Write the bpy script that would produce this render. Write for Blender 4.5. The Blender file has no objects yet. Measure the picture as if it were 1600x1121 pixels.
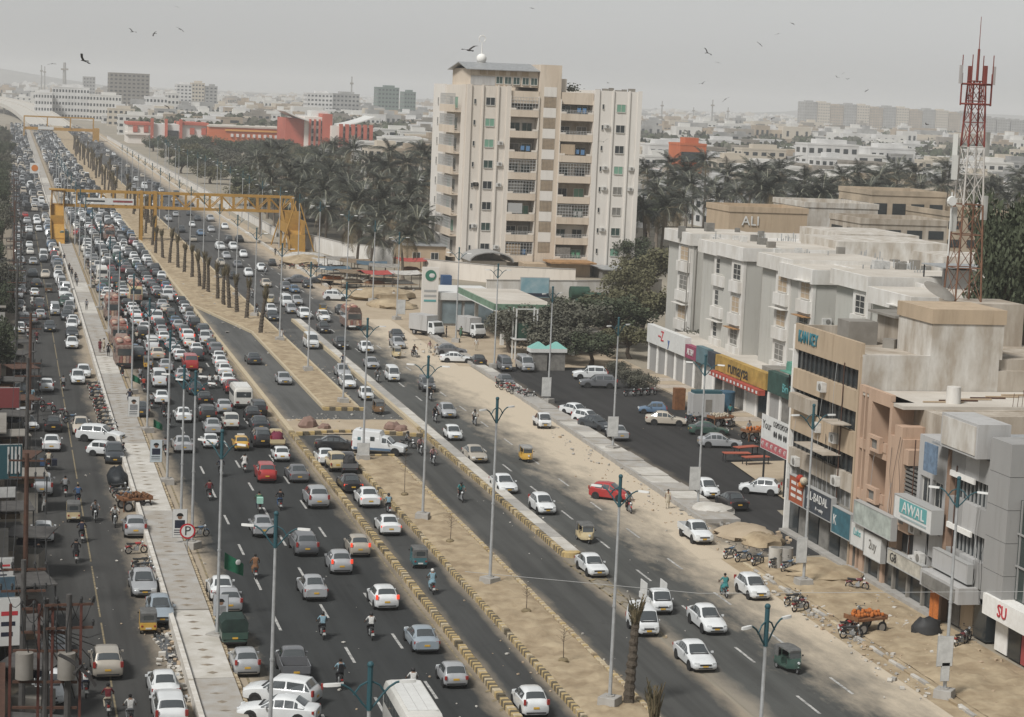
import bpy, bmesh, math, random
from mathutils import Vector, Matrix
random.seed(7)
R = math.radians
HAZE = 0.0002
scene = bpy.context.scene
coll = scene.collection

# ---------------------------------------------------------------- camera
CAM_H, FPX, IW, IH = 28.0, 3300.0, 1600, 1121
PITCH, YAW, ROLL = 7.02311513178396, 13.579214313905892, 2.45
def _axes():
    p, a, r = R(PITCH), R(YAW), R(ROLL)
    fh = Vector((math.sin(a), math.cos(a), 0)); r0 = Vector((math.cos(a), -math.sin(a), 0)); z = Vector((0, 0, 1))
    fwd = fh*math.cos(p) - z*math.sin(p); up0 = fh*math.sin(p) + z*math.cos(p)
    return fwd, r0*math.cos(r) + up0*math.sin(r), -r0*math.sin(r) + up0*math.cos(r)
FWD, RIGHT, UP = _axes()
cam_d = bpy.data.cameras.new('camera'); cam = bpy.data.objects.new('camera', cam_d); coll.objects.link(cam)
cam_d.sensor_width = 36.0; cam_d.lens = 36.0*FPX/IW; cam_d.clip_start = 1.0; cam_d.clip_end = 40000
cm = Matrix.Identity(4)
for i in range(3):
    cm[i][0] = RIGHT[i]; cm[i][1] = UP[i]; cm[i][2] = -FWD[i]
cm[2][3] = CAM_H
cam.matrix_world = cm
scene.camera = cam

# ---------------------------------------------------------------- sky, sun, exposure
SUN_EL, SUN_AZ = 50.0, 232.0         # degrees; azimuth clockwise from +Y (the road)
w = bpy.data.worlds.new('World'); scene.world = w; w.use_nodes = True
nt = w.node_tree; bg = nt.nodes['Background']
sky = nt.nodes.new('ShaderNodeTexSky'); sky.sky_type = 'NISHITA'; sky.sun_disc = False
sky.sun_elevation = R(SUN_EL); sky.sun_rotation = R(SUN_AZ)
sky.air_density = 2.0; sky.dust_density = 0.8; sky.ozone_density = 1.0; sky.altitude = 20
hs = nt.nodes.new('ShaderNodeHueSaturation'); hs.inputs['Saturation'].default_value = 0.07
tint = nt.nodes.new('ShaderNodeMix'); tint.data_type = 'RGBA'; tint.blend_type = 'MULTIPLY'
tint.inputs[0].default_value = 1.0; tint.inputs[7].default_value = (0.955, 0.98, 1.0, 1)
nt.links.new(sky.outputs[0], hs.inputs['Color']); nt.links.new(hs.outputs[0], tint.inputs[6])
nt.links.new(tint.outputs[2], bg.inputs['Color'])
bg.inputs['Strength'].default_value = 0.05
sun_d = bpy.data.lights.new('sun', 'SUN'); sun_d.energy = 2.5; sun_d.angle = R(13); sun_d.color = (1.0, 0.978, 0.945)
sun = bpy.data.objects.new('sun', sun_d); coll.objects.link(sun)
_sd = Vector((math.sin(R(SUN_AZ))*math.cos(R(SUN_EL)), math.cos(R(SUN_AZ))*math.cos(R(SUN_EL)), math.sin(R(SUN_EL))))
sun.rotation_euler = (-_sd).to_track_quat('-Z', 'Y').to_euler(); sun.location = (0, 60, 120)
vs = scene.view_settings; vs.view_transform = 'Standard'; vs.look = 'None'; vs.gamma = 1.0; vs.use_curve_mapping = False
vs.exposure = 0.64
try:
    scene.cycles.use_denoising = True
    scene.cycles.max_bounces = 6; scene.cycles.diffuse_bounces = 3; scene.cycles.glossy_bounces = 2
    scene.cycles.transmission_bounces = 2; scene.cycles.volume_bounces = 1
    scene.cycles.caustics_reflective = False; scene.cycles.caustics_refractive = False
except Exception:
    pass

# ---------------------------------------------------------------- helpers
def ray(x, y):
    return FWD*FPX + RIGHT*(x - IW/2) - UP*(y - IH/2)
def at(x, y, z=0.0):                     # the point of height z that the photograph shows at pixel (x, y)
    d = ray(x, y); t = (z - CAM_H)/d.z
    return Vector((0, 0, CAM_H)) + d*t
def onX(x, y, X):
    d = ray(x, y); return Vector((0, 0, CAM_H)) + d*(X/d.x)
def onY(x, y, Y):
    d = ray(x, y); return Vector((0, 0, CAM_H)) + d*(Y/d.y)
def proj(P):
    d = Vector(P) - Vector((0, 0, CAM_H)); k = d.dot(FWD)
    return IW/2 + FPX*d.dot(RIGHT)/k, IH/2 - FPX*d.dot(UP)/k

ONES = ['', 'first', 'second', 'third', 'fourth', 'fifth', 'sixth', 'seventh', 'eighth', 'ninth', 'tenth', 'eleventh', 'twelfth', 'thirteenth',
        'fourteenth', 'fifteenth', 'sixteenth', 'seventeenth', 'eighteenth', 'nineteenth']
TENS = {2: 'twent', 3: 'thirt', 4: 'fort', 5: 'fift', 6: 'sixt', 7: 'sevent', 8: 'eight', 9: 'ninet'}
def nth(n):
    if n < 20: return ONES[n]
    if n > 99: return str(n) + 'th'
    t, o = divmod(n, 10)
    return TENS[t] + ('ieth' if o == 0 else 'y-' + ONES[o])

MATS = {}
def mat(name, col, rough=0.85, var=0.0, scale=4.0, bump=0.0, metal=0.0, col2=None, streak=None, spec=0.3, detail=6.0, coat=0.0, emit=None, grime=0.0):
    """principled material; var mixes towards col2 (or a darker tone) with noise, streak stretches the noise (x, y, z)"""
    if name in MATS: return MATS[name]
    m = bpy.data.materials.new(name); m.use_nodes = True
    n = m.node_tree; b = n.nodes['Principled BSDF']
    b.inputs['Roughness'].default_value = rough; b.inputs['Metallic'].default_value = metal
    b.inputs['Specular IOR Level'].default_value = spec
    if coat: b.inputs['Coat Weight'].default_value = coat; b.inputs['Coat Roughness'].default_value = 0.12
    c = (*col, 1.0)
    if var > 0 or bump > 0:
        tc = n.nodes.new('ShaderNodeTexCoord'); src = tc.outputs['Object']
        if streak:
            mp = n.nodes.new('ShaderNodeMapping'); mp.inputs['Scale'].default_value = streak
            n.links.new(src, mp.inputs[0]); src = mp.outputs[0]
        nz = n.nodes.new('ShaderNodeTexNoise'); nz.inputs['Scale'].default_value = scale; nz.inputs['Detail'].default_value = detail
        nz.inputs['Roughness'].default_value = 0.62
        n.links.new(src, nz.inputs['Vector'])
    if var > 0:
        rp = n.nodes.new('ShaderNodeValToRGB'); rp.color_ramp.elements[0].position = 0.36; rp.color_ramp.elements[1].position = 0.68
        c2 = (*(col2 or tuple(v*(1-var) for v in col)), 1.0)
        if col2: c2 = tuple(a*(1-var) + b_*var for a, b_ in zip(c, c2))
        rp.color_ramp.elements[0].color = c2; rp.color_ramp.elements[1].color = c
        n.links.new(nz.outputs[0], rp.inputs[0]); n.links.new(rp.outputs[0], b.inputs['Base Color'])
    else:
        b.inputs['Base Color'].default_value = c
    if grime > 0:
        tg = n.nodes.new('ShaderNodeTexCoord'); mg = n.nodes.new('ShaderNodeMapping'); mg.inputs['Scale'].default_value = (1.6, 1.6, .16); n.links.new(tg.outputs['Object'], mg.inputs[0])
        ng = n.nodes.new('ShaderNodeTexNoise'); ng.inputs['Scale'].default_value = 1.0; ng.inputs['Detail'].default_value = 9; ng.inputs['Roughness'].default_value = .7; n.links.new(mg.outputs[0], ng.inputs['Vector'])
        rg = n.nodes.new('ShaderNodeMapRange'); rg.inputs[1].default_value = .52; rg.inputs[2].default_value = .70; rg.inputs[4].default_value = grime; n.links.new(ng.outputs[0], rg.inputs[0])
        xg = n.nodes.new('ShaderNodeMix'); xg.data_type = 'RGBA'; n.links.new(rg.outputs[0], xg.inputs[0]); n.links.new(rp.outputs[0], xg.inputs[6]); xg.inputs[7].default_value = (col[0]*.42, col[1]*.38, col[2]*.33, 1)
        n.links.new(xg.outputs[2], b.inputs['Base Color'])
    if bump > 0:
        bp = n.nodes.new('ShaderNodeBump'); bp.inputs['Strength'].default_value = bump; bp.inputs['Distance'].default_value = 0.1
        n.links.new(nz.outputs[0], bp.inputs['Height']); n.links.new(bp.outputs[0], b.inputs['Normal'])
    if emit:
        b.inputs['Emission Color'].default_value = (*emit[0], 1); b.inputs['Emission Strength'].default_value = emit[1]
    m.diffuse_color = c
    MATS[name] = m
    return m

class MB:
    def __init__(s): s.v = []; s.f = []; s.m = []
    def face(s, pts, m=0):
        k = len(s.v); s.v.extend([tuple(p) for p in pts]); s.f.append(tuple(range(k, k+len(pts)))); s.m.append(m)
    def box(s, x0, x1, y0, y1, z0, z1, m=0):
        if x0 > x1: x0, x1 = x1, x0
        if y0 > y1: y0, y1 = y1, y0
        if z0 > z1: z0, z1 = z1, z0
        k = len(s.v)
        s.v += [(x0,y0,z0),(x1,y0,z0),(x1,y1,z0),(x0,y1,z0),(x0,y0,z1),(x1,y0,z1),(x1,y1,z1),(x0,y1,z1)]
        for q in ((0,3,2,1),(4,5,6,7),(0,1,5,4),(1,2,6,5),(2,3,7,6),(3,0,4,7)):
            s.f.append(tuple(k+i for i in q)); s.m.append(m)
        return s
    def obox(s, c, size, rz=0, m=0, rx=0, ry=0):
        M = Matrix.Translation(Vector(c)) @ Matrix.Rotation(rz, 4, 'Z') @ Matrix.Rotation(ry, 4, 'Y') @ Matrix.Rotation(rx, 4, 'X')
        k = len(s.v); s.box(-size[0]/2, size[0]/2, -size[1]/2, size[1]/2, -size[2]/2, size[2]/2, m)
        for i in range(k, len(s.v)): s.v[i] = tuple(M @ Vector(s.v[i]))
        return s
    def prism(s, pts, z0, z1, m=0, mtop=None):
        k = len(s.v); n = len(pts)
        s.v += [(p[0], p[1], z0) for p in pts] + [(p[0], p[1], z1) for p in pts]
        s.f.append(tuple(k+n+i for i in range(n))); s.m.append(m if mtop is None else mtop)
        s.f.append(tuple(k+n-1-i for i in range(n))); s.m.append(m)
        for i in range(n):
            j = (i+1) % n; s.f.append((k+i, k+j, k+n+j, k+n+i)); s.m.append(m)
        return s
    def tube(s, p0, p1, r0, r1=None, n=6, m=0, cap=True):
        r1 = r0 if r1 is None else r1
        p0, p1 = Vector(p0), Vector(p1); d = (p1-p0)
        if d.length < 1e-6: return s
        d.normalize(); a = Vector((0,0,1)) if abs(d.z) < 0.9 else Vector((1,0,0))
        u = d.cross(a).normalized(); v = d.cross(u)
        k = len(s.v)
        for p, r in ((p0, r0), (p1, r1)):
            for i in range(n):
                t = 2*math.pi*i/n; s.v.append(tuple(p + (u*math.cos(t) + v*math.sin(t))*r))
        for i in range(n):
            j = (i+1) % n; s.f.append((k+i, k+n+i, k+n+j, k+j)); s.m.append(m)
        if cap:
            s.f.append(tuple(k+i for i in range(n))); s.m.append(m)
            s.f.append(tuple(k+2*n-1-i for i in range(n))); s.m.append(m)
        return s
    def path(s, pts, rad, n=6, m=0):
        rr = rad if isinstance(rad, (list, tuple)) else [rad]*len(pts)
        for i in range(len(pts)-1): s.tube(pts[i], pts[i+1], rr[i], rr[i+1], n, m, cap=(i in (0, len(pts)-2)))
        return s
    def loft(s, rings, m=0, caps=True, closed=True):
        k = len(s.v); n = len(rings[0])
        for r in rings: s.v += [tuple(p) for p in r]
        for i in range(len(rings)-1):
            for j in range(n if closed else n-1):
                q = (j+1) % n
                s.f.append((k+i*n+j, k+i*n+q, k+(i+1)*n+q, k+(i+1)*n+j)); s.m.append(m)
        if caps:
            s.f.append(tuple(k+n-1-j for j in range(n))); s.m.append(m)
            e = k+(len(rings)-1)*n; s.f.append(tuple(e+j for j in range(n))); s.m.append(m)
        return s
    def ball(s, c, r, m=0, n=8, h=5, sc=(1,1,1)):
        rings = []
        for i in range(1, h):
            t = math.pi*i/h
            rings.append([(c[0]+r*sc[0]*math.sin(t)*math.cos(2*math.pi*j/n), c[1]+r*sc[1]*math.sin(t)*math.sin(2*math.pi*j/n), c[2]+r*sc[2]*math.cos(t)) for j in range(n)])
        return s.loft(rings, m)
    def wheel(s, c, r, wd, m=0, n=12):                # axis along x
        return s.tube((c[0]-wd/2, c[1], c[2]), (c[0]+wd/2, c[1], c[2]), r, r, n, m)
    def mesh(s, name, mats=(), smooth=None):
        me = bpy.data.meshes.new(name); me.from_pydata(s.v, [], s.f)
        for mm in mats: me.materials.append(mm)
        if len(set(s.m)) > 1 or (s.m and s.m[0]): me.polygons.foreach_set('material_index', s.m)
        if smooth is not None:
            me.polygons.foreach_set('use_smooth', [True]*len(me.polygons))
            me.update()
            try: me.set_sharp_from_angle(angle=R(smooth))
            except Exception: pass
        me.update()
        return me
    def build(s, name, mats, parent=None, loc=(0,0,0), rz=0.0, smooth=None):
        if not isinstance(mats, (list, tuple)): mats = [mats]
        return link(name, s.mesh(name, mats, smooth), parent, loc, rz)

def link(name, data, parent=None, loc=(0,0,0), rz=0.0):
    o = bpy.data.objects.new(name, data); coll.objects.link(o)
    o.location = loc; o.rotation_euler = (0, 0, rz)
    if parent is not None: o.parent = parent
    return o
def empty(name, loc=(0,0,0), rz=0.0, label=None, cat=None, group=None):
    o = link(name, None, None, loc, rz); o.empty_display_size = 0.3
    if label: tag(o, label, cat, group)
    return o
def tag(o, label=None, cat=None, group=None, kind=None):
    if label: o['label'] = label
    if cat: o['category'] = cat
    if group: o['group'] = group
    if kind: o['kind'] = kind
    return o
def struct(o, label=None):
    o['kind'] = 'structure'
    if label: o['label'] = label
    return o
def setmat(o, old, new):
    for sl in o.material_slots:
        if sl.material is old: sl.link = 'OBJECT'; sl.material = new
def letters(body, size, m, parent, loc, rot, extrude=0.015, align='CENTER', sx=1.0):
    cu = bpy.data.curves.new('lettering', 'FONT'); cu.body = body; cu.size = size; cu.extrude = extrude
    cu.align_x = align; cu.align_y = 'CENTER'; cu.resolution_u = 2
    cu.materials.append(m)
    o = link('lettering', cu, parent, loc); o.rotation_euler = rot; o.scale = (sx, 1, 1)
    bpy.context.view_layer.update()
    me = bpy.data.meshes.new_from_object(o.evaluated_get(bpy.context.evaluated_depsgraph_get()))
    me.materials.clear(); me.materials.append(m)
    bpy.data.objects.remove(o)
    o = link('lettering', me, parent, loc); o.rotation_euler = rot; o.scale = (sx, 1, 1)
    return o
# ---------------------------------------------------------------- ground, roads, kerbs
def road_mat(name, base, dust, edges, grain=1.0):
    """asphalt with long tyre-worn streaks; sand blown over it where edges = [(x_clear, x_sandy, strength)] say"""
    m = bpy.data.materials.new(name); m.use_nodes = True
    n = m.node_tree; L = n.links; b = n.nodes['Principled BSDF']; b.inputs['Roughness'].default_value = 0.88
    b.inputs['Specular IOR Level'].default_value = 0.25
    g = n.nodes.new('ShaderNodeNewGeometry'); pos = g.outputs['Position']
    def noise(sc, scale, det=5, rough=0.6):
        mp = n.nodes.new('ShaderNodeMapping'); mp.inputs['Scale'].default_value = sc; L.new(pos, mp.inputs[0])
        z = n.nodes.new('ShaderNodeTexNoise'); z.inputs['Scale'].default_value = scale; z.inputs['Detail'].default_value = det
        z.inputs['Roughness'].default_value = rough; L.new(mp.outputs[0], z.inputs['Vector']); return z.outputs[0]
    def math_(op, a, bb):
        q = n.nodes.new('ShaderNodeMath'); q.operation = op
        for i, v in enumerate((a, bb)):
            if isinstance(v, (int, float)): q.inputs[i].default_value = v
            else: L.new(v, q.inputs[i])
        return q.outputs[0]
    def mix(f, a, bb):
        q = n.nodes.new('ShaderNodeMix'); q.data_type = 'RGBA'
        if isinstance(f, (int, float)): q.inputs[0].default_value = f
        else: L.new(f, q.inputs[0])
        for i, v in ((6, a), (7, bb)):
            if isinstance(v, tuple): q.inputs[i].default_value = (*v, 1)
            else: L.new(v, q.inputs[i])
        return q.outputs[2]
    def ramp(f, a, bb):
        q = n.nodes.new('ShaderNodeMapRange'); q.inputs[1].default_value = a; q.inputs[2].default_value = bb; q.clamp = True
        L.new(f, q.inputs[0]); return q.outputs[0]
    dark = tuple(v*0.66 for v in base); light = tuple(v*1.28 for v in base)
    c = mix(ramp(noise((1, 0.03, 1), 1.3), 0.38, 0.62), dark, base)
    c = mix(math_('MULTIPLY', ramp(noise((0.35, 0.12, 1), 0.6), 0.45, 0.75), 0.7), c, light)
    c = mix(math_('MULTIPLY', ramp(noise((1, 1, 1), 14, 3), 0.4, 0.7), 0.28), c, dark)
    c = mix(math_('MULTIPLY', ramp(noise((1, .5, 1), 0.9, 7, .7), 0.58, 0.70), 0.6), c, tuple(v*.5 for v in base))   # oil and repair patches
    sep = n.nodes.new('ShaderNodeSeparateXYZ'); L.new(pos, sep.inputs[0])
    nz = math_('MULTIPLY', math_('SUBTRACT', noise((1, 0.35, 1), 0.55, 8, .68), 0.5), 1.5)
    for xa, xb, st in edges:
        q = n.nodes.new('ShaderNodeMapRange'); q.inputs[1].default_value = xa; q.inputs[2].default_value = xb; q.clamp = False
        L.new(sep.outputs[0], q.inputs[0])
        f = ramp(math_('ADD', q.outputs[0], nz), 0.15, 0.95)
        c = mix(math_('MULTIPLY', f, st), c, dust)
    L.new(c, b.inputs['Base Color'])
    bp = n.nodes.new('ShaderNodeBump'); bp.inputs['Strength'].default_value = 0.25; bp.inputs['Distance'].default_value = 0.02
    L.new(noise((1, 1, 1), 9, 6), bp.inputs['Height']); L.new(bp.outputs[0], b.inputs['Normal'])
    return m

SAND = (0.41, 0.33, 0.22); DUST = (0.33, 0.275, 0.205)
m_earth = mat('dry_earth', (0.30, 0.26, 0.20), .95, .6, .05, .3, col2=(0.17, 0.16, 0.13), detail=10)
m_sand = mat('sand', SAND, .97, .85, .7, 1.0, col2=(0.21, 0.155, 0.095), detail=10)
m_sand2 = mat('pale_sand', (0.40, 0.33, 0.24), .97, .55, .35, .5, col2=(0.26, 0.20, 0.135), detail=10)
m_main = road_mat('main_asphalt', (0.035, 0.037, 0.0365), DUST, [(12.9, 11.3, .95), (21.4, 22.7, .8)])
m_inner = road_mat('inner_asphalt', (0.054, 0.055, 0.053), DUST, [(23.7, 22.9, .55), (25.0, 25.9, .75)])
m_inner2 = road_mat('inner_right_asphalt', (0.066, 0.066, 0.062), DUST, [(30.2, 29.0, .8), (32.8, 33.9, .75)])
m_right = road_mat('right_asphalt', (0.076, 0.077, 0.072), (0.47, 0.40, 0.305), [(37.6, 43.8, 1.0), (35.6, 34.2, .4)])
m_svc = road_mat('service_asphalt', (0.056, 0.055, 0.052), DUST, [(6.4, 8.3, .85), (2.6, 0.2, .55)])
m_lot = road_mat('lot_asphalt', (0.034, 0.033, 0.032), DUST, [(61, 66, .75), (50.2, 48.6, .45)])
m_turn = road_mat('turn_asphalt', (0.10, 0.10, 0.095), DUST, [(24.2, 22.9, .6)])
m_conc = mat('concrete', (0.36, 0.345, 0.32), .9, .55, 1.3, .3, col2=(0.22, 0.205, 0.18))
m_conc_l = mat('pale_concrete', (0.52, 0.50, 0.46), .9, .6, .9, .3, col2=(0.30, 0.27, 0.22))
m_white = mat('white_paint', (0.74, 0.73, 0.70), .8, .35, 2.5, col2=(0.48, 0.45, 0.39))
m_kerb_y = mat('kerb_yellow', (0.44, 0.315, 0.12), .85, .7, 5, .2, col2=(0.33, 0.265, 0.17))
m_kerb_k = mat('kerb_black', (0.085, 0.072, 0.05), .85, .6, 5, .2, col2=(0.17, 0.14, 0.095))
m_kerb_c = mat('kerb_cream', (0.47, 0.40, 0.28), .9, .5, 5, .2, col2=(0.30, 0.235, 0.15))
m_lane = mat('lane_paint', (0.52, 0.51, 0.48), .8, .9, 3.5, col2=(0.16, 0.16, 0.155))
m_lane_y = mat('worn_yellow_paint', (0.30, 0.235, 0.13), .85, .85, 3, col2=(0.07, 0.068, 0.06))

def sheet(name, pts, z, m, label=None):
    mb = MB(); mb.face([(p[0], p[1], z) for p in pts]); o = mb.build(name, m); return struct(o, label)
def rect(x0, x1, y0, y1): return [(x0, y0), (x1, y0), (x1, y1), (x0, y1)]
sheet('ground', rect(-9000, 14000, -300, 16000), -0.02, m_earth, 'dry dusty ground of the city')
sheet('service_road', rect(-2, 8.5, 40, 1300), 0.0, m_svc, 'grey asphalt service road left of the walkway')
sheet('main_road', rect(10.9, 22.7, 40, 1300), 0.0, m_main, 'asphalt carriageway packed with traffic heading away')
sheet('slip_lane', rect(22.9, 25.9, 40, 169.2), 0.0, m_inner, 'narrow slip lane left of the sandy median')
sheet('slip_road', rect(29.1, 33.8, 40, 169.2), 0.0, m_inner2, 'wide slip lane right of the sandy median')
sheet('turning_area', rect(25.6, 29.4, 158.5, 169.2), 0.004, m_inner2, 'asphalt patch where vehicles make the U-turn')
sheet('turning_lane', [(22.9, 177.5), (34.0, 177.5), (34.0, 254), (30.4, 254), (30.4, 240), (27.4, 240), (23.0, 270), (22.9, 270)], 0.0, m_turn, 'empty grey turning lane beyond the boulders')
sheet('right_road', rect(34.0, 47.2, 40, 260), 0.0, m_right, 'right carriageway with sand blown over its edge')
sheet('far_right_road', rect(30.6, 43.5, 246, 1300), 0.004, road_mat('far_right_asphalt', (0.075, 0.074, 0.071), (0.40, .335, .255), [(39.5, 43.5, .9)]), 'far part of the right carriageway')
sheet('far_shoulder', rect(43.5, 47.5, 258, 1250), 0.002, m_sand2, 'sandy shoulder along the far right carriageway')
sheet('parking_lot', [(48.9, 142), (54.5, 137.5), (51.0, 133), (51.0, 123.5), (41.0, 122.0), (40.0, 131.0), (46.5, 139.0), (48.9, 142)][0:1] + [(49, 138), (66.8, 138), (66.8, 214), (49, 214)], 0.004, m_lot, 'dark asphalt parking area before the shops')
sheet('lot_exit', [(42.2, 122.6), (51, 123.6), (53, 138.2), (49.4, 138.2), (46.4, 133.5), (42.6, 130.5)], 0.008, road_mat('exit_asphalt', (0.042, 0.041, 0.040), (0.47, 0.40, 0.305), [(48.5, 43.6, 1.0)]), 'dark asphalt exit from the parking area')
sheet('side_pavement', rect(43.6, 51.0, 40, 123), 0.006, m_sand, 'sandy unpaved strip before the right hand shops')
sheet('upper_shoulder', [(46, 214), (49, 214), (66, 214), (66, 300), (47, 300)], 0.003, m_sand2, 'sandy ground before the fuel station')

def rough_ground(name, x0, x1, y0, y1, nx, ny, hgt, m, label, edge=True, z0=0.0):
    mb = MB(); rnd = random.Random(hash(name) % 999)
    hs_ = [[(rnd.random()**1.6)*hgt*(0.25 if edge and (i in (0, nx) or j in (0, ny)) else 1) for i in range(nx+1)] for j in range(ny+1)]
    k = 0
    for j in range(ny+1):
        for i in range(nx+1):
            y_ = y0+(y1-y0)*j/ny; xa = x0(y_) if callable(x0) else x0; mb.v.append((xa+(x1-xa)*i/nx, y_, z0+hs_[j][i]))
    for j in range(ny):
        for i in range(nx):
            a = j*(nx+1)+i; mb.f.append((a, a+1, a+nx+2, a+nx+1)); mb.m.append(0)
    return struct(mb.build(name, m, smooth=60), label)
sheet('grove_floor', [(53.5, 372), (60, 352), (70, 346), (70, 420), (115, 430), (115, 560), (60, 560), (53.5, 420)], 0.01, mat('grove_soil_shaded', (.085, .075, .055), .97, .5, .3), 'soil under the palm grove with shade painted in')  # soil sheet darkened to put the shade under the palms into its colour
sheet('belt_floor', rect(101, 215, 358, 470), 0.008, MATS['grove_soil_shaded'], 'soil under the palm belt with shade painted in')  # same soil colour, palm shade painted in
rough_ground('median', 25.95, 29.05, 60, 158.6, 8, 220, 0.20, m_sand, 'sandy central median with lamp posts', z0=.16)
rough_ground('median_island', 27.5, 30.4, 184, 240, 6, 84, 0.16, m_sand, 'sandy island beside the turning lane', z0=.14)
rough_ground('palm_median', lambda y: 23.0 if y > 270 else 27.5-4.5*(y-240)/30, 30.5, 240, 620, 14, 320, 0.25, m_sand, 'long sandy median with bare palm trunks', z0=.10)
sheet('far_median', rect(23.0, 30.5, 620, 1290), 0.2, m_sand, 'far end of the sandy median')
rough_ground('turning_sand', 22.95, 33.7, 169.7, 177.4, 22, 14, 0.12, m_sand2, 'sandy strip with boulders closing the U-turn', z0=.05)
rough_ground('sand_bank', 45.2, 50.3, 60, 121.5, 10, 120, 0.22, m_sand, 'trampled sand before the shops', z0=.02)

# kerbs: painted blocks one by one where they can be told apart, a plain strip farther off
_blk = {}
def kerb_mesh(key, w_, l_, h_, m):
    if key not in _blk:
        mb = MB(); e = .03
        r0 = [(-w_/2, 0, 0), (w_/2, 0, 0), (w_/2, 0, h_-e), (w_/2-e, 0, h_), (-w_/2+e, 0, h_), (-w_/2, 0, h_-e)]
        mb.loft([r0, [(p[0], l_, p[2]) for p in r0]])
        _blk[key] = mb.mesh('kerb_stone', [m])
    return _blk[key]
def kerb(name, label, x, y0, y1, w_, h_, cols, yblock, core=None, bl=0.28, ycap=300):
    o = struct(link(name, None, None, (x, y0, 0)), label)
    n = 0; y = y0; rnd = random.Random(int(x*10))
    while y < min(y1, yblock) and n < ycap:
        c = cols[n % len(cols)] if rnd.random() > .12 else m_kerb_c
        if rnd.random() < .035: n += 1; y += bl; continue
        me = kerb_mesh((w_, h_, c.name), w_, bl-.018, h_, c)
        k = link('kerb_stone', me, o, (rnd.uniform(-.015, .015), y-y0, rnd.uniform(-.045, .012)), rnd.uniform(-.05, .05)); n += 1; y += bl
    if y < y1:
        mb = MB(); mb.box(-w_/2, w_/2, y-y0, y1-y0, 0, h_); mb.build('kerb_run', core or m_kerb_c, o)
    return o
kerb('kerb', 'yellow and black kerb between jammed lanes and slip lane', 22.78, 86, 1290, .40, .30, [m_kerb_y, m_kerb_k], 205)
kerb('kerb', 'striped kerb on the left of the sandy median', 25.83, 86, 158.5, .28, .30, [m_kerb_y, m_kerb_k], 200)
kerb('kerb', 'dusty kerb on the right of the sandy median', 29.2, 86, 158.0, .26, .28, [m_kerb_c, m_kerb_y, m_kerb_c, m_sand], 200)
kerb('kerb', 'striped kerb on the left of the concrete separator', 33.75, 123.6, 254, .30, .34, [m_kerb_y, m_kerb_k], 172)
kerb('kerb', 'kerb on the left of the lamp post island', 27.38, 183, 240, .24, .26, [m_kerb_y, m_kerb_c], 184)
kerb('kerb', 'kerb on the right of the lamp post island', 30.5, 183, 1290, .24, .26, [m_kerb_y, m_kerb_c], 184)
kerb('kerb', 'low kerb between walkway and jammed carriageway', 10.82, 86, 1290, .22, .24, [m_kerb_c, m_sand], 200, core=mat('kerb_dusty', (0.38, 0.29, .17), .9, .5, 1.5))
kerb('kerb', 'half buried kerb before the motorbikes on the sand', 44.6, 86, 121, .22, .16, [m_conc, m_conc_l, m_sand], 121, bl=.9)
# cross kerbs at the U-turn
for yy, xa, xb, lab in ((169.3, 23.1, 33.6, 'curved striped kerb across the U-turn below the boulders'), (182.9, 27.3, 30.6, 'striped kerb at the tip of the lamp post island'), (158.9, 25.7, 29.3, 'kerb at the upper tip of the sandy median')):
    o = struct(link('kerb', None, None, (xa, yy, 0)), lab); x = xa; n = 0
    while x < xb:
        c = (m_kerb_y, m_kerb_k)[n % 2]; t = (x-xa)/(xb-xa)
        k = link('kerb_stone', kerb_mesh((.26, .30, c.name, 'c'), .26, .5, .30, c), o, (x-xa, (1.5*math.sin(t*math.pi) - .9*t if yy == 169.3 else -.2*math.sin(t*math.pi)), 0), R(-90)); x += .52; n += 1
o = struct(link('kerb', None, None, (27.38, 240, 0)), 'kerb where the turning lane tapers into the jammed road')
mb = MB(); mb.prism([(0, 0), (.24, 0), (-4.26, 30), (-4.5, 30)], 0, .26); mb.build('kerb_run', m_kerb_c, o)
# concrete separator
sp = struct(link('separator', None, None, (0, 0, 0)), 'pale concrete separator between right lanes')
y = 124.0
rnd = random.Random(3)
while y < 250:
    l_ = 4.2; mb = MB(); mb.prism([(33.92, y), (34.78, y), (34.78, y+l_-.05), (33.92, y+l_-.05)], 0, .31 + rnd.uniform(-.015, .015)); mb.build('slab', m_conc_l if rnd.random() < .6 else m_conc, sp); y += l_
mb = MB(); mb.loft([[(33.6+.6+math.cos(a)*r_, 123.9+math.sin(a)*r_*.9, z) for a in [math.pi + math.pi*i/8 for i in range(9)]] for r_, z in ((.62, 0), (.6, .3), (.45, .36))]); mb.build('nose', m_kerb_y, sp)
# walkway of concrete slabs over the drain
wk = struct(link('walkway', None, None, (0, 0, 0)), 'raised concrete walkway between service road and main road')
m_slab = mat('walk_slab', (0.36, 0.35, 0.33), .92, .8, .9, .2, col2=(0.27, 0.235, .19))
y = 84.0; rnd = random.Random(5); cuts = []
while y < 700:
    l_ = 13.2 if y < 420 else 30
    mb = MB(); z = .36 + rnd.uniform(-.02, .02)
    mb.box(8.68, 10.66, y, y+l_-.16, 0, z); mb.build('slab', m_slab if rnd.random() < .75 else m_conc_l, wk)
    if y < 420:
        mb = MB(); mb.box(8.70, 10.64, y+l_-.15, y+l_-.01, 0, z-.12); mb.build('joint', mat('joint_dirt', (.13, .10, .07), .95), wk)
        for k in range(9):
            if y < 240:
                yy = y + .9 + k*1.38; mb = MB(); a_ = rnd.uniform(.10, .26); b_ = rnd.uniform(.22, .42); c_ = 9.66+rnd.uniform(-.08, .08); mb.prism([(c_-b_, yy), (c_, yy-a_), (c_+b_, yy), (c_, yy+a_)], z-.01, z+.004); mb.build('drain_stain', mat('drain_stain', (.30, .25, .19), .95, .5, 3), wk)
    y += l_
mb = MB(); mb.box(8.68, 10.66, 700, 1280, 0, .36); mb.build('slab_run', m_slab, wk)
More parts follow.
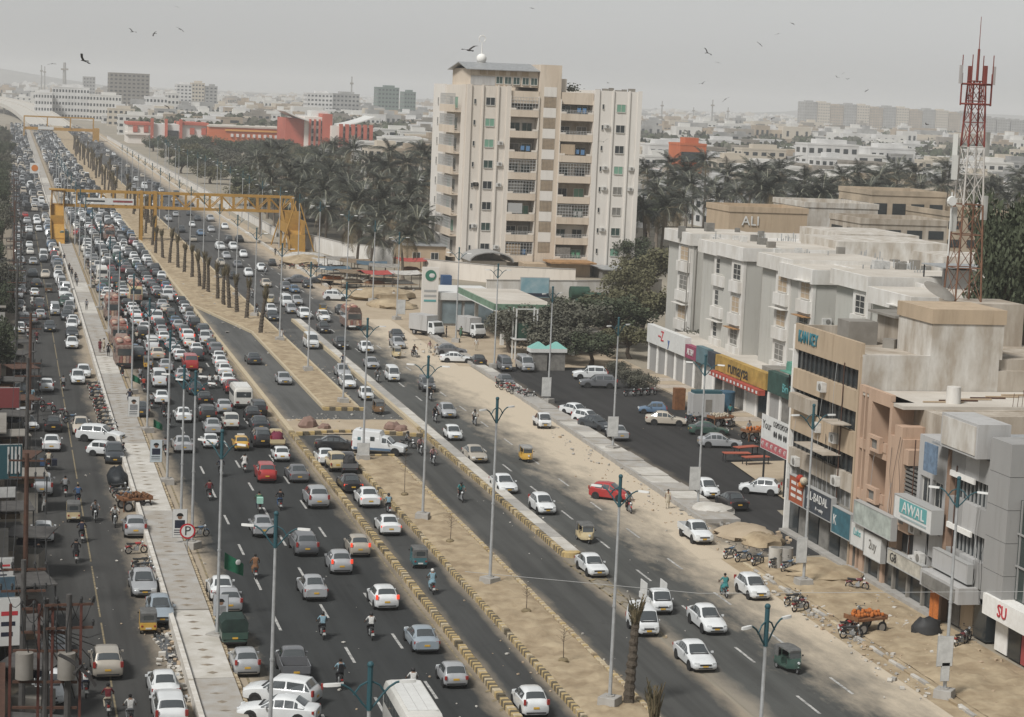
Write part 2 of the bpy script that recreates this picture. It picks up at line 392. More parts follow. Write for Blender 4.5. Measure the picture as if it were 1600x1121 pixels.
mb = MB(); y = 84
while y < 1280:
    mb.box(8.42, 8.66, y, y+12, 0, .62+rnd.uniform(-.02, .02)); y += 12.03
mb.build('parapet', mat('parapet_lime', (.60, .58, .54), .9, .7, 1.6, col2=(.34, .30, .24)), wk)
mb = MB(); mb.box(10.66, 10.71, 84, 1280, 0, .3); mb.build('edge', mat('edge_earth', (.36, .27, .17), .95, .5, 2), wk)
# right footpath of broken slabs
fp = struct(link('footpath', None, None, (0, 0, 0)), 'raised footpath of patched concrete slabs beside the parking area')
y = 133.5; rnd = random.Random(9)
while y < 250:
    l_ = rnd.uniform(2.8, 4.2); z = .30 + rnd.uniform(-.05, .06)
    x0 = 46.35 + (y-139)*.018; x1 = 48.7
    mb = MB(); mb.prism([(x0, y), (x1, y), (x1, y+l_-.06), (x0, y+l_-.06)], 0, z); mb.build('slab', rnd.choice([m_conc_l, m_slab, m_conc, m_slab]), fp)
    mb = MB(); mb.box(x0-.26, x0-.02, y, y+l_-.04, 0, z+.03+rnd.uniform(-.02, .02)); mb.build('edging', m_conc, fp)
    y += l_
mb = MB(); mb.box(44.5, 44.9, 300, 1200, 0, .35); mb.build('far_edging', m_conc_l, fp)
# paved islands by the shops
o = sheet('shop_terrace', [(54.6, 139.5), (66, 139.5), (66, 158), (56, 156.5)], .12, m_sand2, 'sandy paved island before the brown building')
tw = struct(link('terrace', None, None, (0, 0, 0)), 'striped tile terrace before the single storey shops')
for k in range(14):
    mb = MB(); yy = 172+k*2.6; mb.box(63.2, 66.9, yy, yy+2.5, 0, .16); mb.build('tile_row', m_sand2 if k % 2 else mat('terrace_tile', (.45, .39, .32), .9, .3, 2), tw)

# lane markings
lm = MB()
def dashes(x, y0, y1, l_=3.0, gap=6.0, ph=0, wd=.15, skip=()):
    y = y0+ph
    while y < y1:
        lm.face([(x-wd/2, y, .012), (x+wd/2, y, .012), (x+wd/2, y+l_, .012), (x-wd/2, y+l_, .012)]); y += l_+gap
dashes(14.1, 80, 420, 3, 6); dashes(16.95, 80, 420, 3, 6, 2.5); dashes(19.8, 80, 420, 3, 6, 5)
dashes(37.3, 80, 420, 3, 6, 1); dashes(40.2, 80, 330, 3, 6, 4)
struct(lm.build('lane_markings', m_lane), 'worn white dashed lane markings on the carriageways')
lm = MB()
for k in range(9):                                            # chevrons beyond the separator nose
    y = 121.8-k*1.9; wd = .75*(1-k/10)
    for sx in (-1, 1):
        lm.face([(34.15, y, .012), (34.15, y-.35, .012), (34.15+sx*wd, y-1.0, .012), (34.15+sx*wd, y-.65, .012)])
lm.face([(33.35, 122.6, .012), (33.47, 122.6, .012), (34.14, 104, .012), (34.06, 104, .012)])
lm.face([(34.85, 122.6, .012), (34.97, 122.6, .012), (34.24, 104, .012), (34.16, 104, .012)])
for k in range(7):                                            # and before the near end of the striped kerb
    y = 95.5-k*1.5
    lm.face([(22.75, y, .013), (22.75, y-.3, .013), (22.3, y-.8, .013), (22.3, y-.5, .013)]); lm.face([(22.75, y, .013), (22.75, y-.3, .013), (23.3, y-.8, .013), (23.3, y-.5, .013)])
struct(lm.build('chevron_markings', m_lane_y), 'worn yellow chevrons at the ends of the separators')
lm = MB()
dashes(5.0, 84, 420, 12, 1.2, 0, .09)
lm.face([(11.35, 84, .011), (11.47, 84, .011), (11.47, 330, .011), (11.35, 330, .011)])
lm.face([(22.2, 97, .011), (22.31, 97, .011), (22.31, 330, .011), (22.2, 330, .011)])
struct(lm.build('edge_lines', m_lane_y), 'faded yellow edge lines of the main carriageway')

# flyover and hills far off
fl = MB(); ppts = []
for i in range(26):
    t = i/25; ppts.append((24 - 30*t - 120*t*t*t, 1290 + 900*t, 11*math.sin(min(t*1.25, 1)*math.pi*.5)))
rings = []
for i, p in enumerate(ppts):
    a = ppts[max(i-1, 0)]; b = ppts[min(i+1, 25)]; d = Vector((b[0]-a[0], b[1]-a[1], 0)).normalized(); nrm = Vector((d.y, -d.x, 0))
    ring = []
    for off, dz in ((-13, -1.6), (-13, 1.1), (-12.4, 1.1), (-12.4, 0), (-.3, 0), (-.3, .9), (.3, .9), (.3, 0), (12.4, 0), (12.4, 1.1), (13, 1.1), (13, -1.6)):
        q = Vector(p) + nrm*off; ring.append((q.x, q.y, q.z+dz))
    rings.append(ring)
fl.loft(rings)
for i in range(4, 26, 3):
    p = ppts[i]
    for dx in (-8, 8): fl.box(p[0]+dx-1, p[0]+dx+1, p[1]-1, p[1]+1, -.5, p[2]-1.4)
struct(fl.build('flyover', m_conc_l, smooth=30), 'pale concrete flyover curving away at the far end')
hl = MB(); rings = []
rnd = random.Random(11)
for i in range(90):
    x = -2500 + i*190; h = 30 + 34*math.sin(i*.23)+22*math.sin(i*.61+1)+rnd.uniform(-6, 6)
    h = min(max(h, 8) * (1.1 if i < 30 else .55), 84)
    rings.append([(x, 6800, -5), (x, 7100, h*.8), (x, 7500, h), (x, 8200, -5)])
hl.loft(rings, closed=False, caps=False)
struct(hl.build('hills', mat('hill_scrub', (.17, .16, .13), .95, .5, .01), smooth=80), 'low hazy hills on the horizon')
# ---------------------------------------------------------------- building helpers
m_glass = mat('dark_glass', (0.035, 0.042, 0.045), .18, .3, .6, spec=.5)
m_glass_g = mat('green_glass', (0.05, 0.085, 0.075), .2, .4, .8, spec=.5)
m_frame = mat('window_frame', (.50, .48, .44), .7)
m_shade = mat('shutter_grey', (.22, .21, .19), .8, .4, 2)
m_black = mat('black_metal', (.03, .03, .03), .6)
m_grille = mat('grille_grey', (.34, .34, .33), .6)
m_beige = mat('tower_beige', (0.62, 0.575, 0.515), .9, .35, .12, .1, col2=(0.52, 0.445, 0.36), streak=(1, 1, .22), grime=.28)
m_beige_d = mat('tower_trim', (0.58, 0.505, 0.415), .9, .45, .3, col2=(0.42, 0.33, 0.24), streak=(1, 1, .3), grime=.4)
m_offw = mat('tower_white', (0.64, 0.61, 0.565), .9, .3, .15, .1, col2=(0.56, 0.515, .455), streak=(1, 1, .2), grime=.22)
m_flat_w = mat('flats_white', (0.64, 0.625, 0.595), .9, .75, .8, .15, col2=(0.45, 0.42, 0.37), streak=(1, 1, .35), grime=.28)
m_flat_g = mat('flats_grey', (0.42, 0.41, 0.375), .92, .35, .25, .15, col2=(0.35, 0.335, 0.30), streak=(1, 1, .2), grime=.3)
m_stucco = mat('old_stucco', (0.44, 0.395, 0.335), .95, .9, .7, .3, col2=(0.25, 0.205, 0.155), streak=(1, 1, .3), grime=.42)
m_stucco_w = mat('flaking_white_stucco', (0.56, 0.54, 0.50), .95, .95, .8, .3, col2=(0.33, 0.285, 0.23), streak=(1, 1, .4), grime=.42)
m_tan = mat('tan_panel', (0.43, 0.335, 0.235), .9, .5, .8, .15, col2=(0.30, 0.235, 0.165), streak=(1, 1, .3), grime=.45)
m_pink = mat('salmon_render', (0.46, 0.325, 0.235), .9, .5, .5, .15, col2=(0.34, 0.235, 0.17), streak=(1, 1, .3), grime=.4)
m_grey = mat('grey_panel', (0.29, 0.285, 0.275), .8, .35, .6, .1, col2=(0.225, 0.22, 0.21), streak=(1, 1, .3), grime=.35)
m_grey_l = mat('light_grey_panel', (0.40, 0.395, 0.385), .75, .35, .7, col2=(0.30, .29, .275), streak=(1, 1, .3), grime=.4)
m_roofdirt = mat('roof_screed', (0.52, 0.485, 0.43), .95, .6, .25, .2, col2=(0.33, 0.29, 0.24))
m_rust = mat('rust', (.10, .05, .034), .9, .6, 3, .2, col2=(.045, .028, .02))
m_orange_roof = mat('orange_awning', (.42, .24, .11), .9, .5, 1.5)
m_metal = mat('galvanised', (.42, .43, .43), .5, .3, 2, metal=.4)
m_ac = mat('ac_white', (.60, .59, .56), .6, .3, 3)
m_concd = mat('grim_concrete', (.24, .225, .20), .95, .6, .8, .2, col2=(.14, .125, .105))

_wc = {}
def window(parent, loc, w_, h_, rz=0.0, pane=None, frame=None, mull=1, bars=0, name='window'):
    key = (round(w_, 2), round(h_, 2), mull, bars, (frame or m_frame).name)
    if key not in _wc:
        mb = MB(); t = min(.07, w_*.1); d = .05
        mb.box(-w_/2-.02, -w_/2+t, -d, .02, -h_/2, h_/2); mb.box(w_/2-t, w_/2+.02, -d, .02, -h_/2, h_/2)
        mb.box(-w_/2+t, w_/2-t, -d, .02, h_/2-t, h_/2); mb.box(-w_/2+t, w_/2-t, -d-.06, .02, -h_/2-.04, -h_/2+t)
        for i in range(mull):
            x = -w_/2 + w_*(i+1)/(mull+1); mb.box(x-t*.4, x+t*.4, -d+.004, .02, -h_/2+t, h_/2-t)
        for i in range(bars):
            z = -h_/2 + h_*(i+1)/(bars+1); mb.box(-w_/2+t, w_/2-t, -d+.006, .02, z-t*.3, z+t*.3)
        pb = MB(); pb.box(-w_/2+t*.5, w_/2-t*.5, -.02, .015, -h_/2+t*.5, h_/2-t*.5)
        _wc[key] = (mb.mesh('window', [frame or m_frame]), {})
    fm, pm = _wc[key]
    pane = pane or m_glass
    if pane.name not in pm:
        t = min(.07, w_*.1); pb = MB(); pb.box(-w_/2+t*.5, w_/2-t*.5, -.02, .015, -h_/2+t*.5, h_/2-t*.5); pm[pane.name] = pb.mesh('pane', [pane])
    o = link(name, fm, parent, loc, rz); link('pane', pm[pane.name], o)
    return o
_acm = None
def ac_unit(parent, loc, rz):
    global _acm
    if _acm is None:
        mb = MB(); mb.box(-.42, .42, -.34, 0, -.3, .3)
        mb.tube((0.08, -.345, 0), (.08, -.36, 0), .23, .23, 12, 1); mb.box(-.35, -.3, -.05, .25, -.36, -.3); mb.box(.3, .35, -.05, .25, -.36, -.3)
        _acm = mb.mesh('air_conditioner', [m_ac, m_shade])
    return link('air_conditioner', _acm, parent, loc, rz)
def part(name, parent, m, *boxes, smooth=None):
    first = None
    for b in boxes:
        mb = MB(); mb.box(*b); o = mb.build(name, m, parent, smooth=smooth)
        first = first or o
    return first

# ---------------------------------------------------------------- the apartment tower
T = empty('apartment_tower', (0, 0, 0), label='tall beige apartment tower with stacked balconies and a shed roof penthouse', cat='building')
FX, FY = 70.6, 330.0
ZT = 29.8
part('wall', T, m_beige, (FX+.0, 77.6, FY, 356, -1, ZT))
part('wall', T, m_beige, (77.6, 91.5, FY+2.1, 356, -1, ZT-1.2))
part('wing', T, m_offw, (91.5, 99.2, FY-.5, 356, -1, ZT))
part('core', T, m_beige_d, (82.4, 85.9, FY-.1, 350, -1, ZT+3.7))
part('core_cap', T, m_beige, (85.9, 87.0, FY+.8, 345, ZT-1.2, ZT+1.6))
for x0, x1 in ((70.55, 71.3), (73.0, 73.25), (75.5, 75.75), (77.0, 77.7), (91.4, 92.2), (94.4, 94.65), (97.1, 97.35), (98.6, 99.3)):
    part('pier', T, m_beige if x0 < 90 else m_offw, (x0, x1, FY-(.26 if x0 < 90 else .72), FY-.002 if x0 < 90 else FY-.502, -1, ZT+.15))
part('parapet', T, m_beige_d, (77.7, 82.35, FY+.05, FY+.4, ZT-2.6, ZT-.6))
part('parapet', T, m_beige_d, (86.0, 91.4, FY+.05, FY+.4, ZT-2.4, ZT-.5))
part('roof_slab', T, m_roofdirt, (77.6, 91.5, FY+.4, 356, ZT-1.2, ZT-1.05))
# penthouse with a shed roof
part('penthouse', T, m_beige_d, (71.2, 82.3, FY+.9, 345, ZT, ZT+2.7))
part('penthouse_panel', T, m_grey_l, (71.25, 75.2, FY+.82, FY+.9, ZT+.05, ZT+1.5))
mb = MB(); mb.loft([[(70.4, FY+.2, ZT+2.55), (70.4, FY+7, ZT+3.7), (70.4, FY+15.5, ZT+2.5), (70.4, FY+15.5, ZT+2.4), (70.4, FY+7, ZT+3.55), (70.4, FY+.2, ZT+2.43)],
                    [(82.4, FY+.2, ZT+2.65), (82.4, FY+7, ZT+3.8), (82.4, FY+15.5, ZT+2.6), (82.4, FY+15.5, ZT+2.5), (82.4, FY+7, ZT+3.65), (82.4, FY+.2, ZT+2.53)]])
mb.build('shed_roof', m_metal, T)
for x in (75.9, 77.3, 78.7, 80.2, 81.6): window(T, (x, FY+.84, ZT+.95), 1.15, 1.2, 0, m_glass_g)
for x in (73.2, 74.6, 76.4, 78.2, 80.1): part('sheeting', T, m_tan, (x-.55, x+.55, FY+.80, FY+.86, ZT+1.75, ZT+2.42))
mb = MB(); mb.ball((74.2, 337, ZT+4.3), .85, n=12, h=8); mb.tube((74.2, 337, ZT+3.4), (74.2, 337, ZT+3.8), .6, .6, 10); mb.tube((74.2, 337, ZT+4.9), (74.2, 337, ZT+7.0), .12, .05, 6)
for i in range(9):
    a0 = R(-60+i*33); a1 = R(-60+(i+1)*33)
    mb.tube((74.2+.55*math.cos(a0), 337, ZT+7.5+.55*math.sin(a0)), (74.2+.55*math.cos(a1), 337, ZT+7.5+.55*math.sin(a1)), .09, .09, 5)
mb.build('crescent_finial', m_white, T, smooth=50)
for s in range(6): part('roof_clutter', T, m_concd, (92+s*1.1, 92.6+s*1.1+.3*(s % 2), FY+.4, FY+1.5, ZT, ZT+.2+.15*(s % 3)))
mb = MB(); rnd = random.Random(4)
for k in range(140):
    c = Vector((88.2+rnd.gauss(0, .6), FY+2+rnd.gauss(0, .4), ZT-.3+abs(rnd.gauss(0, .5)))); mb.obox(c, (.3, .02, .22), rnd.uniform(0, 6), 0, rnd.uniform(0, 3))
mb.build('roof_plant', mat('scrub_leaf', (.07, .075, .05), .9), T)['kind'] = 'stuff'
pane_c = [m_glass_g, m_glass, m_glass_g, mat('curtain_green', (.16, .30, .22), .7), m_glass, m_shade]
rnd = random.Random(21)
def railing(parent, x0, x1, y, z0, z1, alongY=False, dense=.22):
    mb = MB(); n = int(abs(x1-x0)/dense)
    for i in range(n+1):
        x = x0+(x1-x0)*i/n; p0, p1 = ((y, x, z0), (y, x, z1)) if alongY else ((x, y, z0), (x, y, z1)); mb.tube(p0, p1, .034, .034, 4)
    k = int((z1-z0)/.5)+1
    for i in range(k+1):
        z = z0+(z1-z0)*i/k; p0, p1 = ((y, x0, z), (y, x1, z)) if alongY else ((x0, y, z), (x1, y, z)); mb.tube(p0, p1, .032, .032, 4)
    return mb.build('grille', m_grille, parent)
for k in range(9):
    zc = 27.35 - 3.32*k
    if zc < 1: continue
    window(T, (74.4, FY-.02, zc), 1.55, 1.3, 0, rnd.choice(pane_c))
    window(T, (95.9, FY-.52, zc-.25), 1.55, 1.3, 0, rnd.choice(pane_c))
    for xx, yy in ((71.9, FY-.02), (92.9, FY-.52)): window(T, (xx, yy, zc-.1), .35, .8, 0, m_glass, mull=0)
    mb = MB()                                                   # stair lattice
    for i in range(8): mb.box(83.2, 85.1, FY-.16, FY-.10, zc-.55+i*.2, zc-.47+i*.2)
    for i in range(9): mb.box(83.2+i*.225, 83.26+i*.225, FY-.158, FY-.102, zc-.6, zc+1.05)
    lt = mb.build('lattice', m_tan, T); part('shaft', lt, m_shade, (83.15, 85.15, FY-.118, FY-.098, zc-.62, zc+1.07))
    part('infill', T, m_offw, (83.1, 85.2, FY-.14, FY-.101, zc+1.12, zc+2.65))
    for x0, x1, dz in ((77.7, 82.3, -.35), (86.0, 91.4, -.65)):      # front balconies
        zf = zc-1.55+dz
        b = part('balcony', T, m_beige_d, (x0, x1, FY-.35, FY+2.1, zf-.35, zf-.2), (x0, x1, FY-.35, FY-.2, zf-.2, zf+.75))
        part('ledge', b, m_beige, (x0, x0+.9, FY-.36, FY-.19, zf+.75, zf+1.05), (x1-.9, x1, FY-.36, FY-.19, zf+.75, zf+1.05))
        part('back_wall', b, rnd.choice([m_stucco, m_concd, m_shade, m_offw]), (x0, x1, FY+2.0, FY+2.08, zf-.2, zf+2.7))  # mostly dark tones, putting the shade of the recess into the wall colour
        window(b, (x0+1.3, FY+1.98, zf+1.1), 1.7, 1.9, 0, rnd.choice(pane_c)); window(b, (x1-1.3, FY+1.98, zf+1.1), 1.7, 1.9, 0, rnd.choice(pane_c))
        part('side_wall', b, m_beige, (x0-.1, x0+.05, FY-.3, FY+2.05, zf-.3, zf+3.0), (x1-.05, x1+.1, FY-.3, FY+2.05, zf-.3, zf+3.0))
        if rnd.random() < .22: part('glazing', b, rnd.choice([mat('mesh_brown', (.17, .155, .13), .8, .5, .8), mat('mesh_grey', (.15, .16, .155), .7, .5, .8), mat('mesh_green', (.12, .17, .15), .7, .5, .8), MATS['mesh_grey']]), (x0+.1, x1-.1, FY-.10, FY-.06, zf+.76, zf+2.85))
        if rnd.random() < .65: railing(b, x0+.1, x1-.1, FY-.25, zf+.8, zf+rnd.choice([1.3, 2.75, 2.75]), dense=.45)
        if rnd.random() < .35: part('laundry', b, mat('cloth%d' % rnd.randint(0, 4), rnd.choice([(.28, .09, .07), (.1, .2, .35), (.5, .5, .48), (.1, .25, .15)]), .9), (x1-1.7, x1-1.1, FY+.2, FY+.24, zf+.9, zf+1.7), (x1-2.6, x1-2.0, FY+.2, FY+.24, zf+1.0, zf+1.7))
        if rnd.random() < .4: part('screen', b, rnd.choice([m_shade, m_tan, m_grille]), (x0+.2, x0+2.6, FY-.12, FY-.08, zf+.85, zf+2.5))
    zf = zc-1.6                                                  # road side balconies
    b = part('balcony', T, m_beige_d, (FX-1.3, FX-.002, 333.5, 345.5, zf-.35, zf-.2), (FX-1.3, FX-1.15, 333.5, 345.5, zf-.2, zf+.85))
    railing(b, 333.6, 345.4, FX-1.2, zf+.85, zf+2.6, True, .5)
    window(b, (FX-.01, 338, zf+1.2), 2.2, 1.9, R(-90), rnd.choice(pane_c)); window(b, (FX-.01, 342, zf+1.2), 2.2, 1.9, R(-90), rnd.choice(pane_c))
    window(T, (FX-.31, 351.5, zc-.3), 1.0, 1.2, R(-90), m_glass); window(T, (FX-.02, 331.6, zc), .5, .9, R(-90), m_glass, mull=0)
part('pier', T, m_offw, (FX-.3, FX-.003, 346.5, 356, -1, ZT+.1)); part('pier', T, m_beige, (FX-.25, FX-.003, 330.3, 333.2, -1, ZT+.1))
# entrance canopy and ground floor sheds
mb = MB(); arcs = []
for yy in (322.5, 329.7):
    arcs.append([(74.0 + 3.6*math.cos(a)*1.0, yy, 2.4+1.5*math.sin(a)) for a in [math.pi*i/10 for i in range(11)]] + [(74.0+3.45*math.cos(a), yy, 2.3+1.45*math.sin(a)) for a in [math.pi*(10-i)/10 for i in range(11)]])
mb.loft(arcs); o = mb.build('entrance_canopy', m_grey, T, smooth=40)
part('porch', T, m_beige, (71.0, 77.0, 325, 329.9, -1, 2.3)); window(T, (74.2, 324.98, 1.0), 1.4, 1.5, 0, m_glass); window(T, (72.4, 324.98, 1.0), 1.2, 1.3, 0, m_glass)
part('awning', T, m_orange_roof, (84, 91.5, 324, 329.6, 2.2, 2.45)); part('shed', T, m_tan, (84.5, 91, 326, 329.6, -1, 2.2), (80, 83.6, 325.5, 329.6, -1, 2.0))
part('awning', T, m_metal, (91.8, 99.0, 321, 329.2, 1.6, 1.75)); part('shed', T, m_shade, (92.2, 98.8, 323, 329.2, -1, 1.6))

# ---------------------------------------------------------------- buildings on the right building line
BX = 51.0
B = empty('corner_block', (0, 0, 0), label='four storey tan building with dark window bands and a blank stucco end wall', cat='building')
part('wall', B, m_stucco, (52.2, 66, 120.35, 131.2, -1, 13.1))
part('end_wall', B, m_stucco_w, (BX+.1, 60.2, 120.0, 120.35, 8, 13.3)); part('end_wall', B, m_stucco, (60.2, 66, 120.0, 120.35, 8, 12.4))
part('stair_tower', B, m_stucco_w, (55.6, 60.4, 120.02, 125.2, 13.1, 15.3)); part('parapet', B, m_tan, (55.5, 60.5, 119.95, 125.3, 15.3, 16.2))
part('parapet', B, m_tan, (BX, 51.25, 120.1, 131.3, 12.3, 14.0)); part('parapet', B, m_stucco, (51.3, 66, 131.0, 131.3, 13.1, 13.9))
for z0, z1, mm in ((9.7, 11.0, m_tan), (6.9, 8.4, m_tan), (4.6, 5.7, m_stucco), (3.0, 3.5, m_concd)):
    for q in range(4):
        y0 = 120.15+q*2.79; part('spandrel', B, mm, (BX, 52.2, y0, y0+2.77, z0, z1))
for z0, z1 in ((11.0, 12.3), (8.4, 9.7), (5.7, 6.9), (3.5, 4.6)):
    part('window_band', B, m_shade if z0 < 4 else m_glass, (BX+.35, 52.2, 120.2, 131.25, z0+.003, z1-.003))
    for q in range(15):
        y0 = 120.3+q*.775; part('mullion', B, m_black if z0 > 5 else m_grille, (BX+.27, BX+.345, y0, y0+.07, z0+.004, z1-.004))
part('corner_pier', B, m_white, (BX-.06, 51.5, 131.25, 131.42, 0, 13.9)); part('corner_pier', B, m_tan, (BX-.05, 52.2, 120.02, 120.2, 0, 13.2))
for y0, z0 in ((125.7, 10.5), (126.2, 7.8), (123.2, 7.6), (122.5, 5.0), (129.5, 5.0)): ac_unit(B, (BX-.01, y0, z0), R(-90))
for y0, y1, z0 in ((121, 123.4, 8.75), (122.4, 127.5, 6.6)):
    mb = MB(); mb.prism([(BX+.05, y0), (BX+.05, y1), (BX-1.15, y1), (BX-1.15, y0)], z0, z0+.06); mb.build('awning', m_stucco, B)
part('hoarding_frame', B, m_stucco, (BX-.55, BX-.02, 126.6, 130.4, 8.5, 9.5)); part('water_tank', B, m_concd, (53, 55, 127, 129, 13.1, 14.6))
part('roof_hut', B, m_stucco, (56, 60, 126, 129.5, 13.1, 15.0)); part('hut_roof', B, m_concd, (55.5, 60.5, 125.6, 130, 15.0, 15.15)); part('mast_plinth', B, m_stucco, (61, 65.4, 127.3, 131, 13.1, 15.9))
letters('KAN KEY', 1.15, mat('sign_teal', (.04, .16, .2), .7), B, (BX-.04, 128.9, 13.2), (R(90), 0, R(-90)), .04, sx=.72)
for k in range(6): part('shopfront', B, m_glass if k % 2 else m_shade, (BX+.25, 52.25, 120.5+k*1.8, 122.1+k*1.8, .15, 2.2))
part('plinth', B, m_conc, (BX-.4, 52.2, 120.1, 131.2, -.2, .15))

Pk = empty('salmon_building', (0, 0, 0), label='salmon pink building with recessed balconies and narrow slots', cat='building')
part('wall', Pk, m_stucco, (52.4, 63, 111.0, 119.9, -1, 10.9)); part('wall', Pk, m_stucco, (52.5, 63, 107, 111, -1, 9.6))
part('roof_slab', Pk, m_roofdirt, (BX+.05, 63.2, 113.5, 119.93, 10.9, 11.1)); part('side_wall', Pk, m_stucco, (52.9, 63, 113.0, 113.3, 6, 10.95))
part('parapet', Pk, m_pink, (BX, 51.3, 115.2, 119.95, 11.1, 11.5))
for y0, y1 in ((119.5, 119.95), (118.85, 119.05), (117.9, 118.5), (114.9, 115.25)): part('pier', Pk, m_pink, (BX, 52.4, y0, y1, 0, 11.1))
part('slot_back', Pk, m_shade, (BX+.5, 52.4, 118.5, 119.5, 0, 11.0))
for z in (8.0, 4.9, 2.6): part('slot_sill', Pk, m_pink, (BX+.02, 52.4, 118.5, 119.5, z-.35, z+.25))
part('balcony_lintel', Pk, m_pink, (BX, 52.4, 115.25, 117.9, 10.75, 11.1))
for zf, h in ((8.0, 2.75), (4.9, 2.5), (2.0, 2.4)):
    b = part('balcony', Pk, m_pink, (BX-.05, 52.4, 115.25, 117.9, zf-.45, zf), (BX-.1, BX+.08, 115.25, 117.9, zf, zf+.55))
    part('side_cheek', b, m_pink, (BX-.35, BX-.1, 115.7, 116.05, zf-.1, zf+.85), (BX-.35, BX-.1, 117.1, 117.45, zf-.1, zf+.85), (BX-.35, BX-.1, 116.05, 117.1, zf-.1, zf+.05), (BX-.35, BX-.1, 116.05, 117.1, zf+.65, zf+.85))
    part('opening', b, m_shade, (BX-.2, BX-.105, 116.05, 117.1, zf+.05, zf+.65))
    if zf < 3: part('netting', b, m_glass, (BX+.3, BX+.34, 115.3, 117.85, zf+.6, zf+2.3))
part('wall', Pk, m_pink, (BX-.02, 52.4, 113.0, 114.9, 2.6, 9.2)); part('step', Pk, m_pink, (BX-.02, 52.4, 113.2, 114.3, 9.2, 9.9), (BX, 52.4, 112.2, 112.9, 7.8, 8.7))
part('louvre_back', Pk, m_black, (BX+.3, 52.4, 111.05, 113.0, 2.5, 7.8))
for k in range(12): part('louvre', Pk, m_shade, (BX+.18, BX+.3, 111.1, 112.95, 4.9+k*.24, 5.0+k*.24))
b = part('balcony', Pk, m_pink, (BX-.3, 52.4, 110.9, 113.0, 4.0, 4.3), (BX-.35, BX-.2, 110.9, 113, 4.3, 4.95)); part('opening', b, m_shade, (BX-.36, BX-.34, 111.6, 112.3, 4.45, 4.8))
part('wall', Pk, m_grey_l, (BX+.1, 52.5, 107.0, 111.0, 7.6, 9.9), (BX+.1, 52.5, 110.6, 111.0, 2.4, 7.6), (BX+.1, 52.5, 107, 107.6, 2.4, 7.6), (BX+.1, 52.5, 109, 109.3, 2.4, 7.6), (BX+.1, 52.5, 107.6, 110.6, 3.2, 4.6))
for y0 in (108.3, 109.95): window(Pk, (BX+.32, y0, 6.1), 1.25, 2.9, R(-90), m_glass, mull=1, bars=1)
part('pier', Pk, mat('brown_render', (.30, .2, .14), .9, .3, 1), (BX, 52.5, 106.55, 107.0, 0, 10.2))
for y0, z0 in ((110.4, 4.5), (109.4, 3.0), (110.2, 2.6)): ac_unit(Pk, (BX-.02, y0, z0), R(-90))
for k in range(5): part('roof_plank', Pk, m_rust if k % 2 else m_tan, (53+k*1.3, 55.6+k*1.2, 115+k*.6, 115.12+k*.6, 11.12, 11.2))
part('rubble', Pk, m_concd, (59.5, 62, 108, 111, 9.6, 10.3), (60, 61.2, 109, 110, 10.3, 10.8))
part('ledge', Pk, m_conc, (BX-.35, 52.4, 107.1, 119.9, -.1, .22))
for k in range(6): part('shopfront', Pk, m_glass, (BX+.2, 52.42, 107.4+k*2.05, 109.2+k*2.05, .25, 2.3)); part('shop_pier', Pk, m_concd, (BX+.02, 52.4, 109.22+k*2.05, 109.43+k*2.05, .22, 2.5))
part('lintel', Pk, m_concd, (BX+.05, 52.4, 107.05, 120, 2.3, 2.6))

Gb = empty('grey_office', (0, 0, 0), label='grey panelled office block with strip windows and a rooftop hoarding box', cat='building')
part('wall', Gb, m_grey, (52.0, 64, 101.3, 106.5, -1, 10.0))
for z0, z1 in ((8.6, 9.9), (5.7, 7.2), (2.9, 4.3)):
    for q in range(3): part('spandrel', Gb, m_grey_l if q == 1 else m_grey, (BX, 52, 101.35+q*1.72, 103.05+q*1.72, z0, z1))
    part('white_ledge', Gb, m_white, (BX-.12, BX-.002, 103.4, 106.4, z0-.25, z0+.05))
for z0, z1 in ((7.2, 8.6), (4.3, 5.7)):
    part('window_band', Gb, m_glass, (BX+.4, 52.02, 101.4, 106.5, z0, z1))
    for q in range(9): part('mullion', Gb, m_grille, (BX+.3, BX+.39, 102.2+q*.47, 102.26+q*.47, z0+.02, z1-.02))
part('hoarding_box', Gb, m_grey_l, (BX-.9, BX+1.0, 101.7, 106.2, 10.05, 11.9)); part('hoarding_face', Gb, m_stucco_w, (BX-.95, BX-.902, 101.9, 106.0, 10.2, 11.75))
part('sign_arm', Gb, m_metal, (BX-.6, BX+.4, 106.6, 107.9, 9.9, 10.0)); sg = part('blade_sign', Gb, mat('faded_blue', (.17, .24, .33), .7, .4, 3), (BX-.9, BX-.8, 106.6, 108.2, 8.3, 9.9))
part('canopy_sign', Gb, m_grey_l, (BX-1.1, BX+.2, 102.3, 107.2, 2.0, 2.9)); part('canopy_face', Gb, m_shade, (BX-1.15, BX-1.102, 102.7, 106.9, 2.1, 2.75))
part('roof_sheet', Gb, m_metal, (52.5, 57.5, 101.8, 106, 10.6, 10.7)); part('roof_hut', Gb, m_stucco, (53, 57, 102.2, 105.7, 10.0, 10.6))
mb = MB(); mb.tube((59.0, 104.5, 10.9), (61.2, 104.5, 10.9), .55, .55, 12); mb.build('water_tank', m_white, Gb, smooth=40)
mb = MB()
for x in (59.2, 61.0):
    for y0 in (104.1, 104.9): mb.tube((x, y0, 10), (x, y0, 10.5), .05)
mb.build('tank_stand', m_rust, Gb)
for k in range(5): part('panel', Gb, m_grey, (BX-.3, 52.6, 98.9, 101.3, 2.6+k*1.75, 4.32+k*1.75))
part('side_panel', Gb, m_grey_l, (52.65, 64, 98.9, 101.28, -1, 10.6))
mb = MB(); mb.box(51.4, 62, 90, 98.85, 3.15, 8.4); mb.build('glass_wing', mat('green_black_glass', (.04, .055, .05), .25, .3, .5), Gb)
for k in range(6): part('glass_rib', Gb, m_grey, (51.32, 51.4, 94.3+k*.85, 94.36+k*.85, 3.2, 8.4))
for z in (4.9, 6.6): part('glass_rib', Gb, m_grey, (51.30, 51.39, 90, 98.85, z, z+.08))
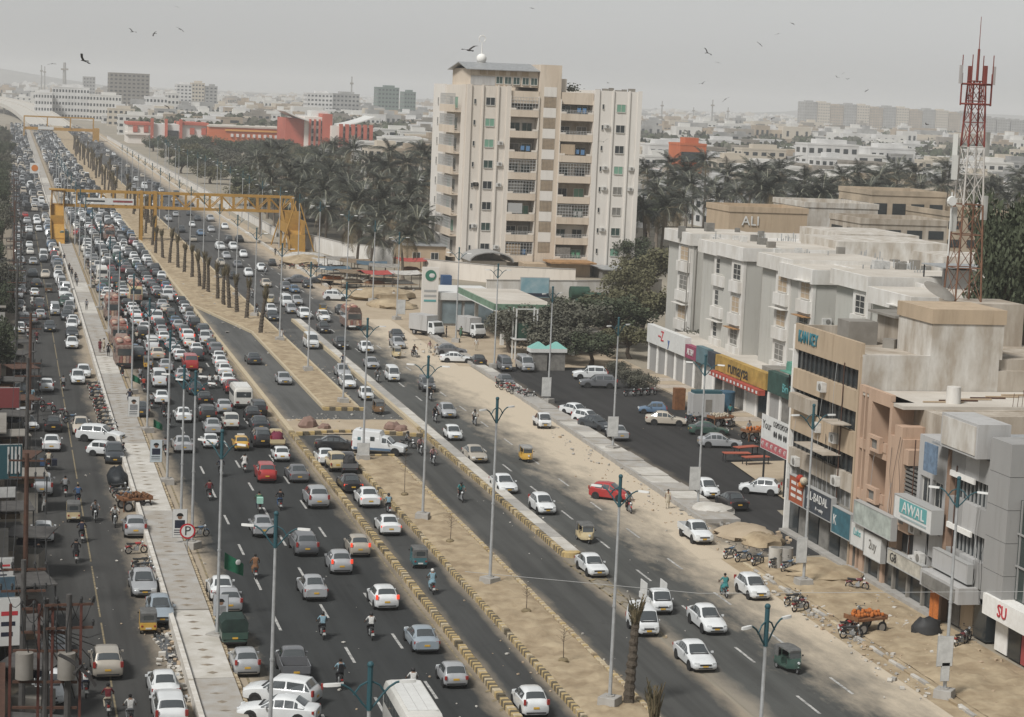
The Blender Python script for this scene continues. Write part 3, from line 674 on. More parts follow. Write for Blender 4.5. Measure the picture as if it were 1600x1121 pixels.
for k in range(3): part('shopfront', Gb, [m_glass, m_tan, m_shade][k], (BX+.3, 52.02, 101.6+k*1.65, 103.1+k*1.65, .1, 2.0))
Sh = part('shop_fascia', Gb, m_white, (BX-.5, 52.5, 94.0, 100.6, 2.0, 3.1))
for k in range(4): part('shopfront', Gb, [m_glass, mat('poster_red', (.3, .06, .06), .6), m_glass, m_white][k], (BX+.2, 52.5, 94.4+k*1.5, 95.8+k*1.5, .1, 1.95))
letters('SU', .95, mat('sign_red', (.38, .03, .04), .6), Gb, (BX-.52, 98.3, 2.55), (R(90), 0, R(-90)), .03)

# shop signs of the right hand row; each one a board with its lettering
m_sg_w = mat('sign_white', (.60, .60, .58), .6, .35, 2, col2=(.42, .41, .38)); m_sg_t = mat('sign_teal_board', (.05, .15, .19), .6, .4, 2); m_sg_o = mat('sign_orange', (.34, .09, .04), .7, .3, 2)
m_sg_d = mat('sign_dark', (.05, .06, .075), .6, .4, 2); m_tealtxt = mat('txt_teal', (.11, .31, .31), .6); m_redtxt = mat('txt_red', (.45, .04, .05), .6)
m_paleg = mat('sign_pale_green', (.42, .46, .42), .7, .4, 1.5)
def signboard(label, y0, y1, z0, z1, board, texts=(), x=BX-.45, th=.3):
    s = empty('shop_sign', (x, (y0+y1)/2, z0), label=label, cat='sign', group='shop signs on the right hand row')
    h = z1-z0; wd = abs(y1-y0)
    mb = MB(); mb.box(0, th, -wd/2, wd/2, 0, h); mb.build('board', board, s)
    mb = MB(); f = .05
    mb.box(-.03, th+.01, -wd/2-f, -wd/2, -f, h+f); mb.box(-.03, th+.01, wd/2, wd/2+f, -f, h+f); mb.box(-.03, th+.01, -wd/2, wd/2, h, h+f); mb.box(-.03, th+.01, -wd/2, wd/2, -f, 0)
    mb.build('frame', m_grille, s)
    for body, size, dy, dz, m, sx in texts: letters(body, size, m, s, (-.02, dy, h*dz), (R(90), 0, R(-90)), .012, sx=sx)
    return s
A_ = signboard('large white sign with teal AWAL lettering above the shops', 106.65, 111.7, 4.95, 6.25, m_sg_w, [('AWAL', .92, -.1, .58, m_sg_w, 1.15)], x=BX-.9, th=.7)
for k, o_ in enumerate((1.35, .45, -.5, -1.45)): part('letter_panel', A_, m_tealtxt, (-.024, -.002, o_-.42, o_+.46, .40, 1.2))
for o_ in list(A_.children):
    if o_.name.startswith('lettering'): o_.location.x = -.04
part('small_print', A_, mat('txt_grey', (.3, .36, .36), .7), (-.02, -.002, -1.9, 1.6, .14, .26))
signboard('faded pale green sign board on the salmon building', 112.4, 118.0, 3.35, 4.65, m_paleg, x=BX-.7, th=.35)
s_ = signboard('red orange sign with white lines of print', 127.0, 129.6, 2.4, 4.1, m_sg_o)
for k in range(3):
    for j in range(2): part('print_line', s_, m_sg_w, (-.012, -.002, -1.0+j*1.1, -.15+j*1.1, .35+k*.42, .55+k*.42))
signboard('dark sign with white AL-BADAL lettering', 122.2, 126.8, 2.4, 3.9, m_sg_d, [('AL-BADAL', .78, 0.1, .66, m_sg_w, .98), ('A ~ unity', .34, -.3, .24, m_sg_w, 1)])
signboard('teal sign board next to the dark sign', 119.0, 122.0, 1.9, 3.5, m_sg_t, [('K', .9, 1.0, .5, m_sg_w, 1)])
signboard('small white sign with teal script', 116.9, 118.85, 1.8, 3.2, m_sg_w, [('Lubs', .6, 0, .6, m_tealtxt, 1)])
signboard('white sign with grey handwritten script', 114.2, 116.7, 1.6, 3.0, m_sg_w, [('2uy', .8, 0, .55, m_shade, 1)])
signboard('cream sign board starting with G8', 108.4, 113.2, 1.9, 2.7, mat('sign_cream', (.5, .47, .4), .7, .4, 2), [('G8', .75, 1.6, .5, m_black, 1)])
signboard('black glass box sign over the wooden shop', 102.6, 107.0, 3.1, 4.1, m_grey_l, x=BX-.5)

# hoarding on the ground beside the corner block
hb = at(1212, 712); HBX = 57.5
hd = empty('hoarding', (55.0, 144.4, 0), label='white billboard with black and red print beside the corner block', cat='billboard')
for y0 in (-2.4, 2.0): part('post', hd, m_black, (-.06, .06, y0, y0+.12, 0, 3.0))
part('panel', hd, m_sg_w, (-.08, -.062, -2.8, 2.8, 2.9, 5.5)); part('red_strip', hd, mat('pinkish_red', (.55, .16, .17), .7, .5, 6), (-.09, -.082, -2.7, 2.7, 2.95, 3.65))
letters('Your', .9, m_black, hd, (-.1, 1.6, 4.75), (R(90), 0, R(-90)), .006); 
for k in range(3):
    for j in range(2): letters('\u25CF\u25CF' if j else 'OGM', .62, m_black, hd, (-.1, -.2-k*1.0, 5.05-j*.75), (R(90), 0, R(-90)), .006, sx=.7)
for k in range(6): letters('47', .5, m_sg_w, hd, (-.105, 2.3-k*.92, 3.3), (R(90), 0, R(-90)), .006)

# ---------------------------------------------------------------- flats behind the parking area
Fl = empty('flats', (0, 0, 0), label='four storey block of white and grey flats with projecting bays', cat='building')
FXX = 70.0
part('wall', Fl, m_flat_g, (74.2, 95, 160, 226, -1, 13.0)); part('roof_slab', Fl, m_flat_w, (73.9, 95.4, 159.6, 226.4, 13.0, 13.5))
part('roof_parapet', Fl, m_flat_w, (74.0, 74.3, 159.7, 226.3, 13.5, 14.1), (74.3, 95.3, 226.0, 226.3, 13.5, 14.1), (95.1, 95.4, 159.7, 226.3, 13.5, 14.1))
rnd = random.Random(33)
for (ya, yb, x0, dd) in ((217.5, 222, 72.0, 0), (200.5, 204.5, 70.2, 0), (194.5, 198, 69.8, .2), (182.2, 186, 70, .1), (176, 179.6, 69.8, -.3), (164, 167.3, 70, .2), (154, 158, 69.5, -.5)):
    by = part('bay', Fl, m_flat_g, (x0+.3, 80, ya+.05, yb+4.5, -1, 13.2+dd))
    part('bay_parapet', by, m_flat_w, (x0-.25, 80.2, ya-.2, yb+4.8, 13.0+dd, 14.3+dd)); part('strip', by, m_flat_w, (x0, x0+.29, ya, yb+.02, -1, 13.0+dd))
    part('bay_roof', by, m_roofdirt, (x0+.1, 80, ya+.1, yb+4.6, 14.3+dd, 14.33+dd))
    for k in range(4):
        zf = .3+3.2*k
        part('apron', by, m_flat_w, (x0-.35, x0-.002, ya+.3, yb-.3, zf+.1, zf+1.2))
        window(by, (x0-.01, (ya+yb)/2, zf+2.1), (yb-ya)*.62, 1.6, R(-90), rnd.choice([m_glass, m_shade, m_tan, m_glass]), bars=2)
        if rnd.random() < .5: part('sunshade', by, m_orange_roof if rnd.random() < .3 else m_flat_w, (x0-.7, x0, ya+.2, yb-.2, zf+2.95, zf+3.02))
# roof clutter of the flats
for k in range(70):
    x = rnd.uniform(71, 94); y = rnd.uniform(162, 224); s_ = rnd.uniform(.5, 1.0)
    if rnd.random() < .6: part('roof_box', Fl, rnd.choice([m_concd, m_shade, m_ac]), (x, x+s_, y, y+s_*.8, 13.52, (14.35 if x < 80 else 13.52)+s_*rnd.uniform(.6, 1)))
    else:
        mb = MB()
        for q in range(4): mb.tube((x+q*.25, y, 13.5), (x+q*.25, y, 13.5+rnd.uniform(.6, 1.4)), .05)
        mb.build('vent_pipes', m_metal, Fl)
for (x0, x1, y0, y1, z1) in ((80, 92, 196, 206, 15.3), (84, 94.5, 180, 187, 15.2), (86, 95, 210, 222, 15.2), (82, 88, 165, 171, 15.6)):
    part('roof_room', Fl, m_stucco_w, (x0, x1, y0, y1, 13.45, z1))
cn = part('roof_canopy', Fl, m_metal, (75, 80.5, 160.5, 165, 15.6, 15.7))
for x in (75.2, 77.5, 80.3):
    for y in (160.7, 164.8): part('canopy_post', cn, m_black, (x-.05, x+.05, y-.05, y+.05, 13.5, 15.6))
part('roof_cabin', Fl, m_grey_l, (76.4, 78.4, 161.5, 163.8, 13.5, 15.4))

# single storey shops before the flats
Sp = empty('shop_row', (0, 0, 0), label='single storey shops with a yellow fascia before the flats', cat='shops')
part('wall', Sp, m_concd, (66.9, 71.5, 158, 214, -1, 3.9)); part('roof', Sp, m_roofdirt, (66.7, 71.6, 158, 214, 3.9, 4.0))
segs = [(200.5, 213.5, m_sg_w, 1.9), (197.0, 200.4, mat('sign_magenta', (.30, .07, .12), .7, .3, 2), 1.3), (193.5, 196.9, mat('sign_slate', (.12, .19, .21), .7, .3, 1), 1.6), (191.2, 193.3, m_sg_d, 1.5),
        (177.0, 191.0, mat('sign_yellow', (.45, .29, .08), .7, .4, 1), 1.5), (165.5, 176.5, mat('sign_green', (.04, .085, .07), .7, .4, 1), 1.9), (158.5, 165.2, mat('sign_brick', (.32, .08, .06), .7, .4, 1), 1.0)]
for y0, y1, m, h in segs:
    part('fascia', Sp, m, (66.2, 66.85, y0, y1, 3.0, 3.0+h))
letters('rumaysa', 1.7, m_black, Sp, (66.17, 184.5, 3.75), (R(90), 0, R(-90)), .02)
letters('ALTISH', .9, m_sg_w, Sp, (66.17, 198.7, 3.65), (R(90), 0, R(-90)), .02, sx=.7); letters('~Z', 1.5, m_redtxt, Sp, (66.17, 208.5, 4.1), (R(90), 0, R(-90)), .02); letters('y', 1.3, mat('txt_blue', (.05, .1, .25), .6), Sp, (66.16, 205.8, 3.8), (R(90), 0, R(-90)), .02)
letters('Bin Zeb', 1.1, m_tealtxt, Sp, (66.17, 171, 3.8), (R(90), 0, R(-90)), .02)
part('bunting', Sp, mat('bunting_red', (.38, .075, .05), .8, .3, 1), (65.6, 66.2, 177, 191, 2.5, 2.95))
for k in range(14): part('bunting_dot', Sp, m_sg_w, (65.57, 65.598, 177.4+k, 177.8+k, 2.6, 2.85))
for k in range(18):
    y0 = 159+k*3.05; part('shopfront', Sp, [m_shade, m_sg_w, m_glass, m_grey][(k*7) % 4] if k < 13 else m_grey, (66.6, 66.9, y0, y0+2.5, 0, 2.9)); part('shop_pier', Sp, m_white, (66.5, 66.92, y0+2.55, y0+3.0, 0, 3.0))
gt = part('green_canopy', Sp, mat('green_tarpaulin', (.12, .30, .23), .8, .3, 1), (66.0, 71, 160.5, 171.5, 6.2, 6.35))
mb = MB(); mb.prism([(66.0, 160.5), (66.0, 171.5), (65.4, 171.5), (65.4, 160.5)], 5.5, 5.6); mb.build('green_valance', MATS['green_tarpaulin'], Sp)
part('canopy_side', Sp, MATS['green_tarpaulin'], (65.95, 66.0, 160.5, 171.5, 5.6, 6.2))
for y in (161, 166, 171): part('canopy_post', Sp, m_black, (66.1, 66.2, y, y+.1, 4.0, 6.2))
part('roof_mess', Sp, m_concd, (67.3, 69, 173, 176, 4.0, 4.7), (68, 70, 180, 183, 4, 4.5))

# cables, pipes, tanks and rods that clutter the right hand facades and roofs
r_ = random.Random(61)
for own, y0, y1, zt, n in ((B, 120.6, 131, 12.5, 7), (Pk, 107.5, 119.5, 9.5, 7), (Gb, 101.6, 106.2, 9.0, 4)):
    for k in range(n):
        y = r_.uniform(y0, y1); z = r_.uniform(zt*.55, zt); mb = MB(); pts = [(BX-.06, y, z)]
        for q in range(4): y += r_.uniform(-.35, .35); z -= zt*.14; pts.append((BX-.08-.15*r_.random(), y, max(z, 2.2)))
        mb.path(pts, .014, 4); mb.build('cable', m_black if k % 2 else m_grille, own)
    for k in range(1): y = r_.uniform(y0, y1); mb = MB(); mb.tube((BX-.06, y, 2.5), (BX-.06, y, zt), .035, .035, 6); mb.build('drain_pipe', m_rust if k == 0 else m_concd, own)
    for k in range(7):
        x = r_.uniform(53.5, 61); y = r_.uniform(y0+.8, y1-.8); z = {0: 13.1, 1: 11.1, 2: 10.0}[(B, Pk, Gb).index(own)]
        if own is Pk and y < 113.5: z = 9.6
        t = r_.randint(0, 3); mb = MB()
        if t == 0: mb.tube((x, y, z), (x, y, z+1.0), .45, .42, 10); mb.build('water_drum', m_sg_w if False else m_flat_w, own, smooth=40)
        elif t == 1:
            for q in range(4): mb.tube((x+q*.3, y, z), (x+q*.3+.05, y, z+r_.uniform(.6, 1.3)), .018, .018, 4)
            mb.build('rebar', m_rust, own)
        elif t == 2: mb.obox((x, y, z+.12), (2.2, .18, .12), r_.uniform(0, 3)); mb.build('timber', m_tan, own)
        else: mb.obox((x, y, z+.3), (.8, .6, .6), r_.uniform(0, 3)); mb.build('crate', m_concd, own)
for k in range(14):                                             # pipes and stains of use on the flats
    y = r_.choice([217.5, 200.5, 194.5, 182.2, 176, 164])+.02; mb = MB(); x = 71.5+r_.uniform(0, 3.2); mb.tube((x, y-.03, 1), (x, y-.03, 12.9), .055, .055, 6); mb.build('drain_pipe', m_concd if k % 3 else m_flat_w, Fl)
for (ya, yb, x0) in ((200.5, 204.5, 70.2), (182.2, 186, 70), (176, 179.6, 69.8)):
    for k in range(2): ac_unit(Fl, (x0+1.4+k*1.5, ya+.03, 3+r_.randint(0, 2)*3.2), 0)
for k in range(9): ac_unit(T, (r_.choice([72.4, 76.3, 93.4, 97.9]), FY-.02 if k % 2 else FY-.02, 4+r_.randint(0, 6)*3.3), 0) if False else None
for k in range(8):
    xx = r_.choice([76.2, 72.45]); ac_unit(T, (xx, FY-.01, 4.2+r_.randint(0, 6)*3.32), 0)
for k in range(6): ac_unit(T, (r_.choice([93.6, 98.0]), FY-.51, 4.2+r_.randint(0, 6)*3.32), 0)
# ---------------------------------------------------------------- vegetation
m_bark = mat('palm_bark', (.20, .165, .13), .95, .6, 6, .5, col2=(.10, .08, .06))
m_bark2 = mat('bark', (.13, .10, .075), .95, .5, 5, .4)
m_leaf_p = mat('palm_leaf', (.050, .055, .037), .40, .8, 1.2, col2=(.018, .021, .015), detail=3, spec=.6)
m_rachis = mat('palm_rachis', (.23, .225, .165), .6)
m_leaf_dry = mat('palm_leaf_dry', (.21, .165, .095), .85, .6, 2.5, col2=(.11, .085, .05))
m_leaf = mat('tree_leaf', (.085, .098, .055), .8, .7, .9, col2=(.028, .036, .022), detail=3)
m_leaf2 = mat('olive_leaf', (.15, .14, .075), .8, .7, .9, col2=(.05, .05, .03), detail=3)
m_leaf3 = mat('grey_leaf', (.14, .135, .10), .85, .7, .9, col2=(.05, .052, .042), detail=3)
def palm_meshes(seed, h):
    rnd = random.Random(seed); tr = MB(); n = 9; bend = rnd.uniform(-.9, .9); bend2 = rnd.uniform(-.9, .9)
    pts = []; rad = []
    for i in range(n+1):
        t = i/n; pts.append((bend*t*t, bend2*t*t, h*t)); rad.append(.26*(1-t)+.15*t + (.12 if i == 0 else 0))
    tr.path(pts, rad, 7)
    top = Vector(pts[-1]); cr = MB(); nf = 27
    for k in range(nf):
        az = 2*math.pi*k/nf*2.618 + rnd.uniform(-.2, .2); el = R(80 - 112*(k/nf) + rnd.uniform(-9, 9)); L_ = rnd.uniform(4.3, 5.7)*(.85 if k < 5 else 1)
        d = Vector((math.cos(az), math.sin(az), 0)); p = top.copy(); seg = 9; prev = p.copy(); ang = el
        spine = [p.copy()]
        for s_ in range(seg):
            ang -= R(4.5 + 7*s_/seg + (3 if k > 20 else 0)); p = p + (d*math.cos(ang) + Vector((0, 0, math.sin(ang))))*(L_/seg); spine.append(p.copy())
        side = Vector((-d.y, d.x, 0)); dry = 1 if k > nf-5 else 0
        for s_ in range(seg):
            a, b = spine[s_], spine[s_+1]; wd = .05
            cr.face([a-side*wd, a+side*wd, b+side*wd*.7, b-side*wd*.7], 1 if dry else 2)
            if s_ == 0: continue
            for q in range(4):
                o = a.lerp(b, q/4); ll = (1.05*math.sin(math.pi*min((s_+q/3)/seg*.9+.12, 1)) + .12)
                for sg in (-1, 1):
                    tip = o + side*sg*ll*.8 + (b-a).normalized()*ll*.45 - Vector((0, 0, ll*rnd.uniform(.25, .6)))
                    w2 = (b-a).normalized()*.045
                    cr.face([o-w2, o+w2, tip+w2*.3, tip-w2*.3], dry)
    for k in range(6):
        az = k*1.05; cr.ball(top + Vector((math.cos(az)*.3, math.sin(az)*.3, -.35)), .16, 1, 5, 4)
    return tr.mesh('trunk', [m_bark], 60), cr.mesh('crown', [m_leaf_p, m_leaf_dry, m_rachis])
PALMS = [palm_meshes(100+i, 8.0) for i in range(6)]
def palm(loc, h, label, group, i, rz):
    o = empty('palm_tree', loc, rz, label, 'palm', group); tm, cm_ = PALMS[i % 6]
    t = link('trunk', tm, o); t.scale = (1, 1, h/8.0)
    k = random.uniform(.82, 1.2); c = link('crown', cm_, o); c.scale = (k, k, k*random.uniform(.9, 1.12)); c.location = (0, 0, h-8.0*c.scale[2]); c.rotation_euler = (0, 0, random.uniform(0, 6))
    return o
rnd = random.Random(77)
left_palms = [(420,262),(445,240),(470,262),(500,246),(522,228),(548,234),(430,285),(465,300),(500,302),(540,290),(560,318),(590,282),(615,238),(640,256),(664,246),(620,282),(655,292),(627,330),(560,350),(592,342),(520,342),(482,330),(660,332),(450,330),(602,314),(640,305),(672,272),(535,262),(577,256),(408,300),(655,236),(478,286),(512,272),(605,262),(645,350),(500,370),(470,360),(580,372),(540,375),(430,345)]
_r = random.Random(31)
for _k in range(20): left_palms.append((_r.uniform(402, 676), _r.uniform(232, 372)))
left_palms.sort()
for i, (px, py) in enumerate(left_palms):
    Y = 352 + (345-py)*1.25 + rnd.uniform(-6, 6); p = onY(px, py, Y)
    if p.x < 53.5 and Y < 402: continue
    palm((p.x, Y, 0), max(p.z, 3.5), '%s palm from the left in the grove beside the tower' % nth(i+1), 'coconut palms left of the tower', i, rnd.uniform(0, 6))
right_palms = [(1018,266),(1046,256),(1075,266),(1104,252),(1030,300),(1062,312),(1036,326),(1175,274),(1192,298),(1116,292),(1150,302),(1222,288),(1260,282),(1300,292),(1342,296),(1245,304),(1288,302),(1482,264),(1470,290),(1560,300),(1592,288),(1212,266),(1085,290),(1135,275),(1390,300),(1430,296),(1010,330),(1320,275),(1365,282)]
for _k in range(24): right_palms.append((_r.uniform(1005, 1600), _r.uniform(262, 318)))
right_palms.sort()
for i, (px, py) in enumerate(right_palms):
    Y = 372 + (320-py)*1.1 + rnd.uniform(-5, 5); p = onY(px, py, Y)
    palm((p.x, Y, 0), max(p.z, 3.5), '%s palm from the left in the belt right of the tower' % nth(i+1), 'palms right of the tower', i+3, rnd.uniform(0, 6))

def tree_meshes(seed, leaf_m, nl=2600, flat=.75):
    rnd = random.Random(seed); tr = MB(); fo = MB()
    tr.path([(0, 0, 0), (.05, .03, .14), (.02, -.02, .34)], [.045, .032, .026], 7)
    cl = []
    for k in range(17):
        az = k*2.4+rnd.uniform(-.4, .4); r_ = rnd.uniform(.12, .40); z = .42 + rnd.uniform(-.1, .40)*flat
        c = Vector((math.cos(az)*r_, math.sin(az)*r_, z)); cl.append((c, rnd.uniform(.10, .19)))
        if k < 9: tr.path([(.02, -.02, .30), tuple(Vector((.02, -.02, .3)).lerp(c, .55) + Vector((0, 0, .04))), tuple(c)], [.022, .013, .006], 5)
    for k in range(nl):
        c, r_ = cl[k % 17]
        v = Vector((rnd.gauss(0, 1), rnd.gauss(0, 1), rnd.gauss(0, .8))); v = v.normalized()*r_*(rnd.random()**.4)*1.05
        p = c+v; s_ = rnd.uniform(.012, .028)
        u = Vector((rnd.gauss(0, 1), rnd.gauss(0, 1), rnd.gauss(0, .6))).normalized(); w_ = u.cross(Vector((rnd.gauss(0, 1), rnd.gauss(0, 1), rnd.gauss(0, 1)))).normalized()
        fo.face([p-u*s_, p+w_*s_*.7, p+u*s_, p-w_*s_*.7])
    return tr.mesh('trunk', [m_bark2], 60), fo.mesh('crown', [leaf_m])
TREES = [tree_meshes(1, m_leaf, 4200), tree_meshes(2, m_leaf2, 4200), tree_meshes(3, m_leaf3, 4200), tree_meshes(4, m_leaf, 3200, .5), tree_meshes(5, m_leaf2, 3200, .5)]
def tree(loc, wd, h, kind, label, group=None, name='tree', rz=None):
    o = empty(name, loc, rnd.uniform(0, 6) if rz is None else rz, label, 'tree' if name == 'tree' else 'shrub', group)
    for nm, me in zip(('trunk', 'crown'), TREES[kind]):
        c = link(nm, me, o); c.scale = (wd, wd, h)
    return o
# trees by the parking area: (pixel of the crown centre, depth, width, height)
for px, py, Y, wd, h, kd, lab in ((832, 505, 222, 9.0, 8.6, 2, 'grey leafed tree left behind the two small kiosks'), (885, 490, 226, 9.5, 9.0, 2, 'wide grey tree right of the raised green tank'), (960, 515, 232, 10, 9.0, 0, 'dark tree behind the shop row lamp post'), (1010, 500, 240, 9, 10.5, 1, 'olive tree beside the flats'),
        (1015, 425, 285, 11, 12.5, 1, 'tall olive tree left of the flats roof'), (985, 450, 276, 8, 9.5, 1, 'olive tree below the white boundary wall end'), (985, 375, 330, 9, 9, 0, 'dark tree at the foot of the tower'), (925, 545, 216, 7, 5.5, 0, 'low dark tree at the back of the parking area'),
        (1578, 440, 150, 8, 12.0, 0, 'big dark tree right of the telecom mast'), (1566, 485, 142, 6, 9.0, 0, 'lower dark tree right of the telecom mast'), (1600, 480, 146, 7, 10, 0, 'dark tree at the right edge behind the roofs'), (1080, 545, 214, 5, 6.5, 2, 'grey tree rising behind the white shop fascia'), (1010, 330, 372, 10, 9, 0, 'round dark tree between palms right of the tower'), (800, 510, 226, 7, 7.5, 2, 'grey tree behind the raised green tank'), (865, 530, 218, 8, 6.0, 2, 'low grey tree right behind the kiosks'), (915, 500, 238, 9, 8, 0, 'dark tree in the middle of the grey clump'), (985, 540, 222, 7, 6, 1, 'low olive tree at the terrace edge'), (945, 475, 250, 9, 8, 1, 'olive tree behind the dark clump')):
    p = onY(px, py, Y); tree((p.x, Y, max(0, p.z-h*.62) if p.z-h*.62 > 2.5 else 0), wd, max(h*.8, p.z+h*.22), kd, lab)
for px, py, wd, h, lab in ((985, 606, 3.6, 2.6, 'round grey shrub beside the parked grey car'), (1003, 612, 3.2, 2.4, 'shrub at the edge of the terrace'), (962, 590, 3.0, 2.4, 'shrub behind the parked grey estate car'), (1145, 815, .7, .5, 'dry tuft on the rubble by the parking exit')):
    p = at(px, py); tree((p.x, p.y, -.3), wd, h, 2, lab, None, 'shrub')
# mid distance trees round the mall and beyond the grove
mid = []
for k in range(120):
    px = rnd.uniform(225, 590); Y = rnd.uniform(440, 915); py0 = 0
    mid.append((px, Y))
for k in range(30): mid.append((rnd.uniform(585, 685), rnd.uniform(520, 1000)))
for k in range(44): mid.append((rnd.uniform(1000, 1600), rnd.uniform(430, 1000)))
k = 0
mid.sort()
for px, Y in mid:
    p = onY(px, 240, Y)
    if p.x < 53: continue
    k += 1; wd = rnd.uniform(8, 15)
    where = 'before the red and white mall' if px < 580 else ('between grove and tower' if px < 690 else 'behind the palms right of the tower')
    tree((p.x, Y, -.5), wd, rnd.uniform(6, 11), rnd.randint(0, 4), '%s bushy tree from the left %s' % (nth(k), where), 'middle distance trees')
for k in range(34):                                             # along the left edge of the service road
    Y = 190 + k*24 + rnd.uniform(-6, 6); h = rnd.uniform(5, 8.5)
    tree((rnd.uniform(-3.4, .4), Y, 0), rnd.uniform(4, 7), h, rnd.choice([0, 0, 2, 3]), '%s dark street tree from the camera along the left edge' % nth(k+1), 'street trees on the left edge')

# bare palm trunks with tied up fronds on the median
def stump_meshes(seed, h):
    rnd = random.Random(seed); tr = MB(); n = 22; rings = []
    for i in range(n+1):
        t = i/n; r_ = (.33 - .10*t)*(1.16 if i % 2 else .92); off = (.25*t*t*math.sin(seed), .2*t*t)
        rings.append([(off[0]+r_*math.cos(a)*(1+rnd.uniform(-.14, .14)), off[1]+r_*math.sin(a)*(1+rnd.uniform(-.14, .14)), h*t) for a in [2*math.pi*j/9 for j in range(9)]])
    tr.loft(rings); top = Vector((.25*math.sin(seed), .2, h)); cr = MB()
    for k in range(34):
        az = k*2.4; el = R(rnd.uniform(79, 89)); L_ = rnd.uniform(1.0, 2.2); base = top + Vector((math.cos(az)*.15, math.sin(az)*.15, rnd.uniform(-.7, .1)))
        d = Vector((math.cos(az)*math.cos(el), math.sin(az)*math.cos(el), math.sin(el))); s_ = Vector((-math.sin(az), math.cos(az), 0))
        mid_ = base+d*L_*.6; tip = base+d*L_ + Vector((math.cos(az)*.16, math.sin(az)*.16, -.06))
        for a, b, wa, wb in ((base, mid_, .07, .05), (mid_, tip, .05, .015)):
            cr.face([a-s_*wa, a+s_*wa, b+s_*wb, b-s_*wb], k % 2); nn = d.cross(s_); cr.face([a-nn*wa, a+nn*wa, b+nn*wb, b-nn*wb], k % 2)
        for q in range(4):
            o = base.lerp(tip, .5+q*.12); cr.face([o, o+s_*.12+d*.3, o+d*.14], 1-(k % 2)); cr.face([o, o-s_*.12+d*.3, o+d*.14], k % 2)
    return tr.mesh('trunk', [mat('rough_palm_bark', (.10, .082, .062), .97, .6, 9, .8, col2=(.045, .036, .028))], 25), cr.mesh('fronds', [m_leaf_dry, mat('olive_frond', (.12, .105, .06), .85, .5, 3)])
STUMPS = [stump_meshes(i, 4.0) for i in range(1, 5)]
def stump(loc, h, label, i, rz):
    o = empty('palm_stump', loc, rz, label, 'palm trunk', 'bare palm trunks on the median')
    t = link('trunk', STUMPS[i % 4][0], o); t.scale = (.78, .78, h/4.0); k = random.uniform(.6, .9) if h > 2 else 1.0; c = link('fronds', STUMPS[i % 4][1], o, (0, 0, h-4.0*k)); c.scale = (.8, .8, k); o.rotation_euler = (random.uniform(-.05, .05), random.uniform(-.05, .05), rz); return o
stump((28.5, 91.9, .1), 3.9, 'tall bare palm trunk beside the nearest median lamp post', 0, .3)
p = onY(1031, 1075, 86.5); stump((p.x, 86.5, .1), 1.0, 'short palm stump with pale cut fronds at the bottom edge', 2, 2.0)
spots = [at(x, y) for x, y in ((407,523),(385,500),(370,490),(358,483),(340,468),(325,458),(312,450),(300,435),(278,420),(265,413),(243,398),(238,385),(222,370),(349,478),(318,455),(288,428),(254,405))]
spots.sort(key=lambda v: v.y)
for i, p in enumerate(spots): stump((p.x, p.y, .1), rnd.uniform(3.3, 4.4), '%s bare palm trunk from the U-turn on the sandy median' % nth(i+1), i, rnd.uniform(0, 6))
for k in range(52):
    Y = 398 + k*9.5; stump((rnd.uniform(23.8, 27.5), Y, .1), rnd.uniform(3.6, 5.2), '%s bare palm trunk beyond the footbridge on the median' % nth(k+1), k, rnd.uniform(0, 6))
# saplings on the near median
def sapling(loc, h, label):
    o = empty('sapling', loc, rnd.uniform(0, 6), label, 'sapling', 'thin saplings on the median'); mb = MB(); mb.path([(0, 0, 0), (.03, .02, h*.5), (0, .04, h)], [.025, .02, .01], 5); mb.build('stem', m_bark2, o)
    mb = MB()
    for q in range(16):
        a = q*2.4; z = h*(.55+.45*q/16); l_ = rnd.uniform(.25, .6); mb.tube((0, .02, z), (math.cos(a)*l_, math.sin(a)*l_, z+l_*.5), .012, .004, 3)
    mb.build('twigs', m_bark2, o)
    mb = MB(); mb.ball((0, 0, .05), .28, 0, 8, 5, (1, 1, .6)); mb.build('brush_ring', m_leaf_dry, o)
for px, py, h, lab in ((632, 778, 3.0, 'leafless sapling in the brick ring on the median'), (703, 852, 1.6, 'short sapling with a dry tuft on the median'), (822, 962, 1.5, 'thin sapling beside the dark stain on the median'), (880, 1040, 1.7, 'thin sapling left of the nearest lamp post')):
    p = at(px, py); sapling((p.x, p.y, .2), h, lab)
# ---------------------------------------------------------------- vehicles
m_tyre = mat('tyre', (.018, .018, .018), .9); m_rim = mat('rim', (.34, .34, .34), .4, metal=.6)
m_cglass = mat('car_glass', (.045, .052, .054), .07, spec=1.0, coat=1.0); m_trim = mat('car_trim', (.028, .028, .028), .6)
m_tail = mat('tail_light', (.26, .03, .025), .3); m_brake = mat('brake_light', (.7, .05, .02), .3, emit=((1, .10, .05), .35))
m_head = mat('head_light', (.62, .64, .64), .15); m_plate_y = mat('plate_yellow', (.55, .33, .05), .6); m_plate_w = mat('plate_white', (.55, .55, .52), .6)
m_chrome = mat('chrome', (.5, .5, .5), .25, metal=.9)
PAINT0 = mat('paint_slot', (.6, .6, .6), .3)
def paint(name, c, coat=.5, rough=.32, metal=0.0):
    return mat('paint_' + name, c, rough, .3, 1.6, coat=coat, metal=metal, col2=tuple(v*.55+.07*d_ for v, d_ in zip(c, (1.1, 1.0, .85))))
m_deco = mat('deco_paint', (.085, .034, .03), .6, .9, 3, col2=(.26, .21, .17))
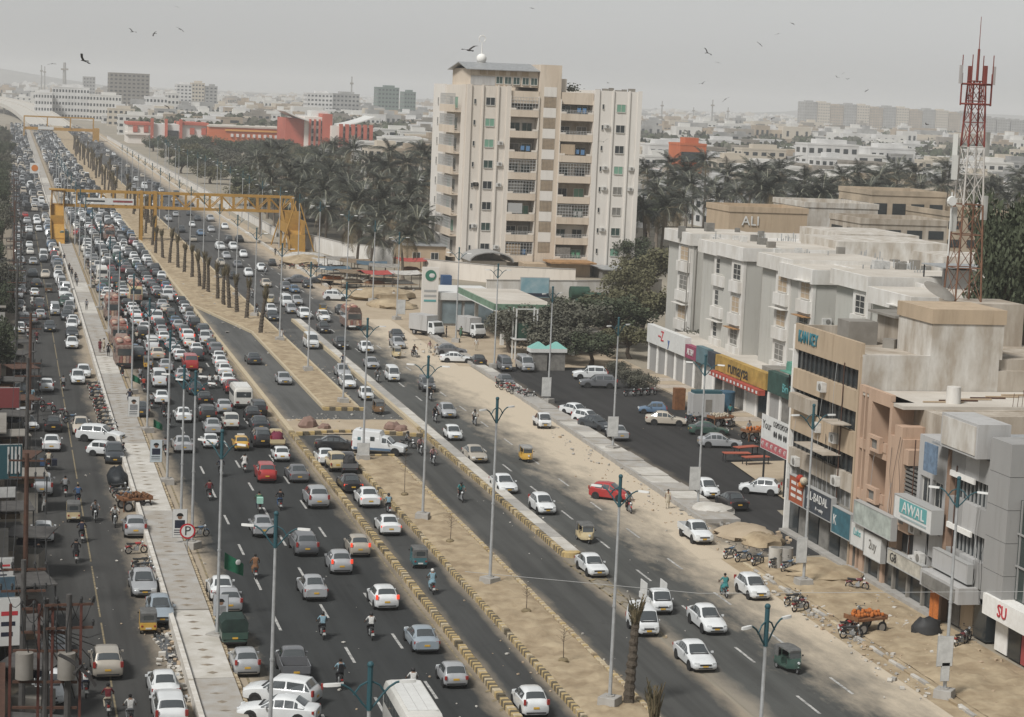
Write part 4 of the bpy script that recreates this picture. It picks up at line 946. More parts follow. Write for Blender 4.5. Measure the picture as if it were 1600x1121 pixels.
PAINTS = dict(deco=m_deco, white=paint('white', (.64, .655, .655)), silver=paint('silver', (.40, .41, .42), metal=.25), grey=paint('grey', (.15, .155, .165), metal=.2), black=paint('black', (.014, .015, .018)), dark=paint('dark', (.035, .042, .05)),
    beige=paint('beige', (.46, .41, .34)), red=paint('red', (.36, .03, .03)), maroon=paint('maroon', (.14, .022, .03)), blue=paint('blue', (.09, .15, .23)), green=paint('green', (.035, .075, .06)), teal=paint('teal', (.05, .14, .16)),
    cream=paint('cream', (.55, .45, .27)), yellow=paint('yellow', (.55, .33, .06)), brown=paint('brown', (.17, .10, .05)), champagne=paint('champagne', (.42, .38, .32), metal=.2), offwhite=paint('offwhite', (.60, .585, .54)), silverblue=paint('silverblue', (.30, .35, .39), metal=.2))

def ring(st):
    y, w_, b, s, t, rw = st
    half = [(.78*w_, b), (.97*w_, b+.09), (w_, b+(s-b)*.45), (.975*w_, s-.03), (.94*w_, s), (rw, t-.06), (rw*.86, t-.012), (rw*.45, t+.012)]
    return [(x, y, z) for x, z in half] + [(-x, y, z) for x, z in reversed(half)]
def lerp_st(a, b, t): return tuple(p+(q-p)*t for p, q in zip(a, b))
def glass_strip(mb, sa, sb, inset=.07, side=None, off=.02):
    """glass over the loft between two stations: the top strip (windscreen, rear window) or one side"""
    A, B = ring(sa), ring(sb)
    if side is None:
        ia = [5, 6, 7, 8, 9, 10]
        pa = [Vector(A[i]) for i in ia]; pb = [Vector(B[i]) for i in ia]
        pa = [Vector((p.x*(1-inset), p.y, p.z)) for p in pa]
        pb = [Vector((p.x*(1-inset), p.y, p.z)) for p in pb]
        qa = [p.lerp(q, inset) for p, q in zip(pa, pb)]; qb = [p.lerp(q, 1-inset*1.3) for p, q in zip(pa, pb)]
        n = (qb[3]-qa[2]).cross(qa[3]-qa[2]).normalized()
        if n.z < 0: n = -n
        for i in range(5): mb.face([qa[i]+n*off, qa[i+1]+n*off, qb[i+1]+n*off, qb[i]+n*off])
    else:
        i0, i1 = (4, 5) if side > 0 else (11, 10)
        a0, a1, b0, b1 = Vector(A[i0]), Vector(A[i1]), Vector(B[i0]), Vector(B[i1])
        def bl(u, v): return a0.lerp(b0, u).lerp(a1.lerp(b1, u), v)
        off = .034; o = Vector((side*off, 0, off*.4))
        mb.face([bl(.06, .10)+o, bl(.94, .10)+o, bl(.94, .86)+o, bl(.06, .86)+o])
SC = dict(rickshaw=.70, ambulance=.83, motorcycle=.80)
class Spec:
    def __init__(s, name, L, parts): s.name = name; s.k = SC.get(name, .80); s.L = L*s.k; s.parts = parts
WH = {}
def wheel_meshes(r, wd):
    if (r, wd) not in WH:
        t = MB(); n = 14
        prof = [(-wd/2, r*.62), (-wd/2, r*.93), (-wd/2+.03, r), (wd/2-.03, r), (wd/2, r*.93), (wd/2, r*.62)]
        t.loft([[(x, rr*math.cos(2*math.pi*i/n), rr*math.sin(2*math.pi*i/n)) for i in range(n)] for x, rr in prof], caps=False)
        m_ = MB(); m_.wheel((0, 0, 0), r*.63, wd*.8, n=12)
        for q in range(5):
            a = q*2*math.pi/5; m_.box(-wd*.44, wd*.44, -.03, .03, -.03, .03); k = len(m_.v)-8
            for i in range(8): x, y, z = m_.v[k+i]; y += r*.32; m_.v[k+i] = (x, y*math.cos(a)-z*math.sin(a), y*math.sin(a)+z*math.cos(a))
        WH[(r, wd)] = (t.mesh('wheel', [m_tyre], 40), m_.mesh('rim', [m_rim], 40))
    return WH[(r, wd)]
def car_spec(name, st, cab, wheels, r=.30, ws=None, rear=None, head=None, tail=None, nose_grille=True, extra=None, wmid=None, plate='y'):
    """st: stations front to rear; cab: index pairs with side glass; ws, rear: index pair of windscreen and rear window"""
    L = st[0][0]-st[-1][0]; P = []
    body = MB(); body.loft([ring(s) for s in st])
    W_ = max(s[1] for s in st)
    for y in wheels:                                          # dark wheel arches
        for sx in (-1, 1): body.tube((sx*(W_-.12), y, r+.02), (sx*(W_+.004), y, r+.02), r+.075, r+.075, 12, 1)
    zb = min(s[2] for s in st); body.box(-W_*.8, W_*.8, st[-1][0]+.25, st[0][0]-.25, zb-.06, zb+.05, 1)
    P.append(['body', body.mesh('body', [PAINT0, m_trim], 38), None, 0])
    g = MB(); glass_strip(g, st[ws[0]], st[ws[1]]); P.append(['windscreen', g.mesh('windscreen', [m_cglass], 60), None, 0])
    if rear: g = MB(); glass_strip(g, st[rear[0]], st[rear[1]]); P.append(['rear_window', g.mesh('rear_window', [m_cglass], 60), None, 0])
    for sx in (-1, 1):
        for a, b in cab:
            g = MB(); glass_strip(g, st[a], st[b], side=sx); P.append(['side_window', g.mesh('side_window', [m_cglass]), None, 1])
    f, e = st[0], st[-1]
    hz, hw = head; tz, tw, th = tail
    for sx in (-1, 1):
        mb = MB(); w1 = st[1][1]; mb.obox((sx*(w1-.20), st[1][0]+.02, hz), (.30, .10, .14), sx*-.35); P.append(['headlight', mb.mesh('headlight', [m_head]), None, 1])
        w2 = st[-2][1]; mb = MB(); mb.obox((sx*(w2-tw/2+.01), st[-2][0]-.03, tz), (tw, .12, th), sx*.25); P.append(['tail_light', mb.mesh('tail_light', [m_tail]), None, 1])
        mb = MB(); ym = st[ws[0]][0]-.35; mb.obox((sx*(W_+.08), ym, st[ws[0]][3]+.08), (.16, .09, .12)); P.append(['mirror', mb.mesh('mirror', [PAINT0]), None, 1])
    mb = MB(); mb.obox((0, f[0]+.012, f[2]+.16), (.34, .02, .11)); P.append(['number_plate', mb.mesh('number_plate', [m_plate_y]), None, 1])
    mb = MB(); mb.obox((0, e[0]-.012, e[2]+.30), (.36, .02, .12)); P.append(['number_plate', mb.mesh('number_plate', [m_plate_y]), None, 1])
    if nose_grille: mb = MB(); mb.obox((0, f[0]+.01, (f[2]+f[4])/2+.10), (f[1]*1.25, .03, .10)); mb.obox((0, f[0]+.012, f[2]+.03), (f[1]*1.5, .03, .07)); P.append(['grille', mb.mesh('grille', [m_trim]), None, 1])
    c_ = st[ws[0]]; mb = MB(); mb.obox((0, c_[0]+.05, c_[4]+.012), (c_[5]*1.7, .16, .03)); P.append(['cowl', mb.mesh('cowl', [m_trim]), None, 1])
    mb = MB(); mb.obox((0, e[0]+.0, e[2]+.02), (e[1]*1.7, .06, .08)); P.append(['rear_bumper', mb.mesh('rear_bumper', [m_trim]), None, 1])
    for y in wheels:
        for sx in (-1, 1): P.append(['wheel', wheel_meshes(r, .19)[0], (sx*(W_-.085), y, r), 1, wheel_meshes(r, .19)[1]])
    if extra: P += extra
    return Spec(name, L, P)
S = {}
S['sedan'] = car_spec('sedan', [(2.22,.60,.30,.52,.60,.50),(2.12,.76,.22,.60,.68,.64),(1.55,.85,.19,.74,.82,.70),(.86,.86,.18,.86,.94,.68),(.10,.86,.18,.91,1.42,.56),(-.45,.86,.18,.92,1.475,.575),(-1.0,.86,.18,.93,1.43,.56),(-1.62,.86,.19,.94,1.04,.64),(-2.08,.83,.22,.92,1.01,.64),(-2.22,.74,.32,.84,.90,.58)],
    [(3,4),(4,5),(5,6),(6,7)], (1.38,-1.28), .305, (3,4), (6,7), (.62,.6), (.80,.30,.17))
S['old_sedan'] = car_spec('sedan', [(2.1,.66,.32,.60,.66,.58),(2.02,.76,.24,.66,.72,.66),(1.4,.80,.20,.74,.80,.68),(.8,.80,.20,.82,.88,.67),(.22,.80,.20,.86,1.33,.58),(-.4,.80,.20,.87,1.385,.59),(-.95,.80,.20,.88,1.35,.58),(-1.42,.80,.20,.89,.97,.64),(-2.0,.78,.24,.88,.94,.66),(-2.08,.72,.34,.84,.88,.62)],
    [(3,4),(4,5),(5,6),(6,7)], (1.28,-1.15), .285, (3,4), (6,7), (.60,.6), (.74,.26,.16))
S['hatch'] = car_spec('hatchback', [(1.82,.58,.30,.56,.64,.48),(1.72,.74,.22,.64,.74,.60),(1.30,.81,.19,.80,.88,.66),(.82,.82,.18,.89,.98,.66),(.12,.82,.18,.94,1.46,.58),(-.5,.82,.18,.95,1.51,.59),(-1.25,.82,.18,.98,1.46,.57),(-1.62,.81,.20,1.0,1.10,.66),(-1.78,.78,.24,.86,.96,.64),(-1.84,.70,.34,.74,.82,.58)],
    [(3,4),(4,5),(5,6)], (1.12,-1.12), .285, (3,4), (6,7), (.68,.6), (.98,.16,.30))
S['small_hatch'] = car_spec('hatchback', [(1.64,.60,.30,.58,.63,.54),(1.58,.68,.24,.64,.70,.60),(1.0,.71,.20,.76,.82,.62),(.62,.71,.20,.82,.88,.62),(.12,.71,.20,.86,1.35,.55),(-.45,.71,.20,.87,1.40,.56),(-1.12,.71,.20,.88,1.36,.55),(-1.5,.70,.22,.89,.96,.60),(-1.6,.68,.26,.70,.78,.58),(-1.64,.64,.34,.62,.70,.54)],
    [(3,4),(4,5),(5,6)], (1.02,-1.0), .26, (3,4), (6,7), (.62,.6), (.74,.14,.22))
S['suv'] = car_spec('estate_car', [(2.2,.66,.36,.72,.80,.56),(2.1,.82,.28,.82,.92,.70),(1.55,.88,.25,.98,1.06,.76),(.92,.88,.25,1.06,1.14,.74),(.32,.88,.25,1.10,1.66,.64),(-.5,.88,.25,1.11,1.72,.66),(-1.65,.88,.25,1.12,1.66,.64),(-1.98,.88,.26,1.12,1.24,.74),(-2.15,.85,.30,.98,1.08,.72),(-2.22,.76,.40,.82,.90,.64)],
    [(3,4),(4,5),(5,6),(6,7)], (1.32,-1.3), .34, (3,4), (6,7), (.80,.6), (1.04,.16,.36))
S['van'] = car_spec('minivan', [(1.64,.60,.30,.62,.72,.56),(1.60,.70,.26,.80,.92,.64),(1.46,.72,.24,.96,1.06,.66),(1.40,.72,.24,.98,1.08,.66),(1.02,.72,.24,1.00,1.74,.60),(.2,.72,.24,1.02,1.86,.62),(-1.35,.72,.24,1.02,1.86,.62),(-1.58,.72,.24,1.02,1.22,.68),(-1.63,.70,.28,.9,1.0,.66),(-1.65,.66,.36,.7,.8,.6)],
    [(3,4),(4,5),(5,6)], (1.06,-.98), .265, (3,4), (6,7), (.66,.6), (.84,.12,.30))
S['hiace'] = car_spec('van', [(2.3,.70,.34,.72,.84,.62),(2.24,.82,.28,.94,1.06,.74),(1.98,.85,.26,1.10,1.22,.76),(1.88,.85,.26,1.12,1.24,.76),(1.3,.85,.26,1.16,1.92,.70),(.2,.85,.26,1.18,2.0,.72),(-1.95,.85,.26,1.18,1.98,.72),(-2.25,.85,.27,1.18,1.40,.78),(-2.32,.82,.30,1.0,1.12,.76),(-2.35,.76,.38,.8,.9,.7)],
    [(3,4),(4,5),(5,6)], (1.45,-1.35), .32, (3,4), (6,7), (.80,.6), (1.02,.12,.36))
# pickup: cab with an open load bed
def pickup_extra(y0, y1, w_, z0, z1):
    mb = MB(); t = .05
    mb.box(-w_, w_, y1, y0, z0, z0+.05); bed = ['load_bed', mb.mesh('load_bed', [m_trim]), None, 0]
    mb = MB(); mb.box(-w_-t, -w_, y1, y0, z0, z1); mb.box(w_, w_+t, y1, y0, z0, z1); mb.box(-w_, w_, y1-t, y1, z0, z1); mb.box(-w_, w_, y0, y0+t, z0, z1+.12); sides = ['bed_side', mb.mesh('bed_side', [PAINT0]), None, 0]
    return [bed, sides]
S['pickup'] = car_spec('pickup', [(2.35,.66,.36,.66,.74,.56),(2.25,.80,.30,.76,.86,.68),(1.7,.84,.28,.92,1.0,.72),(1.1,.84,.28,1.0,1.08,.70),(.5,.84,.28,1.04,1.58,.60),(.0,.84,.28,1.05,1.63,.62),(-.45,.84,.28,1.05,1.58,.62),(-.56,.84,.28,1.04,1.12,.72),(-.60,.80,.30,.52,.58,.72),(-2.2,.80,.34,.55,.60,.70),(-2.34,.78,.40,.52,.56,.66)],
    [(3,4),(4,5),(5,6)], (1.45,-1.4), .33, (3,4), (6,7), (.78,.6), (.78,.14,.2), extra=pickup_extra(-.62, -2.3, .80, .62, 1.06))
S['mini_pickup'] = car_spec('mini_pickup', [(1.62,.60,.32,.62,.72,.56),(1.58,.68,.28,.80,.92,.64),(1.44,.70,.26,.96,1.06,.64),(1.38,.70,.26,.98,1.08,.64),(1.0,.70,.26,1.0,1.66,.58),(.6,.70,.26,1.02,1.74,.60),(.30,.70,.26,1.02,1.70,.60),(.24,.70,.26,1.0,1.10,.64),(.20,.66,.28,.48,.54,.6),(-1.5,.66,.34,.5,.56,.6),(-1.6,.64,.38,.48,.52,.58)],
    [(3,4),(4,5),(5,6)], (1.04,-.95), .265, (3,4), None, (.70,.6), (.56,.14,.16), extra=pickup_extra(.18, -1.6, .70, .58, 1.0))
S['jeep'] = car_spec('jeep', [(1.7,.62,.42,.86,.92,.58),(1.66,.72,.40,.92,.98,.66),(.8,.74,.36,1.0,1.06,.68),(.66,.74,.36,1.02,1.08,.68),(.46,.74,.36,1.04,1.66,.64),(-.4,.74,.36,1.04,1.74,.66),(-1.5,.74,.36,1.04,1.72,.66),(-1.62,.74,.36,1.04,1.16,.70),(-1.68,.72,.38,.9,1.0,.68),(-1.7,.68,.42,.7,.8,.64)],
    [(4,5),(5,6)], (1.1,-1.05), .33, (3,4), (6,7), (.82,.5), (.8,.12,.22))
def big_box(name, L, W2, H, z0, col_body, windows=True, cabfront=True, roof=None, deco=False, cargo=None):
    P = []; y0, y1 = L/2, -L/2
    mb = MB(); e = .12
    def rr(y, s=1.0, zt=H):
        w_ = W2*s; return [(w_-.02, y, z0), (w_, y, z0+.3), (w_, y, zt-.35), (w_-e, y, zt-.06), (w_-.4, y, zt), (-w_+.4, y, zt), (-w_+e, y, zt-.06), (-w_, y, zt-.35), (-w_, y, z0+.3), (-w_+.02, y, z0)]
    mb.loft([rr(y0, .9, H-.25), rr(y0-.12, .98, H-.08), rr(y0-.5), rr(y1+.4), rr(y1+.1, .98, H-.05), rr(y1, .92, H-.2)])
    P.append(['body', mb.mesh('body', [PAINT0], 35), None, 0])
    g = MB(); g.box(-W2*.82, W2*.82, y0-.02, y0+.035, z0+H*.42, H-.42); P.append(['windscreen', g.mesh('windscreen', [m_cglass]), None, 0])
    g = MB(); g.box(-W2*.78, W2*.78, y1-.035, y1+.02, z0+H*.40, H-.45); P.append(['rear_window', g.mesh('rear_window', [m_cglass]), None, 0])
    if windows:
        n = max(3, int(L/1.2))
        for sx in (-1, 1):
            for i in range(n):
                ya = y0-.6-(L-1.2)*i/n; yb = ya-(L-1.2)/n+.1; g = MB(); g.box(sx*(W2-.01), sx*(W2+.015), yb, ya, z0+H*.40, H-.5); P.append(['side_window', g.mesh('side_window', [m_cglass]), None, 1])
    for sx in (-1, 1):
        for nm, m, y, z in (('headlight', m_head, y0+.02, z0+.45), ('tail_light', m_tail, y1-.02, z0+.4)):
            g = MB(); g.box(sx*(W2-.5), sx*(W2-.2), y-.03, y+.03, z-.1, z+.1); P.append([nm, g.mesh(nm, [m]), None, 1])
        for y in (y0-L*.2, y1+L*.22): P.append(['wheel', wheel_meshes(.42, .28)[0], (sx*(W2-.16), y, .42), 1, wheel_meshes(.42, .28)[1]])
    g = MB(); g.box(-W2*.95, W2*.95, y1-.08, y1, z0-.05, z0+.2); P.append(['rear_bumper', g.mesh('rear_bumper', [m_trim]), None, 1])
    g = MB(); g.box(-W2*.95, W2*.95, y0, y0+.1, z0-.05, z0+.22); P.append(['front_bumper', g.mesh('front_bumper', [m_trim]), None, 1])
    if roof:
        for k in range(3): g = MB(); g.box(-W2*.7+k*W2*.5, -W2*.7+k*W2*.5+.5, y1+.8, y0-.8, H, H+.05); P.append(['roof_rib', g.mesh('roof_rib', [roof]), None, 0])
    if deco:                                                     # painted panels and load on the roof
        dm = [mat('deco_pink', (.22, .13, .11), .7, .7, 6, col2=(.34, .30, .25)), mat('deco_red', (.20, .05, .05), .6, .7, 7, col2=(.30, .2, .14)), mat('deco_cream', (.5, .42, .3), .7, .7, 8, col2=(.3, .1, .08))]
        for k in range(5):
            g = MB(); g.box(-W2+.1+k*W2*.37, -W2+.42+k*W2*.37, y1-.06, y1-.02, z0+.25, z0+H*.36); P.append(['painted_panel', g.mesh('painted_panel', [dm[k % 3]]), None, 1])
            g = MB(); g.box(-W2+.1+k*W2*.37, -W2+.42+k*W2*.37, y0+.03, y0+.06, z0+.25, z0+H*.36); P.append(['painted_panel', g.mesh('painted_panel', [dm[(k+1) % 3]]), None, 1])
        g = MB(); g.box(-W2*.92, W2*.92, y1+.4, y0-1.0, H, H+.18); P.append(['roof_rack', g.mesh('roof_rack', [dm[1]]), None, 0])
        for k in range(6):
            g = MB(); g.ball(((-.5+k % 2)*W2, y1+.8+k*.7, H+.35), .45, 0, 7, 5, (1, 1.2, .6)); P.append(['roof_bundle', g.mesh('roof_bundle', [dm[k % 3]], 60), None, 0])
        g = MB(); g.loft([[(-W2*.9, y0+.0, H-.1), (W2*.9, y0+.0, H-.1), (W2*.9, y0-.1, H-.1), (-W2*.9, y0-.1, H-.1)], [(-W2*.6, y0+.35, H+.6), (W2*.6, y0+.35, H+.6), (W2*.6, y0+.25, H+.6), (-W2*.6, y0+.25, H+.6)]]); P.append(['crown_panel', g.mesh('crown_panel', [dm[0]]), None, 0])
    return Spec(name, L, P)
S['bus'] = big_box('bus', 7.2, 1.05, 2.75, .45, None, roof=m_sg_w)
S['coaster'] = big_box('minibus', 5.6, .98, 2.45, .42, None, roof=m_sg_w)
S['deco_bus'] = big_box('bus', 7.0, 1.1, 2.9, .5, None, deco=True)
def truck_spec():
    P = []; mb = MB()
    mb.loft([[(.9, 2.75, .55), (.95, 2.75, 1.2), (.85, 2.7, 1.3), (-.85, 2.7, 1.3), (-.95, 2.75, 1.2), (-.9, 2.75, .55)], [(.95, 2.6, .5), (.98, 2.6, 1.3), (.88, 2.3, 2.2), (-.88, 2.3, 2.2), (-.98, 2.6, 1.3), (-.95, 2.6, .5)], [(.95, 1.3, .5), (.98, 1.3, 1.3), (.9, 1.3, 2.25), (-.9, 1.3, 2.25), (-.98, 1.3, 1.3), (-.95, 1.3, .5)]])
    P.append(['cab', mb.mesh('cab', [PAINT0], 30), None, 0])
    g = MB(); g.face([(-.8, 2.64, 1.42), (.8, 2.64, 1.42), (.76, 2.36, 2.12), (-.76, 2.36, 2.12)]); P.append(['windscreen', g.mesh('windscreen', [m_cglass]), None, 0])
    for sx in (-1, 1):
        g = MB(); g.face([(sx*.985, 1.5, 1.4), (sx*.985, 2.35, 1.4), (sx*.93, 2.2, 2.05), (sx*.93, 1.5, 2.05)]); P.append(['side_window', g.mesh('side_window', [m_cglass]), None, 1])
        g = MB(); g.box(sx*.5, sx*.8, 2.74, 2.79, .75, .95); P.append(['headlight', g.mesh('headlight', [m_head]), None, 1])
        for y in (1.95, -1.7): P.append(['wheel', wheel_meshes(.42, .28)[0], (sx*.82, y, .42), 1, wheel_meshes(.42, .28)[1]])
    g = MB(); g.box(-1.05, 1.05, -2.75, 1.2, .8, 3.0); P.append(['cargo_box', g.mesh('cargo_box', [m_grey_l]), None, 0])
    g = MB(); g.box(-.85, .85, -2.7, 2.5, .5, .79); P.append(['chassis', g.mesh('chassis', [m_trim]), None, 0])
    g = MB(); g.box(-.95, .95, 2.75, 2.85, .45, .7); P.append(['bumper', g.mesh('bumper', [m_trim]), None, 0])
    return Spec('truck', 5.5, P)
S['truck'] = truck_spec()
# high white van body on a pickup front (the ambulance at the U-turn)
def ambulance_spec():
    sp = car_spec('ambulance', [(2.5,.70,.42,.76,.84,.6),(2.4,.84,.34,.86,.96,.72),(1.85,.88,.32,1.02,1.1,.76),(1.3,.88,.32,1.1,1.18,.74),(.75,.88,.32,1.14,1.74,.66),(.3,.88,.32,1.15,1.8,.68),(.1,.92,.32,1.6,2.25,.82),(-2.35,.92,.32,1.6,2.32,.84),(-2.45,.90,.36,1.5,2.2,.8),(-2.5,.86,.44,1.4,2.0,.7)],
        [(3,4),(4,5)], (1.6,-1.5), .36, (3,4), None, (.84,.6), (1.0,.14,.5))
    for sx in (-1, 1):
        g = MB(); g.box(sx*.915, sx*.93, -2.3, 1.2, .45, .68); sp.parts.append(['stripe', g.mesh('stripe', [PAINTS['blue']]), None, 0])
        g = MB(); g.box(sx*.91, sx*.935, -.75, -.35, 1.35, 1.75); sp.parts.append(['hatch_window', g.mesh('hatch_window', [m_cglass]), None, 0])
        g = MB(); g.box(sx*.912, sx*.926, -1.95, -1.65, 1.35, 1.65); sp.parts.append(['emblem', g.mesh('emblem', [PAINTS['teal']]), None, 0])
    g = MB(); g.box(-.4, .4, -2.1, -1.9, 2.3, 2.42); sp.parts.append(['light_bar', g.mesh('light_bar', [m_sg_w]), None, 0])
    return sp
S['ambulance'] = ambulance_spec()
def rickshaw_spec(canopy):
    P = []; hood = mat('rickshaw_hood', (.14, .14, .135), .8, .4, 3) if canopy == 'grey' else mat('rickshaw_roof', (.30, .295, .28), .75, .4, 2)
    def sec(y, w_, z0, z1, tw): return [(w_*.9, y, z0), (w_, y, z0+.12), (w_, y, (z0+z1)/2), (tw, y, z1), (-tw, y, z1), (-w_, y, (z0+z1)/2), (-w_, y, z0+.12), (-w_*.9, y, z0)]
    mb = MB(); mb.loft([sec(1.30, .14, .45, .80, .12), sec(1.22, .30, .40, .98, .26), sec(.92, .46, .34, 1.06, .42), sec(.62, .60, .30, 1.04, .58), sec(.58, .62, .28, .52, .60), sec(-.15, .63, .28, .50, .61), sec(-.2, .64, .28, .98, .63), sec(-1.1, .64, .30, .98, .62), sec(-1.24, .56, .40, .92, .54)])
    P.append(['body', mb.mesh('body', [PAINT0], 35), None, 0])
    mb = MB()
    def hs_(y, w_, z): return [(w_, y, z-.14), (w_-.02, y, z-.03), (w_-.14, y, z), (-w_+.14, y, z), (-w_+.02, y, z-.03), (-w_, y, z-.14)]
    mb.loft([hs_(.78, .52, 1.62), hs_(.6, .6, 1.72), hs_(-.4, .64, 1.80), hs_(-1.05, .63, 1.76), hs_(-1.2, .6, 1.62)])
    P.append(['roof', mb.mesh('roof', [hood], 35), None, 0])
    mb = MB(); mb.box(-.6, .6, -1.22, -1.17, .96, 1.12); mb.box(-.6, -.38, -1.22, -1.17, 1.12, 1.5); mb.box(.38, .6, -1.22, -1.17, 1.12, 1.5); mb.box(-.6, .6, -1.22, -1.17, 1.5, 1.66)
    for sx in (-1, 1): mb.box(sx*.6, sx*.63, -1.18, -.55, .95, 1.66)
    P.append(['hood_panel', mb.mesh('hood_panel', [hood]), None, 0])
    g = MB(); g.box(-.38, .38, -1.21, -1.18, 1.12, 1.5); P.append(['rear_window', g.mesh('rear_window', [m_cglass]), None, 0])
    g = MB(); g.face([(-.5, .80, 1.06), (.5, .80, 1.06), (.48, .72, 1.56), (-.48, .72, 1.56)]); P.append(['windscreen', g.mesh('windscreen', [m_cglass]), None, 0])
    mb = MB()
    for sx in (-1, 1):
        mb.tube((sx*.52, .8, 1.02), (sx*.52, .7, 1.64), .03, .03, 5); mb.tube((sx*.62, -.1, .95), (sx*.62, -.1, 1.7), .025, .025, 5)
    P.append(['frame', mb.mesh('frame', [PAINT0]), None, 0])
    mb = MB(); mb.box(-.55, .55, -1.0, -.45, .5, .72); mb.box(-.3, .3, .05, .35, .5, .70); mb.box(-.55, .55, -1.08, -.98, .72, 1.1); P.append(['seat', mb.mesh('seat', [m_trim]), None, 0])
    mb = MB(); mb.tube((0, 1.30, .84), (0, 1.38, .84), .10, .10, 10); P.append(['headlight', mb.mesh('headlight', [m_head], 40), None, 1])
    mb = MB(); mb.ball((0, 1.2, .50), .2, 0, 10, 6, (.7, 1.3, .5)); P.append(['mudguard', mb.mesh('mudguard', [PAINT0], 60), None, 1])
    for sx in (-1, 1):
        g = MB(); g.box(sx*.4, sx*.56, -1.27, -1.22, .62, .74); P.append(['tail_light', g.mesh('tail_light', [m_tail]), None, 1])
        g = MB(); g.box(sx*.60, sx*.72, .78, .82, 1.18, 1.30); P.append(['mirror', g.mesh('mirror', [m_trim]), None, 1])
        P.append(['wheel', wheel_meshes(.24, .11)[0], (sx*.56, -.78, .24), 1, wheel_meshes(.24, .11)[1]])
    P.append(['wheel', wheel_meshes(.24, .11)[0], (0, 1.18, .24), 1, wheel_meshes(.24, .11)[1]])
    g = MB(); g.box(-.22, .22, -1.27, -1.24, .44, .56); P.append(['number_plate', g.mesh('number_plate', [m_plate_w]), None, 1])
    return Spec('rickshaw', 2.6, P)
S['rickshaw'] = rickshaw_spec('light'); S['rickshaw_dark'] = rickshaw_spec('grey')
def bike_spec():
    P = []
    def ty(y): 
        mb = MB(); n = 16; k = 6
        rings = []
        for i in range(n+1):
            a = 2*math.pi*i/n; rings.append([((.045*math.cos(b)), y+(.245+.05*math.sin(b))*math.cos(a), .29+(.245+.05*math.sin(b))*math.sin(a)) for b in [2*math.pi*j/k for j in range(k)]])
        mb.loft(rings, caps=False); return mb
    for y in (.62, -.58):
        P.append(['wheel', ty(y).mesh('wheel', [m_tyre], 60), None, 0])
        mb = MB(); mb.tube((-.05, y, .29), (.05, y, .29), .055, .055, 8)
        for q in range(8): a = q*math.pi/4; mb.tube((0, y, .29), (0, y+.24*math.cos(a), .29+.24*math.sin(a)), .008, .008, 3)
        P.append(['hub', mb.mesh('hub', [m_rim]), None, 1])
    mb = MB(); mb.loft([[(x*s, y, z) for x, z in ((.10, .72), (.13, .80), (.06, .88), (-.06, .88), (-.13, .80), (-.10, .72))] for y, s in ((.36, .6), (.26, 1), (.02, 1), (-.1, .7))]); P.append(['tank', mb.mesh('tank', [PAINT0], 50), None, 0])
    mb = MB(); mb.loft([[(x*s, y, z+dz) for x, z in ((.11, .74), (.13, .79), (.09, .83), (-.09, .83), (-.13, .79), (-.11, .74))] for y, s, dz in ((-.06, .8, 0), (-.3, 1, 0), (-.62, 1, .02), (-.74, .6, .04))]); P.append(['seat', mb.mesh('seat', [m_trim], 50), None, 0])
    mb = MB(); mb.box(-.10, .10, -.12, .20, .26, .52); mb.tube((0, .1, .5), (0, .14, .72), .09, .07, 8); P.append(['engine', mb.mesh('engine', [m_metal]), None, 0])
    mb = MB(); mb.path([(0, .42, .80), (0, .1, .5), (0, -.2, .35), (0, -.58, .30)], .03, 5); mb.path([(0, .35, .78), (0, -.2, .72), (0, -.7, .74)], .025, 5); mb.tube((.09, -.55, .3), (.09, -.4, .72), .02); mb.tube((-.09, -.55, .3), (-.09, -.4, .72), .02); P.append(['frame', mb.mesh('frame', [m_trim]), None, 0])
    mb = MB()
    for sx in (-1, 1): mb.tube((sx*.07, .63, .29), (sx*.06, .42, .92), .022, .022, 5)
    P.append(['fork', mb.mesh('fork', [m_metal]), None, 0])
    mb = MB(); mb.path([(-.36, .22, 1.02), (-.2, .36, .98), (0, .40, .94), (.2, .36, .98), (.36, .22, 1.02)], .016, 5); mb.obox((-.33, .28, 1.14), (.10, .02, .07)); mb.obox((.33, .28, 1.14), (.10, .02, .07)); mb.tube((-.3, .27, 1.0), (-.33, .28, 1.12), .008); mb.tube((.3, .27, 1.0), (.33, .28, 1.12), .008); P.append(['handlebar', mb.mesh('handlebar', [m_trim]), None, 0])
    mb = MB(); mb.ball((0, .50, .86), .10, 0, 9, 6); P.append(['headlight', mb.mesh('headlight', [m_head], 60), None, 0])
    mb = MB(); mb.tube((.12, .12, .25), (.14, -.62, .34), .035, .05, 7); P.append(['exhaust', mb.mesh('exhaust', [m_chrome], 50), None, 0])
    mb = MB(); mb.path([(0, -.30, .60), (0, -.55, .62), (0, -.80, .50)], [.06, .07, .05], 6); P.append(['mudguard', mb.mesh('mudguard', [PAINT0], 50), None, 0]); mb = MB(); mb.path([(0, .42, .58), (0, .62, .62), (0, .84, .52)], [.05, .06, .04], 6); P.append(['mudguard', mb.mesh('mudguard', [PAINT0], 50), None, 0])
    mb = MB(); mb.box(-.07, .07, -.82, -.78, .58, .68); P.append(['tail_light', mb.mesh('tail_light', [m_tail]), None, 0])
    mb = MB(); mb.box(-.09, .09, -.86, -.84, .38, .52); P.append(['number_plate', mb.mesh('number_plate', [m_plate_w]), None, 0])
    return Spec('motorcycle', 1.8, P)
S['bike'] = bike_spec()

